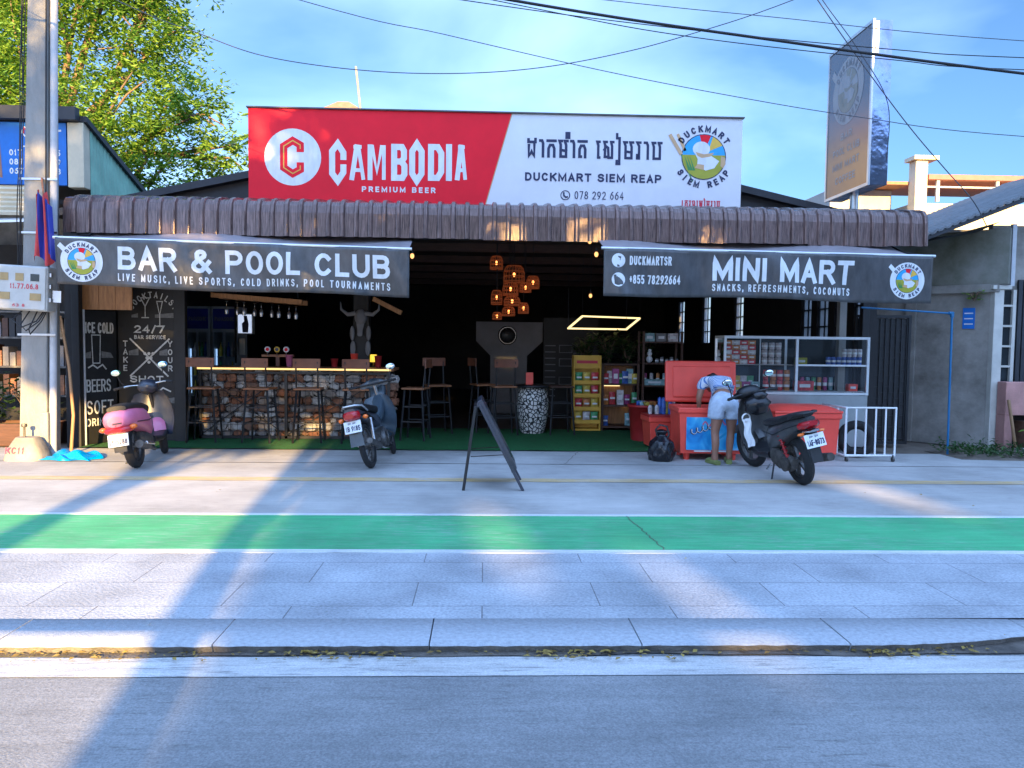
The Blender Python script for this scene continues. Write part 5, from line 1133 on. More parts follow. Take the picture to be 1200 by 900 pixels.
mb = MB('bike_blue'); mb.loft([((0, .72, .55), .05, .06), ((0, .88, .62), .07, .09), ((0, 1.02, .76), .09, .11)], 16); mb.loft([((0, 1.02, .80), .10, .08), ((0, 1.10, .93), .12, .09), ((0, 1.14, 1.02), .09, .05)], 16); part('front_cowl', mb, s2, world=False)
mb = MB('bike_blue'); mb.T = Matrix.Translation((0, 1.24, .29)) @ Matrix.Rotation(R(10), 4, 'Z')
mb.grid(14, 8, lambda u, v: ((v - .5) * .11, (.315 + .014 * (1 - (2 * v - 1) ** 2)) * math.cos(R(35 + 140 * u)), (.315 + .014 * (1 - (2 * v - 1) ** 2)) * math.sin(R(35 + 140 * u)))); part('front_mudguard', mb, s2, world=False)
mb = MB('steel')
for sx in (-1, 1): mb.tube([(sx * .07, 1.24, .29), (sx * .07, 1.08, .74)], .017, 8)
mb.tube([(0, 1.08, .7), (0, 1.0, 1.0)], .024, 8); part('fork', mb, s2, world=False)
mb = MB('bike_blue'); mb.loft([((-.15, .97, 1.01), .05, .035), ((0, 1.0, 1.03), .08, .065), ((.15, .97, 1.01), .05, .035)], 14); mb.use('black_steel'); mb.tube([(-.33, .88, 1.02), (-.15, .96, 1.02), (.15, .96, 1.02), (.33, .88, 1.02)], .012, 8); hb = part('handlebar', mb, s2, world=False)
mb = MB('rubber')
for sx in (-1, 1): mb.tube([(sx * .33, .88, 1.02), (sx * .22, .925, 1.02)], .018, 10)
part('grip', mb, hb, world=False)
mirror(s2, 1, .94, 1.03, (.27, .95, 1.17), 'white')
mb = MB('tail_red'); mb.loft([((0, -.36, .70), .105, .065), ((0, -.44, .70), .085, .055), ((0, -.47, .70), .05, .03)], 16, 3); part('tail_light', mb, s2, world=False)
mb = MB('bike_blue'); mb.prism([(-.075, .56), (.075, .56), (.085, .33), (-.085, .33)], lambda u, v, d: (u, -.36 - (.56 - v) * .12 - d, v), 0, .006); part('mud_flap', mb, s2, world=False)
mb = MB('black_plastic'); mb.loft([((0, -.24, .62), .07, .05), ((0, -.37, .60), .075, .06), ((0, -.40, .52), .06, .04)], 12); part('rear_mudguard', mb, s2, world=False)
plate(s2, ('1B 9185', 'PP'), (0, -.425, .57), .21, .145, R(-10))
for sx in (-1, 1):
    mb = MB('orange_lens'); mb.ell((sx * .15, -.33, .66), (.035, .028, .028)); part('indicator', mb, s2, world=False)
mb = MB('engine'); mb.loft([((0, .38, .30), .10, .10), ((0, .52, .29), .12, .12), ((0, .66, .33), .09, .08), ((0, .82, .38), .07, .06)], 16); mb.lathe([(.11, 0), (.11, .045), (.07, .06)], (.09, .5, .30), 20, 'x'); mb.lathe([(.10, -.06), (.10, 0)], (-.09, .45, .30), 18, 'x'); part('engine', mb, s2, world=False)
mb = MB('chrome'); mb.tube([(.08, .75, .25), (.12, .6, .17), (.13, .3, .20), (.135, .1, .25)], .016, 8); mb.use('engine'); mb.tube([(.135, .14, .24), (.14, 0, .28), (.145, -.35, .37)], [.025, .042, .036], 14); mb.tube([(.15, .64, .2), (.20, .62, .34), (.17, .45, .40), (.19, .38, .24), (.15, .64, .2)], .009, 6); part('exhaust', mb, s2, world=False)
mb = MB('steel')
for sx in (-1, 1): mb.tube([(sx * .10, 0, .29), (sx * .10, .06, .62)], .02, 10); mb.bar((sx * .075, 0, .29), (sx * .075, .38, .31), .02, .035)
part('shock_absorber', mb, s2, world=False)
mb = MB('black_steel'); mb.tube([(-.09, .45, .22), (-.20, .42, .02)], .010, 8); mb.tube([(-.20, .55, .22), (.20, .55, .22)], .012, 8); part('kickstand', mb, s2, world=False)

mb = MB('cable')
for sx in (-1, 1): mb.tube([(sx * .20, .93, 1.02), (sx * .12, 1.08, 1.0), (sx * .06, 1.12, .82), (sx * .07, 1.2, .45)], .006, 5)
part('cable', mb, s2, world=False)
# ---- pink-tailed scooter by the chalkboards
s3 = thing('motor_scooter', 'rounded motor scooter with pink tail and navy leg shield by the chalkboards', 'scooter', (-3.97, 8.93, 0), R(7), 'motorbikes parked on the forecourt', -R(9)); s3.scale = (.93, .93, .93)
wheel(s3, 0, .27, .055, 5); wheel(s3, 1.20, .27, .048, 5, R(14))
mb = MB('pink'); mb.loft([((0, .50, .42), .09, .10), ((0, .38, .50), .15, .17), ((0, .15, .58), .195, .16), ((0, -.10, .62), .20, .14), ((0, -.30, .635), .185, .125), ((0, -.42, .63), .15, .10), ((0, -.47, .62), .09, .06)], 22, 2.7); tb = part('tail_body', mb, s3, world=False)
mb = MB('bike_navy'); mb.box((.02, -.48, .60), (.10, .012, .014)); part('emblem', mb, tb, world=False)
mb = MB('seat_vinyl'); mb.loft([((0, .55, .66), .08, .03), ((0, .42, .70), .13, .055), ((0, .15, .745), .155, .055), ((0, -.15, .77), .15, .05), ((0, -.36, .765), .11, .035)], 18, 2.6); part('seat', mb, s3, world=False)
mb = MB('black_plastic'); mb.loft([((0, .42, .29), .15, .05), ((0, .70, .27), .17, .04), ((0, .95, .31), .15, .05)], 16, 4); part('floorboard', mb, s3, world=False)
mb = MB('bike_navy'); shield(mb, .46, .94, .28, .98, .90, .09); part('leg_shield', mb, s3, world=False)
mb = MB('bike_navy'); mb.loft([((0, 1.08, .58), .13, .14), ((0, 1.14, .70), .12, .13), ((0, 1.18, .80), .07, .06)], 16, 2.2); part('front_cowl', mb, s3, world=False)
mb = MB('pink'); mb.T = Matrix.Translation((0, 1.20, .27)) @ Matrix.Rotation(R(14), 4, 'Z')
mb.grid(14, 8, lambda u, v: ((v - .5) * .15, (.30 + .02 * (1 - (2 * v - 1) ** 2)) * math.cos(R(15 + 150 * u)), (.30 + .02 * (1 - (2 * v - 1) ** 2)) * math.sin(R(15 + 150 * u)))); part('front_mudguard', mb, s3, world=False)
mb = MB('black_steel')
for sx in (-1, 1): mb.tube([(sx * .065, 1.20, .27), (sx * .06, 1.09, .55)], .018, 8)
mb.tube([(0, 1.08, .55), (0, .95, .98)], .022, 8); part('fork', mb, s3, world=False)
mb = MB('bike_navy'); mb.ell((0, .98, .96), (.14, .12, .10)); mb.ell((0, 1.07, .96), (.085, .06, .085)); mb.use('chrome'); mb.tube([(-.36, .80, .98), (-.24, .90, 1.0), (-.1, .95, .99), (.1, .95, .99), (.24, .90, 1.0), (.36, .80, .98)], .013, 8); hb = part('handlebar', mb, s3, world=False)
mb = MB('rubber')
for sx in (-1, 1): mb.tube([(sx * .37, .79, .98), (sx * .28, .87, .995)], .019, 10)
part('grip', mb, hb, world=False)
mb = MB('chrome')
for sx in (-1, 1): mb.tube([(sx * .22, .94, .99), (sx * .34, .86, .975)], .006, 6)
part('brake_lever', mb, hb, world=False)
mirror(s3, -1, .90, 1.0, (.33, .88, 1.16), 'logo_green'); mirror(s3, 1, .90, 1.0, (.25, .88, 1.19), 'logo_blue')
mb = MB('tail_red'); mb.loft([((0, -.40, .52), .17, .045), ((0, -.48, .52), .13, .04), ((0, -.51, .52), .07, .02)], 16, 3); part('tail_light', mb, s3, world=False)
for sx in (-1, 1):
    mb = MB('orange_lens'); mb.ell((sx * .17, -.40, .54), (.045, .05, .032)); part('indicator', mb, s3, world=False)
mb = MB('black_plastic'); mb.prism([(-.08, .48), (.08, .48), (.07, .26), (-.07, .26)], lambda u, v, d: (u, -.40 - (.48 - v) * .2 - d, v), 0, .012); mb.loft([((0, -.28, .50), .10, .05), ((0, -.43, .47), .07, .03)], 12); part('rear_mudguard', mb, s3, world=False)
plate(s3, ('1Y-5288', 'PP'), (0, -.475, .405), .23, .15)
mb = MB('engine'); mb.loft([((-.11, .40, .30), .05, .10), ((-.12, .2, .29), .055, .12), ((-.12, 0, .27), .05, .09), ((-.11, -.10, .27), .04, .06)], 16, 2.4); mb.loft([((.02, .42, .30), .10, .09), ((.04, .2, .34), .09, .10), ((.02, .08, .40), .06, .06)], 14); part('engine', mb, s3, world=False)
mb = MB('engine'); mb.tube([(.10, .42, .20), (.15, .3, .17), (.165, 0, .24)], .02, 8); mb.tube([(.165, .05, .24), (.18, -.1, .27), (.185, -.36, .32)], [.03, .055, .048], 14); mb.use('chrome'); mb.tube([(.238, 0, .27), (.238, -.28, .315)], .02, 8); part('exhaust', mb, s3, world=False)
mb = MB('red_dark'); mb.tube([(-.14, -.03, .3), (-.14, .07, .56)], .022, 8); part('shock_absorber', mb, s3, world=False)
mb = MB('black_steel'); mb.tube([(-.10, .40, .24), (-.245, .32, .02)], .011, 8); part('kickstand', mb, s3, world=False)

mb = MB('cable')
for sx in (-1, 1): mb.tube([(sx * .22, .92, 1.0), (sx * .13, 1.04, 1.0), (sx * .06, 1.08, .80)], .006, 5)
mb.tube([(-.16, .42, .58), (-.205, .1, .56), (-.19, -.25, .58), (0, -.475, .575), (.19, -.25, .58), (.205, .1, .56), (.16, .42, .58)], .006, 5); part('cable', mb, s3, world=False)
# ================================================================ A-frame board on the forecourt
af = thing('pavement_sign', 'black folding A-frame board seen edge on in the middle of the forecourt', 'A-board', (.1, 7.9, 0))
def afr(mb, x0, z0, x1, z1, w, ya=7.68, yb=8.28, off=0):
    for y in (ya, yb): mb.bar((x0, y, z0), (x1, y, z1), .045, .03)
mb = MB('black_steel'); afr(mb, -.20, .0, -.085, .84, 0); mb.bar((-.14, 7.68, .45), (-.14, 8.28, .45), .03); mb.bar((-.085, 7.68, .83), (-.085, 8.28, .83), .035); part('back_frame', mb, af, bevel=.004)
mb = MB('dark_panel'); mb.bar((-.155, 7.98, .36), (-.10, 7.98, .76), .56, .012); part('back_panel', mb, af)
mb = MB('bike_navy')
for y in (7.68, 8.28): mb.bar((.40, y, 0), (-.05, y, .87), .06, .03)
mb.bar((-.05, 7.68, .86), (-.05, 8.28, .86), .045); mb.bar((.30, 7.68, .20), (.30, 8.28, .20), .04); part('front_frame', mb, af, bevel=.004)
mb = MB('bike_navy'); d_ = Vector((.35, 0, -.67)).normalized(); n_ = Vector((.67, 0, .35)).normalized()
c_ = Vector((.115, 7.98, .55)) + n_ * .022; q = Matrix((d_, Vector((0, 1, 0)), n_)).transposed(); mb.box(c_, (.78, .62, .05), q); part('front_panel', mb, af, bevel=.004)
mb = MB('black_steel'); mb.bar((-.13, 7.69, .34), (.20, 7.69, .36), .008); mb.bar((-.13, 8.27, .34), (.20, 8.27, .36), .008); part('brace', mb, af)

# ================================================================ red ice chests
def chest(name, label, x, y, w, d, z0, z1, rz, lid, cat='ice chest'):
    t = thing(name, label, cat, (x, y, 0), rz)
    mb = MB('red_plastic'); tp = .025
    def ring(z, g): return [(-w / 2 - g, -d / 2 - g, z), (w / 2 + g, -d / 2 - g, z), (w / 2 + g, d / 2 + g, z), (-w / 2 - g, d / 2 + g, z)]
    rings = [ring(z0, -tp), ring(z1 - .07, 0), ring(z1 - .065, .02), ring(z1, .02)]
    if lid == 'open': rings += [ring(z1, -.05), ring(z0 + .08, -.06)]
    vs = [p for r_ in rings for p in r_]
    mb.add(vs, [(4 * i + j, 4 * i + (j + 1) % 4, 4 * i + 4 + (j + 1) % 4, 4 * i + 4 + j) for i in range(len(rings) - 1) for j in range(4)]); mb.face(rings[0][::-1]); mb.face(rings[-1])
    part('body', mb, t, world=False, bevel=.018)
    for sx in (-1, 1):
        for sy in (-1, 1):
            mb = MB('red_plastic'); mb.lathe([(.04, 0), (.05, z0 + .03)], (sx * (w / 2 - .12), sy * (d / 2 - .1), 0), 4, 'z'); part('foot', mb, t, world=False, bevel=.008)
    return t
# the big chest with its lid up: parts follow its own frame
c1 = chest('ice_chest', 'big open red ice chest with its lid up and a blue printed front', 2.93, 10.02, .84, .60, .09, .68, R(-2), 'open')
mb = MB('red_plastic'); mb.box((-.01, .34, .985), (.96, .07, .56), Matrix.Rotation(R(-6), 3, 'X')); ld = part('lid', mb, c1, world=False, bevel=.025)
mb = MB('red_plastic'); mb.box((0, .292, .985), (.78, .03, .42), Matrix.Rotation(R(-6), 3, 'X')); part('inner_panel', mb, ld, world=False, bevel=.014)
mb = MB('ice_print'); mb.box((.02, -.305, .35), (.70, .012, .42)); pn = part('advert_panel', mb, c1, world=False)
mb = MB('bike_navy'); f_ = lambda u, v, d: (u, -.311 - d, v); rq = random.Random(6)
ribbon(mb, [(-.29 + .0085 * k + .018 * math.cos(k * .75), .36 + .0025 * k + .035 * math.sin(k * .75)) for k in range(34)], .014, f_, .002); mb.use('letter')
ribbon(mb, [(-.28 + .0085 * k + .018 * math.cos(k * .75), .365 + .0025 * k + .035 * math.sin(k * .75)) for k in range(34)], .006, f_, .004); mb.use('pink'); ribbon(mb, [(-.12 + .01 * k, .47 + .03 * math.sin(k * .6) + .001 * k) for k in range(30)], .018, f_, .003)
mb.use('logo_blue'); ribbon(mb, [(.1, .30), (.2, .38), (.3, .33)], .03, f_, .003); mb.use('letter'); ribbon(mb, [(-.22, .125), (-.02, .125)], .018, f_, .002); ribbon(mb, [(.06, .125), (.24, .125)], .018, f_, .002); part('print', mb, pn, world=False)
c2 = chest('ice_chest', 'closed red ice chest with a domed lid behind the dark grey scooter', 4.14, 9.98, .86, .56, .09, .62, R(3), 'shut')
mb = MB('red_plastic'); mb.loft([((-.45, 0, .655), .001, .001), ((-.449, 0, .66), .31, .03)], 4)
mb = MB('red_plastic'); mb.grid(16, 10, lambda u, v: (-.455 + .91 * u, -.31 + .62 * v, .655 + .065 * (1 - (2 * u - 1) ** 6) * (1 - (2 * v - 1) ** 4))); mb.box((0, 0, .64), (.91, .62, .032)); part('lid', mb, c2, world=False, bevel=.008)
c3 = chest('cool_box', 'smaller dull red cool box loaded with cans left of big chest', 2.53, 10.9, .44, .42, .04, .46, R(4), 'shut', 'cool box')
mb = MB('red_dark'); mb.box((0, 0, .475), (.47, .45, .03)); part('lid', mb, c3, world=False, bevel=.008)
mb = MB('letter'); f_ = lambda u, v, d: (u, -.225 - d, v); text(mb, 'ICE', -.12, .2, .1, f_, t=.2, width=.2); del mb
tb_ = thing('plastic_tub', 'round tapered red plastic tub of snacks beside the wooden shelves', 'tub', (2.46, 11.7, 0))
mb = MB('red_dark'); mb.lathe([(.20, 0), (.245, .52), (.265, .52), (.265, .56), (.235, .56), (.20, .10), (.01, .08)], (2.46, 11.7, 0), 24, 'z', False); part('bucket', mb, tb_)
for i in range(9):
    mb = MB('pack_%d' % (i % 8)); a = i * 2.4; x, y = 2.46 + .11 * math.cos(a) * (i % 3) / 1.6, 11.7 + .11 * math.sin(a) * (i % 3) / 1.6
    mb.box((x, y, .53), (.11, .05, .16), Matrix.Rotation(a, 3, 'Z') @ Matrix.Rotation(.3, 3, 'X')); solo('snack_packet', mb, 'snack packet heaped in the round red tub', 'packet', (x, y, .5), 'packets in the round red tub')
for i in range(8):
    x = 2.36 + i * .048; mb = MB(('pack_3', 'black_plastic', 'pack_3', 'pack_4', 'pack_4', 'pack_2', 'pack_4', 'pack_3')[i]); h = .13 if i < 3 else .24
    mb.lathe([(.001, 0), (.027, 0), (.03, .01), (.03, h - .03), (.014, h), (.001, h)], (x, 10.85 + .03 * (i % 2), .492), 12, 'z', False)
    solo('drink_can', mb, ('silver drink can standing on the small cool box lid', 'slim bottle standing on the small cool box lid')[i > 2], ('can', 'bottle')[i > 2], (x, 10.85, .49), ('cans on the small cool box', 'bottles on the small cool box')[i > 2])
gb = thing('rubbish_bag', 'knotted black rubbish bag on the concrete left of the ice chest', 'rubbish bag', (2.27, 9.72, 0))
r_ = random.Random(12); mb = MB('bag_plastic')
def bagf(u, v):
    a = u * 6.28318; prf = [(0, .0), (.145, .0), (.168, .06), (.165, .17), (.14, .25), (.085, .30), (.05, .33), (.075, .38), (.03, .40)]
    k = v * 8; j = min(int(k), 7); rr_ = prf[j][0] + (prf[j + 1][0] - prf[j][0]) * (k - j); z = prf[j][1] + (prf[j + 1][1] - prf[j][1]) * (k - j)
    w = 1 + .05 * math.sin(a * 5 + z * 20) + .04 * math.sin(a * 9 - z * 30) + .03 * math.sin(a * 3 + z * 8)
    return (2.27 + rr_ * w * math.cos(a), 9.72 + rr_ * w * math.sin(a), z)
mb.grid(48, 32, bagf); part('sack', mb, gb)
mb = MB('bag_plastic'); mb.tube([(2.22, 9.7, .30), (2.19, 9.7, .40), (2.24, 9.7, .46), (2.33, 9.7, .44), (2.36, 9.7, .34), (2.34, 9.7, .29)], [.02, .014, .012, .013, .016, .02], 8); part('handle', mb, gb)

# ================================================================ bending person at the chest
def skin_mesh(name, verts, edges, root, m, parent, sub=2, label=None):
    me = bpy.data.meshes.new(name); me.from_pydata([v[0] for v in verts], edges, []); me.materials.append(M[m])
    o = link(name, me, parent); sk = o.modifiers.new('skin', 'SKIN'); sk.use_smooth_shade = True
    for i, v in enumerate(verts):
        r_ = v[1]; me.skin_vertices[0].data[i].radius = (r_, r_) if not isinstance(r_, tuple) else r_
        me.skin_vertices[0].data[i].use_root = (i == root)
    ss = o.modifiers.new('smooth', 'SUBSURF'); ss.levels = sub; ss.render_levels = sub
    if label: o['label'] = label
    return o
pe = thing('person', 'person bending over the open ice chest in striped top and pale denim shorts', 'person', (2.99, 9.45, 0))
V = []; Ed = []
def jv(p, r_): V.append((p, r_)); return len(V) - 1
def ch_(*ids): Ed.extend(zip(ids[:-1], ids[1:]))
pel = jv((0, .02, .80), (.125, .105)); wa = jv((0, .14, .90), (.105, .085)); che = jv((0, .33, 1.00), (.125, .09)); shc = jv((0, .44, 1.025), (.10, .075)); nk = jv((0, .51, 1.02), .045); hd0 = jv((.005, .56, 1.0), .062); hd1 = jv((.01, .64, .955), .085); hd2 = jv((.01, .70, .90), .06)
ch_(pel, wa, che, shc, nk, hd0, hd1, hd2)
nose = jv((.01, .665, .855), .014); ch_(hd2, nose)
for sx, fx, fy in ((-1, -.115, -.02), (1, .085, .05)):
    h = jv((sx * .085, .0, .73), .10); th_ = jv((sx * .095, fy * .4 + .0, .58), .082); kn = jv((sx * .06 + fx * .5, fy * .8 + .01, .40), .052); ca = jv((fx, fy - .02, .27), .053); an = jv((fx, fy, .075), .033); hl_ = jv((fx, fy - .035, .035), .032); to = jv((fx + sx * .025, fy + .13, .022), .026)
    ch_(pel, h, th_, kn, ca, an, hl_); ch_(an, to)
    sh_ = jv((sx * .155, .43, 1.0), .058); el = jv((sx * .215, .40, .80), .040) if sx < 0 else jv((sx * .22, .52, .82), .040)
    wr = jv((sx * .20, .44, .665) if sx < 0 else (.15, .66, .70), .026); pm = jv((sx * .19, .47, .645) if sx < 0 else (.12, .72, .66), .030)
    ch_(shc, sh_, el, wr, pm)
    bx_, by_, bz_ = V[pm][0]
    for k in range(5):
        off = (k - 2) * .016; ln = (.045, .06, .065, .06, .05)[k]
        a1 = jv((bx_ + off, by_ + ln * .55, bz_ - .004), .0085); a2 = jv((bx_ + off * 1.2, by_ + ln, bz_ - .02), .0075); ch_(pm, a1, a2)
skin_mesh('body', V, Ed, pel, 'skin', pe, 2)
# denim shorts over hips and thighs
S = [((0, .14, .885), (.125, .105)), ((0, .03, .815), (.155, .13)), ((-.095, .005, .73), .125), ((-.105, .0, .60), .113), ((-.107, 0, .555), .118), ((.09, .005, .73), .125), ((.10, .01, .60), .113), ((.102, .01, .555), .118)]
skin_mesh('shorts', S, [(0, 1), (1, 2), (2, 3), (3, 4), (1, 5), (5, 6), (6, 7)], 1, 'denim', pe, 2)
mb = MB('white'); mb.box((.17, .07, .80), (.03, .05, .08)); part('pocket_lining', mb, pe, world=False, bevel=.008)
S = [((0, .11, .885), (.135, .115)), ((0, .20, .94), (.13, .105)), ((0, .33, 1.01), (.145, .105)), ((0, .44, 1.035), (.12, .085)), ((-.165, .43, 1.0), .075), ((-.205, .415, .88), .066), ((.165, .43, 1.0), .075), ((.205, .47, .89), .066)]
skin_mesh('shirt', S, [(0, 1), (1, 2), (2, 3), (3, 4), (4, 5), (3, 6), (6, 7)], 1, 'shirt', pe, 2)
mb = MB('hair'); mb.ell((.01, .60, 1.01), (.10, .115, .09), 18, 12, Matrix.Rotation(R(-35), 3, 'X')); mb.ell((.0, .53, 1.075), (.045, .04, .045), 12, 8); part('hair', mb, pe, world=False)
for sx, fx, fy in ((-1, -.115, -.02), (1, .085, .05)):
    mb = MB('olive_rubber'); a = -sx * .25
    T = Matrix.Translation((fx, fy, 0)) @ Matrix.Rotation(a, 4, 'Z'); mb.T = T
    mb.loft([((0, -.085, .03), .036, .03), ((0, -.03, .03), .042, .034), ((0, .05, .028), .045, .032), ((0, .12, .022), .05, .026), ((0, .175, .018), .035, .018)], 16, 2.8)
    mb.loft([((0, .03, .055), .048, .026), ((0, .10, .05), .052, .028), ((0, .15, .035), .045, .02)], 14); part('clog', mb, pe, world=False)

# ================================================================ the bar
bc = thing('bar_counter', 'bar counter faced with caged stones under a wooden top', 'bar counter', (-2.8, 11.8, 0))
mb = MB('black_wall'); mb.bx(-4.18, -1.40, 11.56, 12.1, .02, 1.02); part('carcass', mb, bc)
mb = MB('stone_a'); r_ = random.Random(21); row = 0; z = .05
while z < 1.0:
    h = r_.uniform(.07, .13); x = -4.16 - r_.random() * .06
    while x < -1.44:
        w = r_.uniform(.08, .24); mb.use(r_.choice(['stone_a', 'stone_a', 'stone_b', 'stone_c', 'stone_c', 'stone_d', 'stone_b']))
        n0 = len(mb.v); mb.loft([((x + w / 2, 11.585, z + h / 2), w * .52, h * .54), ((x + w / 2 + r_.uniform(-.01, .01), 11.54, z + h / 2), w * .52, h * .54), ((x + w / 2 + r_.uniform(-.02, .02), 11.50 + r_.uniform(0, .02), z + h / 2), w * r_.uniform(.36, .46), h * r_.uniform(.34, .45))], 7, r_.choice([2.2, 3.5, 5]))
        for i in range(n0, len(mb.v)): mb.v[i] = mb.v[i] + Vector((r_.uniform(-.014, .014), r_.uniform(-.006, .006), r_.uniform(-.012, .012)))
        x += w
    z += h
mb.fs = [False] * len(mb.fs)
part('stone_facing', mb, bc)
mb = MB('black_steel')
for x in (-4.18, -2.93, -1.42): mb.bx(x - .02, x + .02, 11.47, 11.50, 0, 1.03)
mb.bx(-4.2, -1.4, 11.47, 11.50, .02, .06); mb.bx(-4.2, -1.4, 11.472, 11.498, .98, 1.01)
for a, b_ in ((-4.16, -2.95), (-2.91, -1.44)): mb.bar((a, 11.482, .08), (b_, 11.482, .97), .02, .012); mb.bar((a, 11.492, .97), (b_, 11.492, .08), .02, .008)
for i in range(28): mb.bx(-4.15 + i * .1, -4.146 + i * .1, 11.499, 11.503, .06, .98)
for i in range(9): mb.bx(-4.18, -1.42, 11.4985, 11.5025, .12 + i * .1, .124 + i * .1)
part('cage', mb, bc)
mb = MB('wood'); mb.bx(-4.24, -1.34, 11.42, 12.15, 1.035, 1.075); tp_ = part('top', mb, bc, bevel=.006)
mb = MB('led_edge'); mb.bx(-4.20, -1.38, 11.413, 11.419, 1.04, 1.066); part('light_strip', mb, tp_)
# bar stools
def make_stool(name, label, group, back=True, seat_m='wood'):
    t = thing(name, label, 'bar stool', (0, 0, 0), 0, group)
    mb = MB(seat_m); mb.box((0, 0, .765), (.38, .34, .03)); part('seat', mb, t, world=False, bevel=.01)
    for sx in (-1, 1):
        for sy in (-1, 1):
            mb = MB('black_steel'); mb.bar((sx * .15, sy * .13, .75), (sx * .20, sy * .18, 0), .022); part('leg', mb, t, world=False)
    for z, k in ((.28, .18), (.5, .17)):
        mb = MB('black_steel'); w = .15 + (.75 - z) / .75 * .05; d = .13 + (.75 - z) / .75 * .05
        mb.bar((-w, -d, z), (w, -d, z), .016); mb.bar((-w, d, z), (w, d, z), .016); mb.bar((-w, -d, z), (-w, d, z), .016); mb.bar((w, -d, z), (w, d, z), .016); part('footrest', mb, t, world=False)
    if back:
        mb = MB('black_steel')
        for sx in (-1, 1): mb.tube([(sx * .15, -.15, .76), (sx * .15, -.17, .95), (sx * .15, -.19, 1.16)], .012, 8)
        part('back_frame', mb, t, world=False)
        mb = MB('cedar'); mb.grid(10, 3, lambda u, v: (-.19 + .38 * u, -.205 + .02 * (1 - (2 * u - 1) ** 2), 1.07 + .13 * v)); mb.grid(10, 3, lambda u, v: (.19 - .38 * u, -.185 + .02 * (1 - (2 * u - 1) ** 2), 1.07 + .13 * v))
        for a in (0, 1): mb.grid(10, 1, lambda u, v, a=a: (-.19 + .38 * u, -.205 + .02 * v + .02 * (1 - (2 * u - 1) ** 2), 1.07 + .13 * a)); mb.face([(-.19 + .38 * a, -.205, 1.07), (-.19 + .38 * a, -.185, 1.07), (-.19 + .38 * a, -.185, 1.2), (-.19 + .38 * a, -.205, 1.2)])
        part('backrest', mb, t, world=False)
    return t
st = make_stool('bar_stool', 'bar stool with wooden back at the left end of the stone counter', 'stools along the stone counter')
st.location = (-4.0, 11.14, .02); st.rotation_euler.z = R(4)
dup(st, None, (-3.2, 11.12, .02), -R(6), 'bar stool with wooden back in front of the beer tap tower')
dup(st, None, (-2.52, 11.16, .02), R(3), 'bar stool with wooden back right of the counter middle post')
dup(st, None, (-1.84, 11.14, .02), R(7), 'bar stool with wooden back behind the slim blue motorbike')
c = dup(st, None, (-1.02, 11.5, .02), R(80), 'bar stool turned sideways at the right end of the counter'); c['group'] = 'stools standing free in the bar'
c = dup(st, None, (.30, 12.2, .02), R(12), 'bar stool with orange wooden back beside the mosaic drum table'); c['group'] = 'stools standing free in the bar'
c = dup(st, None, (-.02, 12.65, .02), -R(70), 'bar stool turned sideways behind the one at the drum table'); c['group'] = 'stools standing free in the bar'
c = make_stool('bar_stool', 'backless bar stool between the drum table and yellow snack stand', 'stools standing free in the bar', False, 'wood_dark'); c.location = (1.22, 12.35, .02); c.rotation_euler.z = R(10)
c = dup(st, None, (-.75, 12.3, .02), R(200), 'dark bar stool deeper in the bar behind the counter end'); c['group'] = 'stools standing free in the bar'
# beer taps and small things on the counter
bt = thing('beer_tap_tower', 'wooden T-shaped beer tap tower with three round badges on counter', 'beer tap', (-3.14, 11.85, 1.075))
mb = MB('cedar'); mb.bx(-3.17, -3.11, 11.82, 11.88, 1.075, 1.22); part('column', mb, bt, bevel=.004)
mb = MB('wood'); mb.bx(-3.38, -2.90, 11.81, 11.89, 1.22, 1.26); part('crossbar', mb, bt, bevel=.006)
for k in range(3):
    mb = MB('steel'); x = -3.28 + k * .14; mb.tube([(x, 11.80, 1.24), (x, 11.77, 1.28)], .008, 6); mb.use('logo_yellow' if k == 1 else 'white'); mb.lathe([(.001, 0), (.045, 0), (.045, .014), (.001, .014)], (x, 11.775, 1.335), 20, 'y', False)
    mb.use('board_red' if k != 1 else 'navy'); mb.lathe([(.001, 0), (.026, 0)], (x, 11.7725, 1.335), 16, 'y', False); part('tap', mb, bt)
for i, (x, h, m, lb_) in enumerate(((-2.96, .17, 'pink', 'pink plastic jug beside the beer tap tower'), (-2.28, .12, 'red_dark', 'dull red cup standing on the counter behind the third stool'), (-1.98, .20, 'red_plastic', 'tall red beer bucket on the counter behind the last stool'), (-1.62, .17, 'red_dark', 'small red bucket near the right end of counter'))):
    mb = MB(m); mb.lathe([(.04, 0), (.055, h), (.06, h), (.06, h + .008), (.05, h + .008), (.037, .02), (.001, .02)], (x, 11.8, 1.077), 18, 'z', False); solo('bucket' if h > .16 else 'cup', mb, lb_, 'bucket' if h > .16 else 'cup', (x, 11.8, 1.077))
lp = thing('table_lamp', 'small lamp with glowing yellow shade at the back of the counter', 'lamp', (-1.72, 12.0, 1.075))
mb = MB('black_steel'); mb.lathe([(.05, 0), (.05, .015), (.01, .02), (.01, .10)], (-1.72, 12.0, 1.077), 14); part('base', mb, lp)
mb = MB('lamp_yellow'); mb.lathe([(.055, 1.155), (.05, 1.27)], (-1.72, 12.0, 0), 16, 'z', False); part('lamp_shade', mb, lp)
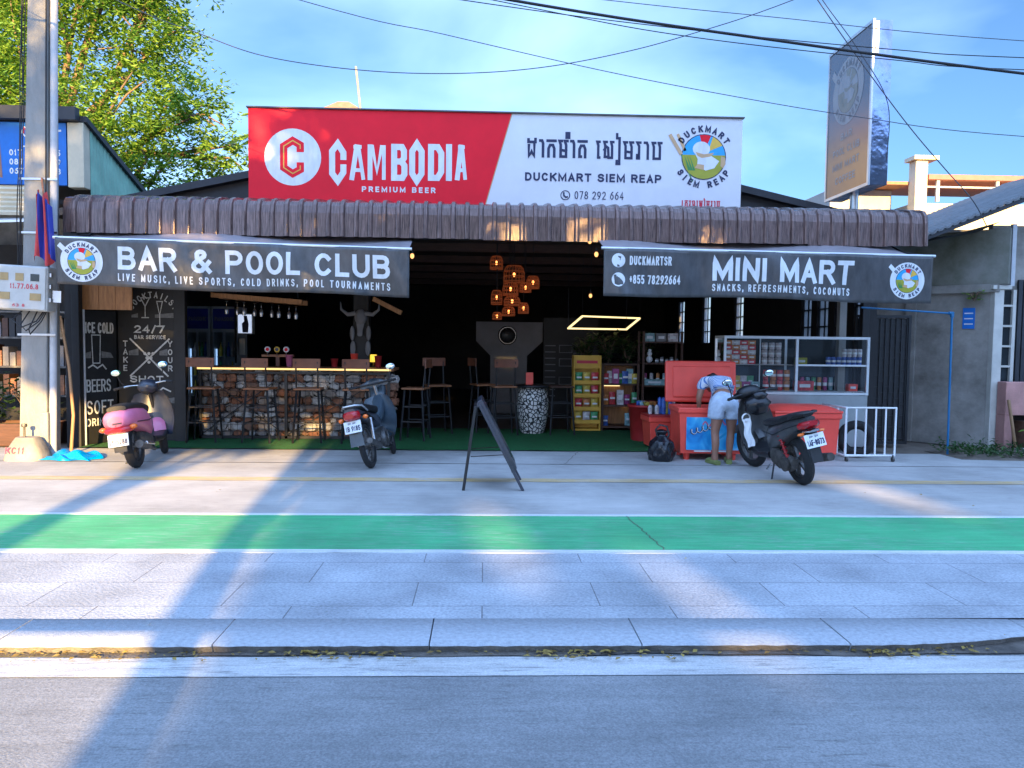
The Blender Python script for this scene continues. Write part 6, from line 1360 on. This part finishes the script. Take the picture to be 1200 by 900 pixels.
# grey skull-like ornament hung over the counter
orn = thing('hanging_ornament', 'pale horned skull ornament hanging on a dark pillar behind the counter', 'ornament', (-2.0, 12.5, 1.5))
mb = MB('dark_panel'); mb.bx(-2.12, -1.88, 12.56, 12.8, 0, 3.2); part('pillar', mb, orn)
mb = MB('paper_grey'); mb.ell((-2.0, 12.52, 1.86), (.10, .08, .13)); mb.loft([((-2.0, 12.5, 1.78), .07, .05), ((-2.0, 12.46, 1.66), .045, .04), ((-2.0, 12.44, 1.58), .04, .03)], 12)
for sx in (-1, 1): mb.tube([(-2.0 + sx * .08, 12.5, 1.92), (-2.0 + sx * .20, 12.48, 1.90), (-2.0 + sx * .30, 12.46, 1.98), (-2.0 + sx * .31, 12.45, 2.1)], [.04, .034, .022, .006], 10); mb.ell((-2.0 + sx * .13, 12.5, 1.6), (.04, .03, .12)); mb.ell((-2.0 + sx * .12, 12.5, 1.36), (.045, .02, .12))
part('skull', mb, orn)
# fridges at the back
for i, (x0, x1, lb_) in enumerate(((-5.36, -4.93, 'tall glass door drinks fridge nearest the left wall behind counter'), (-4.90, -4.44, 'tall glass door drinks fridge beside the small white light box'))):
    t = thing('drinks_fridge', lb_, 'fridge', ((x0 + x1) / 2, 14.2, 0), 0, 'fridges behind the counter')
    mb = MB('grey_pipe'); mb.bx(x0, x1, 14.04, 14.6, 0, .12); mb.bx(x0, x0 + .03, 14.04, 14.6, .12, 2.02); mb.bx(x1 - .03, x1, 14.04, 14.6, .12, 2.02); mb.bx(x0 + .03, x1 - .03, 14.5, 14.6, .12, 2.02); mb.bx(x0, x1, 14.03, 14.6, 2.02, 2.06); mb.bx(x0 + .03, x1 - .03, 14.03, 14.06, 1.60, 1.66); part('body', mb, t)
    mb = MB('flag_blue'); mb.bx(x0 + .03, x1 - .03, 14.03, 14.06, 1.66, 2.02); hd = part('header', mb, t)
    mb = MB('paper_grey'); text(mb, 'PANASONIC', x0 + .06, 1.80, .075, lambda u, v, d: (u, 14.03 - d, v), t=.16, width=x1 - x0 - .12); part('lettering', mb, hd)
    mb = MB('alu'); xm = (x0 + x1) / 2; mb.bx(xm - .015, xm + .015, 14.01, 14.03, .12, 1.6); mb.bx(x0 + .03, x0 + .05, 14.01, 14.03, .12, 1.6); mb.bx(x1 - .05, x1 - .03, 14.01, 14.03, .12, 1.6); dr = part('door', mb, t)
    mb = MB('glass'); mb.face([(x0 + .05, 14.02, .12), (x1 - .05, 14.02, .12), (x1 - .05, 14.02, 1.6), (x0 + .05, 14.02, 1.6)]); part('pane', mb, dr)
    mb = MB('fridge_glow'); mb.bx(x0 + .05, x0 + .07, 14.1, 14.13, .5, 1.3); part('light_tube', mb, t)
    for z in (.45, .8, 1.15):
        mb = MB('grey_pipe'); mb.bx(x0 + .035, x1 - .035, 14.1, 14.48, z, z + .012); part('shelf', mb, t)
        for k in range(5):
            mb = MB(('pack_2', 'pack_1', 'pack_4', 'pack_3')[(k + i + int(z * 10)) % 4]); x = x0 + .09 + k * (x1 - x0 - .18) / 4; mb.lathe([(.001, 0), (.03, 0), (.032, .14), (.012, .2), (.012, .26), (.001, .26)], (x, 14.25, z + .013), 10, 'z', False)
            solo('bottle', mb, 'dim bottle standing inside ' + ('the drinks fridge by the left wall', 'the drinks fridge by the white light box')[i], 'bottle', (x, 14.25, z + .013), ('bottles in the left fridge', 'bottles in the right fridge')[i])
wb = thing('wall_light_box', 'small white light box with a black silhouette right of the fridges', 'light box', (-4.29, 14, 1.55))
mb = MB('meter_white'); mb.bx(-4.43, -4.15, 13.98, 14.1, 1.57, 1.94); part('casing', mb, wb, bevel=.006)
mb = MB('lightbox'); mb.bx(-4.41, -4.17, 13.972, 13.978, 1.59, 1.92); fc = part('face', mb, wb)
mb = MB('navy'); poly(mb, [(-4.33, 1.60), (-4.23, 1.60), (-4.22, 1.75), (-4.25, 1.9), (-4.31, 1.9), (-4.30, 1.8), (-4.34, 1.76)], lambda u, v, d: (u, 13.972 - d, v), .003); part('silhouette', mb, fc)
mb = MB('meter_white'); mb.bx(-4.40, -4.30, 14.0, 14.08, 1.2, 1.5); part('socket_box', mb, wb, bevel=.006)
mb = MB('black_steel'); mb.bx(-4.48, -4.45, 14.0, 14.03, 1.05, 3.2); part('post', mb, wb)
# glass rack over the counter, its timber in the sunlit wood colour
gr_ = thing('glass_rack', 'timber overhead glass rack hanging below the bar and pool awning', 'glass rack', (-3.3, 11.9, 2.1))
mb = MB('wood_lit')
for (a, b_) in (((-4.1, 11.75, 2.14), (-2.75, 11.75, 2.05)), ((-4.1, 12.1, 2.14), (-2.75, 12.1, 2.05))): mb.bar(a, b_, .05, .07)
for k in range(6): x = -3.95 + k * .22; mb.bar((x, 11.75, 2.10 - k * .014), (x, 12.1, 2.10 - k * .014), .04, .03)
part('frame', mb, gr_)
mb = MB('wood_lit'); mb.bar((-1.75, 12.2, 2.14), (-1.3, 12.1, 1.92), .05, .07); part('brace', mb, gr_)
mb = MB('black_steel')
for x in (-3.95, -2.85): mb.tube([(x, 11.9, 2.12), (x, 11.9, 3.2)], .008, 6)
part('hanger', mb, gr_)
for k in range(9):
    mb = MB('steel'); x = -3.9 + k * .13; mb.lathe([(.03, 0), (.004, .006), (.004, -.07), (.03, -.10), (.034, -.15), (.026, -.19)], (x, 11.82 + .1 * (k % 2), 2.05 - k * .008), 10, 'z', False); solo('wine_glass', mb, 'wine glass hanging upside down from the timber glass rack', 'glass', (x, 11.9, 2.05), 'glasses in the overhead rack')

# ================================================================ chalkboards
cb1 = thing('chalkboard', 'tall chalkboard panel lettered ice cold beers and soft drinks', 'chalkboard', (-5.3, 10.9, 0))
p0, p1 = Vector((-5.44, 10.62, 0)), Vector((-5.215, 11.12, 0)); dd = (p1 - p0).normalized(); nn_ = Vector((dd.y, -dd.x, 0)); L1 = (p1 - p0).length
f1 = lambda u, v, d: tuple(p0 + dd * u + nn_ * d + Vector((0, 0, v)))
mb = MB('dark_panel'); mb.prism([(0, .02), (L1, .02), (L1, 1.85), (0, 1.85)], f1, -.02, 0); part('board', mb, cb1)
mb = MB('grey_pipe'); mb.tube([f1(.02, .02, .02), f1(.02, 1.86, .02)], .016, 8); part('edge_post', mb, cb1)
W1 = lambda px: (px - 95) / 40 * L1; Z1 = lambda py: .02 + (521 - py) * .0117
mb = MB('chalk')
for s_, a, b_, y0, y1, t_ in (('ICE COLD', 99, 131, 391, 378, .16), ('BEERS', 99, 127, 460, 445, .12), ('SOFT', 99, 130, 486, 470, .12), ('DRINKS', 99, 130, 500, 491, .16)): text(mb, s_, W1(a), Z1(y0), Z1(y1) - Z1(y0), f1, t=t_, w=.6, width=W1(b_) - W1(a), d=.004)
ribbon(mb, [(W1(106), Z1(393)), (W1(107), Z1(426)), (W1(115), Z1(426)), (W1(116), Z1(393)), (W1(106), Z1(393))], .014, f1, .004); ribbon(mb, [(W1(102), Z1(431)), (W1(107), Z1(428)), (W1(112), Z1(432)), (W1(118), Z1(428)), (W1(122), Z1(433))], .02, f1, .004)
mb.use('chalk_dim'); poly(mb, [(W1(99), Z1(420)), (W1(105), Z1(420)), (W1(105), Z1(412)), (W1(99), Z1(414))], f1, .003); poly(mb, [(W1(117), Z1(420)), (W1(131), Z1(420)), (W1(128), Z1(414)), (W1(117), Z1(412))], f1, .003)
part('lettering', mb, cb1)
cb2 = thing('chalkboard', 'wide chalkboard with crossed pool cues and the words take your shot', 'chalkboard', (-4.8, 11.2, 0))
f2_ = lambda u, v, d: (-5.21 + u, 11.17 - d, v)
mb = MB('dark_panel'); mb.bx(-5.21, -4.42, 11.17, 11.2, .02, 2.6); part('board', mb, cb2)
W2 = lambda px: (px - 135) / 70 * .79; Z2 = lambda py: .01 + (517 - py) * .01217
mb = MB('chalk')
arc_text(mb, 'COCKTAILS!', W2(179), Z2(352) - .28, .36, .09, f2_, 90, 13, t=.16, w=.6, d=.004)
for (px, py, w, h) in ((169, 349, 11, 10), (187, 353, 7, 16)):
    ribbon(mb, [(W2(px - w / 2), Z2(py)), (W2(px), Z2(py + h)), (W2(px + w / 2), Z2(py)), (W2(px - w / 2), Z2(py))], .014, f2_, .004)
    ribbon(mb, [(W2(px), Z2(py + h)), (W2(px), Z2(py + h + 12))], .012, f2_, .0046); ribbon(mb, [(W2(px - 4), Z2(py + h + 13)), (W2(px + 4), Z2(py + h + 13))], .014, f2_, .0052)
text(mb, '24/7', W2(155), Z2(390), Z2(381) - Z2(390), f2_, t=.2, w=.8, width=W2(193) - W2(155), d=.004)
text(mb, 'BAR SERVICE', W2(155), Z2(397), Z2(392.5) - Z2(397), f2_, t=.2, width=W2(194) - W2(155), d=.004)
ribbon(mb, [(W2(150), Z2(397)), (W2(196), Z2(440))], .022, f2_, .004); ribbon(mb, [(W2(198), Z2(397)), (W2(150), Z2(440))], .022, f2_, .0046)
for i, ch in enumerate('TAKE'): text(mb, ch, W2(141), Z2(406 + i * 9.5), .085, f2_, t=.18, w=.75, d=.004)
for i, ch in enumerate('YOUR'): text(mb, ch, W2(196.5), Z2(406 + i * 9.5), .085, f2_, t=.18, w=.75, d=.004)
text(mb, 'SHOT', W2(149), Z2(448), Z2(440) - Z2(448), f2_, t=.2, w=.9, width=W2(191) - W2(149), d=.004)
ribbon(mb, [(W2(166), Z2(459)), (W2(175), Z2(455)), (W2(183), Z2(460)), (W2(190), Z2(454)), (W2(199), Z2(458))], .02, f2_, .004)
for i, (dx, dy) in enumerate(((-5, -4), (5, -4), (0, -4), (-2.5, 1), (2.5, 1), (0, 6))): disc(mb, W2(173 + dx), Z2(418 + dy), .022, f2_, .006 + i * .0004, 14)
mb.use('chalk_dim')
for (a, b_, py, h) in ((152, 160, 372, 5), (181, 205, 372, 6), (148, 160, 416, 8), (186, 196, 416, 8), (188, 205, 472, 7)): poly(mb, [(W2(a), Z2(py)), (W2(b_), Z2(py)), (W2(b_), Z2(py - h)), (W2(a), Z2(py - h * .6))], f2_, .003)
part('lettering', mb, cb2)

# ================================================================ deeper in the room
ft = thing('feature_wall', 'grey Y-shaped partition panel with a black round fan deep inside', 'partition', (.5, 16, 0))
mb = MB('paper_grey'); mb.prism([(-.18, 1.9), (1.2, 1.9), (1.2, 1.5), (.88, 1.2), (.88, 0), (.12, 0), (.12, 1.2), (-.18, 1.5)], lambda u, v, d: (u, 16 + d, v), 0, .08); part('panel', mb, ft)
mb = MB('black_plastic'); mb.lathe([(.001, -.10), (.1, -.09), (.19, -.04), (.2, 0)], (.47, 15.995, 1.62), 24, 'y', False); fan = part('fan', mb, ft)
mb = MB('glass_dark'); ribbon(mb, [(.47 + .17 * math.cos(a * .3142), 1.62 + .17 * math.sin(a * .3142)) for a in range(21)], .012, lambda u, v, d: (u, 15.94 - d, v), .0); part('guard', mb, fan)
mf = thing('menu_wall', 'dark panel with thin white menu frames right of the grey partition', 'menu board', (1.5, 15.9, 0))
mb = MB('dark_panel'); mb.bx(1.22, 2.35, 15.95, 16.0, 0, 2.0); part('board', mb, mf)
mb = MB('paper_grey'); fm_ = lambda u, v, d: (u, 15.95 - d, v)
for (x, z, w, h) in ((1.55, 1.28, .26, .15), (1.85, 1.14, .22, .13), (1.55, 1.0, .26, .15), (1.55, .62, .26, .15)): ribbon(mb, [(x, z), (x + w, z), (x + w, z + h), (x, z + h), (x, z)], .014, fm_, .003)
for k in range(9): ribbon(mb, [(1.26, 1.42 - k * .13), (1.46, 1.42 - k * .13)], .02, fm_, .003)
part('frame', mb, mf)
# rattan lanterns on cords
def lantern(x, z, w, h, lb_):
    t = thing('rattan_lantern', lb_, 'pendant lamp', (x, 13.5, z), 0, 'rattan lanterns hung in a cluster')
    mb = MB('lantern'); rt = w * .34; prof = [(w * .5, -h * .5), (w * .5, h * .1), (w * .44, h * .36), (rt, h * .5)]
    for k in range(18):
        a = k * 6.28318 / 18; mb.tube([(p[0] * math.cos(a), p[0] * math.sin(a), p[1]) for p in prof], .006, 4)
    for r_, zz in ((w * .5, -h * .5), (w * .5, -h * .38), (w * .5, -h * .1), (w * .47, h * .2), (rt, h * .5)): mb.tube([(r_ * math.cos(a * .5236), r_ * math.sin(a * .5236), zz) for a in range(12)], .008, 4, closed=True)
    part('shade', mb, t, world=False)
    mb = MB('bulb_dim'); mb.ell((0, 0, 0), (.022, .022, .036), 10, 8); part('bulb', mb, t, world=False)
    mb = MB('cable'); mb.tube([(0, 0, .05), (0, 0, 3.2 - z)], .006, 5); part('cord', mb, t, world=False)
for x, z, w, h, lb_ in ((.19, 2.86, .22, .22, 'rattan lantern, the highest of the cluster and furthest left'), (.50, 2.66, .36, .30, 'largest rattan lantern, second highest in the cluster'), (.83, 2.53, .22, .21, 'rattan lantern at the right side of cluster, level under the largest'), (.70, 2.44, .20, .16, 'dim rattan lantern half hidden behind the right side one'), (.44, 2.41, .27, .22, 'rattan lantern directly below the largest one'),
                        (.20, 2.26, .19, .24, 'rattan lantern at the left side, halfway down the cluster'), (.47, 2.20, .28, .15, 'flat rattan lantern in the middle, halfway down cluster'), (.67, 2.08, .18, .18, 'small rattan lantern low on the right of the cluster'), (.41, 2.02, .22, .15, 'rattan lantern low in the middle of the cluster'), (.21, 1.94, .16, .12, 'smallest rattan lantern at the very bottom left of cluster')): lantern(x, z, w, h, lb_)
# filament bulbs under the eave
for x, y, z, lb_ in ((-.96, 10.2, 2.60, 'glowing filament bulb beside the end of the bar awning'), (1.37, 10.2, 2.83, 'glowing filament bulb under the eave, upper of two by the mini mart awning'), (1.46, 10.2, 2.66, 'glowing filament bulb touching the corner of the mini mart awning'), (1.72, 12.6, 2.26, 'small glowing bulb inside, under the corner of the mini mart awning')):
    t = thing('filament_bulb', lb_, 'light bulb', (x, y, z)); mb = MB('bulb'); mb.ell((0, 0, 0), (.026, .026, .036), 12, 8); part('glass_bulb', mb, t, world=False)
    mb = MB('black_plastic'); mb.tube([(0, 0, .03), (0, 0, .08)], .017, 8); part('socket', mb, t, world=False); mb = MB('cable'); mb.tube([(0, 0, .08), (.01, .02, 3.2 - z)], .005, 5); part('cord', mb, t, world=False)
ldr = thing('hanging_light', 'glowing yellow rectangular light frame hung above the snack shelves', 'light fitting', (2.15, 14, 1.85))
mb = MB('led'); q4 = [(1.47, 13.6, 1.74), (2.50, 13.6, 1.735), (2.90, 14.4, 1.96), (1.82, 14.4, 1.985)]
for i in range(4): mb.bar(q4[i], q4[(i + 1) % 4], .028, .028)
part('tube', mb, ldr); mb = MB('black_steel')
for p in q4: mb.tube([p, (p[0], p[1], 3.2)], .004, 5)
part('cord', mb, ldr)
# drum table
dt = thing('drum_table', 'barrel shaped table covered in black and white pebble mosaic', 'table', (.79, 12.5, 0))
mb = MB('mosaic'); mb.lathe([(.19, .02), (.225, .15), (.26, .38), (.265, .50), (.245, .68), (.215, .76)], (.79, 12.5, 0), 32); part('barrel', mb, dt)
mb = MB('black_plastic'); mb.lathe([(.001, .762), (.30, .762), (.30, .80), (.001, .80)], (.79, 12.5, 0), 32, 'z', False); part('tabletop', mb, dt)
mb = MB('red_plastic'); mb.bx(.67, .79, 12.42, 12.46, .803, 1.0); solo('menu_holder', mb, 'bright red menu holder standing on the mosaic drum table', 'menu holder', (.73, 12.44, .803), bevel=.006)

# ================================================================ mini mart shelving
def packet(name, label, cat, group, m, c, d, rz=0, kind='bag'):
    mb = MB(m)
    if kind == 'bag':
        w, t_, h = d
        mb.grid(8, 8, lambda u, v: ((u - .5) * w * (1 - .08 * math.sin(v * 3.14)), -t_ / 2 * math.sin(math.pi * u) * math.sin(math.pi * (.12 + .76 * v)) , v * h)); mb.grid(8, 8, lambda u, v: ((.5 - u) * w * (1 - .08 * math.sin(v * 3.14)), t_ / 2 * math.sin(math.pi * u) * math.sin(math.pi * (.12 + .76 * v)), v * h))
        mb.use('white'); ribbon(mb, [(-w * .22, h * .52), (w * .22, h * .52)], h * .16, lambda u, v, dd: (u, -t_ / 2 - .002, v), 0)
    elif kind == 'can':
        mb.lathe([(.001, 0), (d[0] / 2 * .9, 0), (d[0] / 2, .008), (d[0] / 2, d[2] - .01), (d[0] / 2 * .88, d[2]), (.001, d[2] - .004)], (0, 0, 0), 12, 'z', False); mb.use('white'); mb.lathe([(d[0] / 2 + .001, d[2] * .35), (d[0] / 2 + .001, d[2] * .6)], (0, 0, 0), 12, 'z', False)
    else:
        mb.box((0, 0, d[2] / 2), d); mb.use('white'); mb.box((0, -d[1] / 2 - .001, d[2] * .5), (d[0] * .6, .003, d[2] * .34))
    o = link(name, mb.mesh(name)); o.location = c; o.rotation_euler.z = rz; tag(o, label, cat, group); return o
ys_ = thing('snack_stand', 'yellow cardboard snack display stand with four tiers of packets', 'display stand', (1.72, 12.9, 0))
mb = MB('yellow_card'); mb.bx(1.49, 1.51, 12.8, 13.1, .02, 1.28); mb.bx(1.93, 1.95, 12.8, 13.1, .02, 1.28); mb.bx(1.51, 1.93, 13.08, 13.1, .02, 1.28); part('frame', mb, ys_)
mb = MB('yellow_card'); mb.bx(1.51, 1.93, 12.86, 12.88, 1.06, 1.28); hd = part('header', mb, ys_)
mb = MB('red_text'); text(mb, 'SNACKS', 1.56, 1.14, .06, lambda u, v, d: (u, 12.86 - d, v), t=.2, width=.3) if False else ribbon(mb, [(1.57, 1.17), (1.87, 1.17)], .05, lambda u, v, d: (u, 12.86 - d, v), .003); part('print', mb, hd)
for k, z in enumerate((.82, .60, .38, .16)):
    mb = MB('yellow_card'); mb.bx(1.51, 1.93, 12.8, 13.08, z - .02, z); mb.bx(1.51, 1.93, 12.79, 12.80, z - .02, z + .045); part('shelf', mb, ys_)
    for j in range(3):
        mm = (('pack_1', 'pack_2', 'pack_0'), ('pack_1', 'pack_2', 'pack_0'), ('pack_0', 'pack_5', 'pack_2'), ('pack_2', 'pack_3', 'pack_1'))[k][j]
        packet('snack_packet', ('green', 'orange', 'red')[j] + ' snack packet on the ' + ('top', 'second', 'third', 'lowest')[k] + ' tier of the yellow stand' if k < 2 else ('left', 'middle', 'right')[j] + ' snack packet on the ' + ('third', 'lowest')[k - 2] + ' tier of the yellow stand', 'packet', 'packets on the yellow stand', mm, (1.585 + j * .135, 12.88, z + .001), (.125, .07, .175))
mb = MB('yellow_card'); mb.bx(1.51, 1.93, 12.8, 13.08, .02, .05); part('shelf', mb, ys_)
sa = thing('wooden_shelf', 'low dark wooden shelf unit with a glowing lamp behind yellow stand', 'shelf unit', (2.28, 13.1, 0))
mb = MB('wood_dark')
for x in (1.98, 2.58): mb.bx(x, x + .035, 12.9, 12.94, 0, 1.15); mb.bx(x, x + .035, 13.3, 13.34, 0, 1.15)
part('post', mb, sa)
for z in (.06, .42, .78, 1.12): mb = MB('wood_dark'); mb.bx(1.985, 2.61, 12.89, 13.35, z, z + .025); part('shelf', mb, sa)
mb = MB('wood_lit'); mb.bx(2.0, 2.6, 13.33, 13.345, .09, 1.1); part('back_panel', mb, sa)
mb = MB('led'); mb.bx(2.05, 2.35, 13.28, 13.3, .745, .765); part('light_strip', mb, sa)
mb = MB('led'); mb.bx(2.42, 2.5, 13.25, 13.27, .39, .41); part('light_strip', mb, sa)
rq = random.Random(5); n_ = 0
for z, kinds, tier in ((.806, 7, 'on the lit shelf unit, top row below the plants'), (.446, 5, 'in the lamp-lit middle bay of the low shelf unit'), (.086, 2, 'in the bottom bay of the low shelf unit')):
    for k in range(kinds):
        packet('snack_packet', 'colourful packet ' + tier, 'packet', 'packets on the low shelf unit', 'pack_%d' % ((n_ * 3) % 8), (2.06 + k * (.5 / max(1, kinds - 1)) * (.8 if kinds < 4 else 1), 13.02 + .05 * (k % 2), z), (.11, .07, .17 + .04 * (k % 3)), 0, ('bag', 'bag', 'box')[k % 3]); n_ += 1
for i, (x, y) in enumerate(((1.75, 13.5), (2.15, 13.35), (2.5, 13.4), (2.9, 13.6))): shrub('house_plant', ('dark house plant behind the yellow stand header', 'dark trailing house plant on the low shelf unit, left side', 'dark house plant on the low shelf unit, right side', 'dark house plant between the two shelf units')[i], (x, y, 1.15), .26, .5, 240, .13, 'leaf_dark', 60 + i, group='plants above the shelves')
sb2 = thing('wooden_shelf', 'tall dark red wooden shelf unit of ornaments behind the red chest', 'shelf unit', (2.98, 13.1, 0))
mb = MB('wood_dark')
for x in (2.66, 3.31): mb.bx(x, x + .035, 12.9, 12.94, 0, 1.7); mb.bx(x, x + .035, 13.3, 13.34, 0, 1.7)
part('post', mb, sb2)
for z in (.4, .76, 1.14, 1.5): mb = MB('wood_dark'); mb.bx(2.665, 3.34, 12.89, 13.35, z, z + .025); part('shelf', mb, sb2)
for k in range(3): packet('carton', ('grey carton at the left of the top shelf', 'grey carton in the middle of top shelf', 'pale carton at the right of top shelf')[k] + ' of the tall unit', 'carton', 'cartons on the tall unit', ('pack_7', 'paper_grey', 'pack_3')[k], (2.79 + k * .2, 13.05, 1.526), (.17, .14, .14), 0, 'box')
mb = MB('white'); mb.ell((2.80, 13.02, 1.225), (.055, .05, .06)); mb.ell((2.80, 13.0, 1.32), (.042, .04, .045)); mb.ell((2.80, 13.0, 1.375), (.03, .03, .025)); solo('figurine', mb, 'white seated figurine on the tall shelf unit', 'figurine', (2.80, 13.02, 1.166))
for k in range(5): packet('ornament', 'small white ornament in the row beside the figurine', 'ornament', 'ornaments beside the figurine', 'paper_grey', (2.93 + k * .085, 13.02, 1.166), (.06, .06, .07 + .03 * (k % 2)), 0, 'can')
for k in range(4): packet('bottle', 'dark bottle standing on the middle shelf of the tall unit', 'bottle', 'bottles on the tall unit', ('pack_6', 'pack_3', 'pack_5', 'pack_7')[k], (2.75 + k * .11, 13.1, .786), (.06, .06, .2), 0, 'can')
packet('carton', 'pale blue carton at the front of the middle shelf of tall unit', 'carton', 'cartons on the tall unit', 'pack_7', (2.88, 12.98, .786), (.36, .08, .10), 0, 'box')
packet('carton', 'brown carton at the right of the middle shelf of tall unit', 'carton', 'cartons on the tall unit', 'pack_5', (3.2, 13.0, .786), (.14, .12, .19), 0, 'box')

# ================================================================ glass display case
dc = thing('display_case', 'long aluminium framed glass display case of tins on a steel base', 'display case', (4.42, 11.0, 0))
X0, X1, Y0, Y1, Z0, Z1 = 3.37, 5.46, 10.75, 11.2, .83, 1.60
mb = MB('steel'); mb.bx(X0, X1, Y0 + .02, Y1, .05, .79); part('base', mb, dc, bevel=.006)
mb = MB('alu'); b_ = .035
for z in (Z0 - .02, Z1): mb.bx(X0, X1, Y0, Y0 + b_, z - b_ / 2, z + b_ / 2); mb.bx(X0, X1, Y1 - b_, Y1, z - b_ / 2, z + b_ / 2)
for x in (X0, 4.40, X1 - b_):
    mb.bx(x, x + b_, Y0, Y0 + b_, Z0, Z1 - b_ / 2); mb.bx(x, x + b_, Y1 - b_, Y1, Z0, Z1 - b_ / 2)
for x in (X0, X1 - b_):
    for z in (Z0 - .02, Z1): mb.bx(x, x + b_, Y0 + b_, Y1 - b_, z - b_ / 2, z + b_ / 2)
mb.bx(4.435, X1 - b_, Y0 + .002, Y0 + .03, 1.20, 1.225); mb.bx(3.95, 3.965, Y0 + .2, Y0 + .215, Z0, Z1)
part('frame', mb, dc)
for (a, c_) in ((X0 + b_, 4.40), (4.435, X1 - b_)):
    mb = MB('glass'); mb.face([(a, Y0 + .015, Z0), (c_, Y0 + .015, Z0), (c_, Y0 + .015, Z1 - .02), (a, Y0 + .015, Z1 - .02)]); part('pane', mb, dc)
mb = MB('glass'); mb.face([(X0 + .015, Y0 + b_, Z0), (X0 + .015, Y1 - b_, Z0), (X0 + .015, Y1 - b_, Z1 - .02), (X0 + .015, Y0 + b_, Z1 - .02)]); part('pane', mb, dc)
mb = MB('glass_dark'); mb.bx(X0 + b_, X1 - b_, Y1 - .03, Y1 - .02, Z0, Z1 - .02); part('back_panel', mb, dc)
mb = MB('grey_pipe'); mb.bx(X0 + b_, X1 - b_, Y0 + .04, Y1 - .04, Z0 + .002, Z0 + .012); mb.bx(4.44, X1 - b_, Y0 + .04, Y1 - .04, 1.205, 1.215); mb.bx(X0 + b_, 4.40, Y0 + .12, Y1 - .04, 1.205, 1.215); part('shelf', mb, dc)
r_ = random.Random(17)
for lay in range(5):
    for k in range(4): packet('noodle_packet', 'red and white noodle packet in the stack at the left of the glass case', 'packet', 'noodle packets in the glass case', ('pack_0', 'pack_5', 'pack_3')[(lay + k) % 3], (3.47 + k * .115, Y0 + .2, 1.216 + lay * .068), (.11, .12, .064), 0, 'box')
for lay in range(3):
    for k in range(3): packet('noodle_cup', 'pale noodle cup stacked on the upper shelf left of the case divider', 'noodle cup', 'noodle cups in the glass case', 'pack_3', (4.02 + k * .1, Y0 + .2, 1.216 + lay * .105), (.085, .085, .10), 0, 'can')
for lay in range(2):
    for k in range(4): packet('tin_can', 'red tin in the lower stack left of the case divider', 'tin', 'red tins in the glass case', ('pack_0', 'pack_5')[(k) % 2], (4.03 + k * .1, Y0 + .14, .843 + lay * .15), (.085, .085, .145), 0, 'can')
for k in range(8): packet('bottle', 'small dark bottle in the row at the back of the lower right case bay', 'bottle', 'bottles in the glass case', ('pack_6', 'pack_7', 'pack_1', 'pack_5')[k % 4], (4.62 + k * .085, Y0 + .3, .843), (.06, .06, .19), 0, 'can')
for k in range(5): packet('noodle_packet', 'pale green packet standing in the row low at the back of the left case bay', 'packet', 'packets standing at the back of the glass case', ('pack_3', 'pack_1', 'pack_2')[k % 3], (3.46 + k * .1, Y0 + .32, .843), (.09, .05, .2), 0, 'box')
for k in range(4): packet('snack_packet', 'small bright packet lying low at the left of the glass case', 'packet', 'packets low in the glass case', ('pack_1', 'pack_2', 'pack_6', 'pack_7')[k], (3.5 + k * .13, Y0 + .2, .843), (.12, .06, .12), 0, 'box')
for k in range(7): packet('tin_can', 'blue and white tin in the bottom row at the right of the upper case shelf', 'tin', 'blue tins in the glass case', 'pack_4', (4.93 + k * .075, Y0 + .15, 1.216), (.066, .066, .115), 0, 'can')
for k in range(4): packet('tin_can', 'blue and white tin in the top row at the right of the upper case shelf', 'tin', 'blue tins in the glass case', 'pack_3', (5.16 + k * .075, Y0 + .15, 1.332), (.066, .066, .115), 0, 'can')
packet('carton', 'yellow green carton beside the divider in the glass case', 'carton', 'cartons in the glass case', 'logo_olive', (4.55, Y0 + .2, 1.216), (.15, .1, .1), 0, 'box')
packet('carton', 'red and white carton low beside the case divider', 'carton', 'cartons in the glass case', 'pack_0', (4.60, Y0 + .2, .843), (.26, .12, .14), 0, 'box')
packet('carton', 'bright red carton low at the right end of the glass case', 'carton', 'cartons in the glass case', 'red_plastic', (5.30, Y0 + .18, .843), (.13, .1, .10), 0, 'box')

# white rolling barrier and a loose tyre
rb = thing('rolling_barrier', 'white tubular metal barrier on castors right of the red chests', 'barrier', (5.0, 9.72, 0))
mb = MB('white'); xa, xb = 4.66, 5.32
mb.tube([(xa, 9.72, .08), (xa, 9.72, .70), (xb, 9.74, .70), (xb, 9.74, .08), (xa, 9.72, .08)], .017, 8); mb.tube([(xa, 9.72, .70), (4.60, 10.3, .70), (4.60, 10.3, .08), (xa, 9.72, .08)], .015, 8); part('frame', mb, rb)
for k in range(1, 5): mb = MB('white'); x = xa + (xb - xa) * k / 5; mb.tube([(x, 9.722 + .004 * k, .09), (x, 9.722 + .004 * k, .69)], .012, 8); part('bar', mb, rb)
for k in (1, 2): mb = MB('white'); mb.tube([(xa - .02 * k, 9.72 + .19 * k, .09), (xa - .02 * k, 9.72 + .19 * k, .69)], .012, 8); part('bar', mb, rb)
for x in (xa + .02, xb - .03): mb = MB('engine'); mb.lathe([(.032, -.012), (.032, .012)], (x, 9.72, .034), 14, 'x'); mb.tube([(x, 9.72, .034), (x, 9.72, .09)], .01, 6); part('castor', mb, rb)
mb = MB('rubber'); mb.T = Matrix.Translation((5.0, 10.12, .25)) @ Matrix.Rotation(R(62), 4, 'Z') @ Matrix.Rotation(R(14), 4, 'Y'); torus(mb, (0, 0, 0), .19, .06, .06); mb.T = None; solo('tyre', mb, 'old black tyre leaning behind the white barrier', 'tyre', (5.0, 10.12, .25))
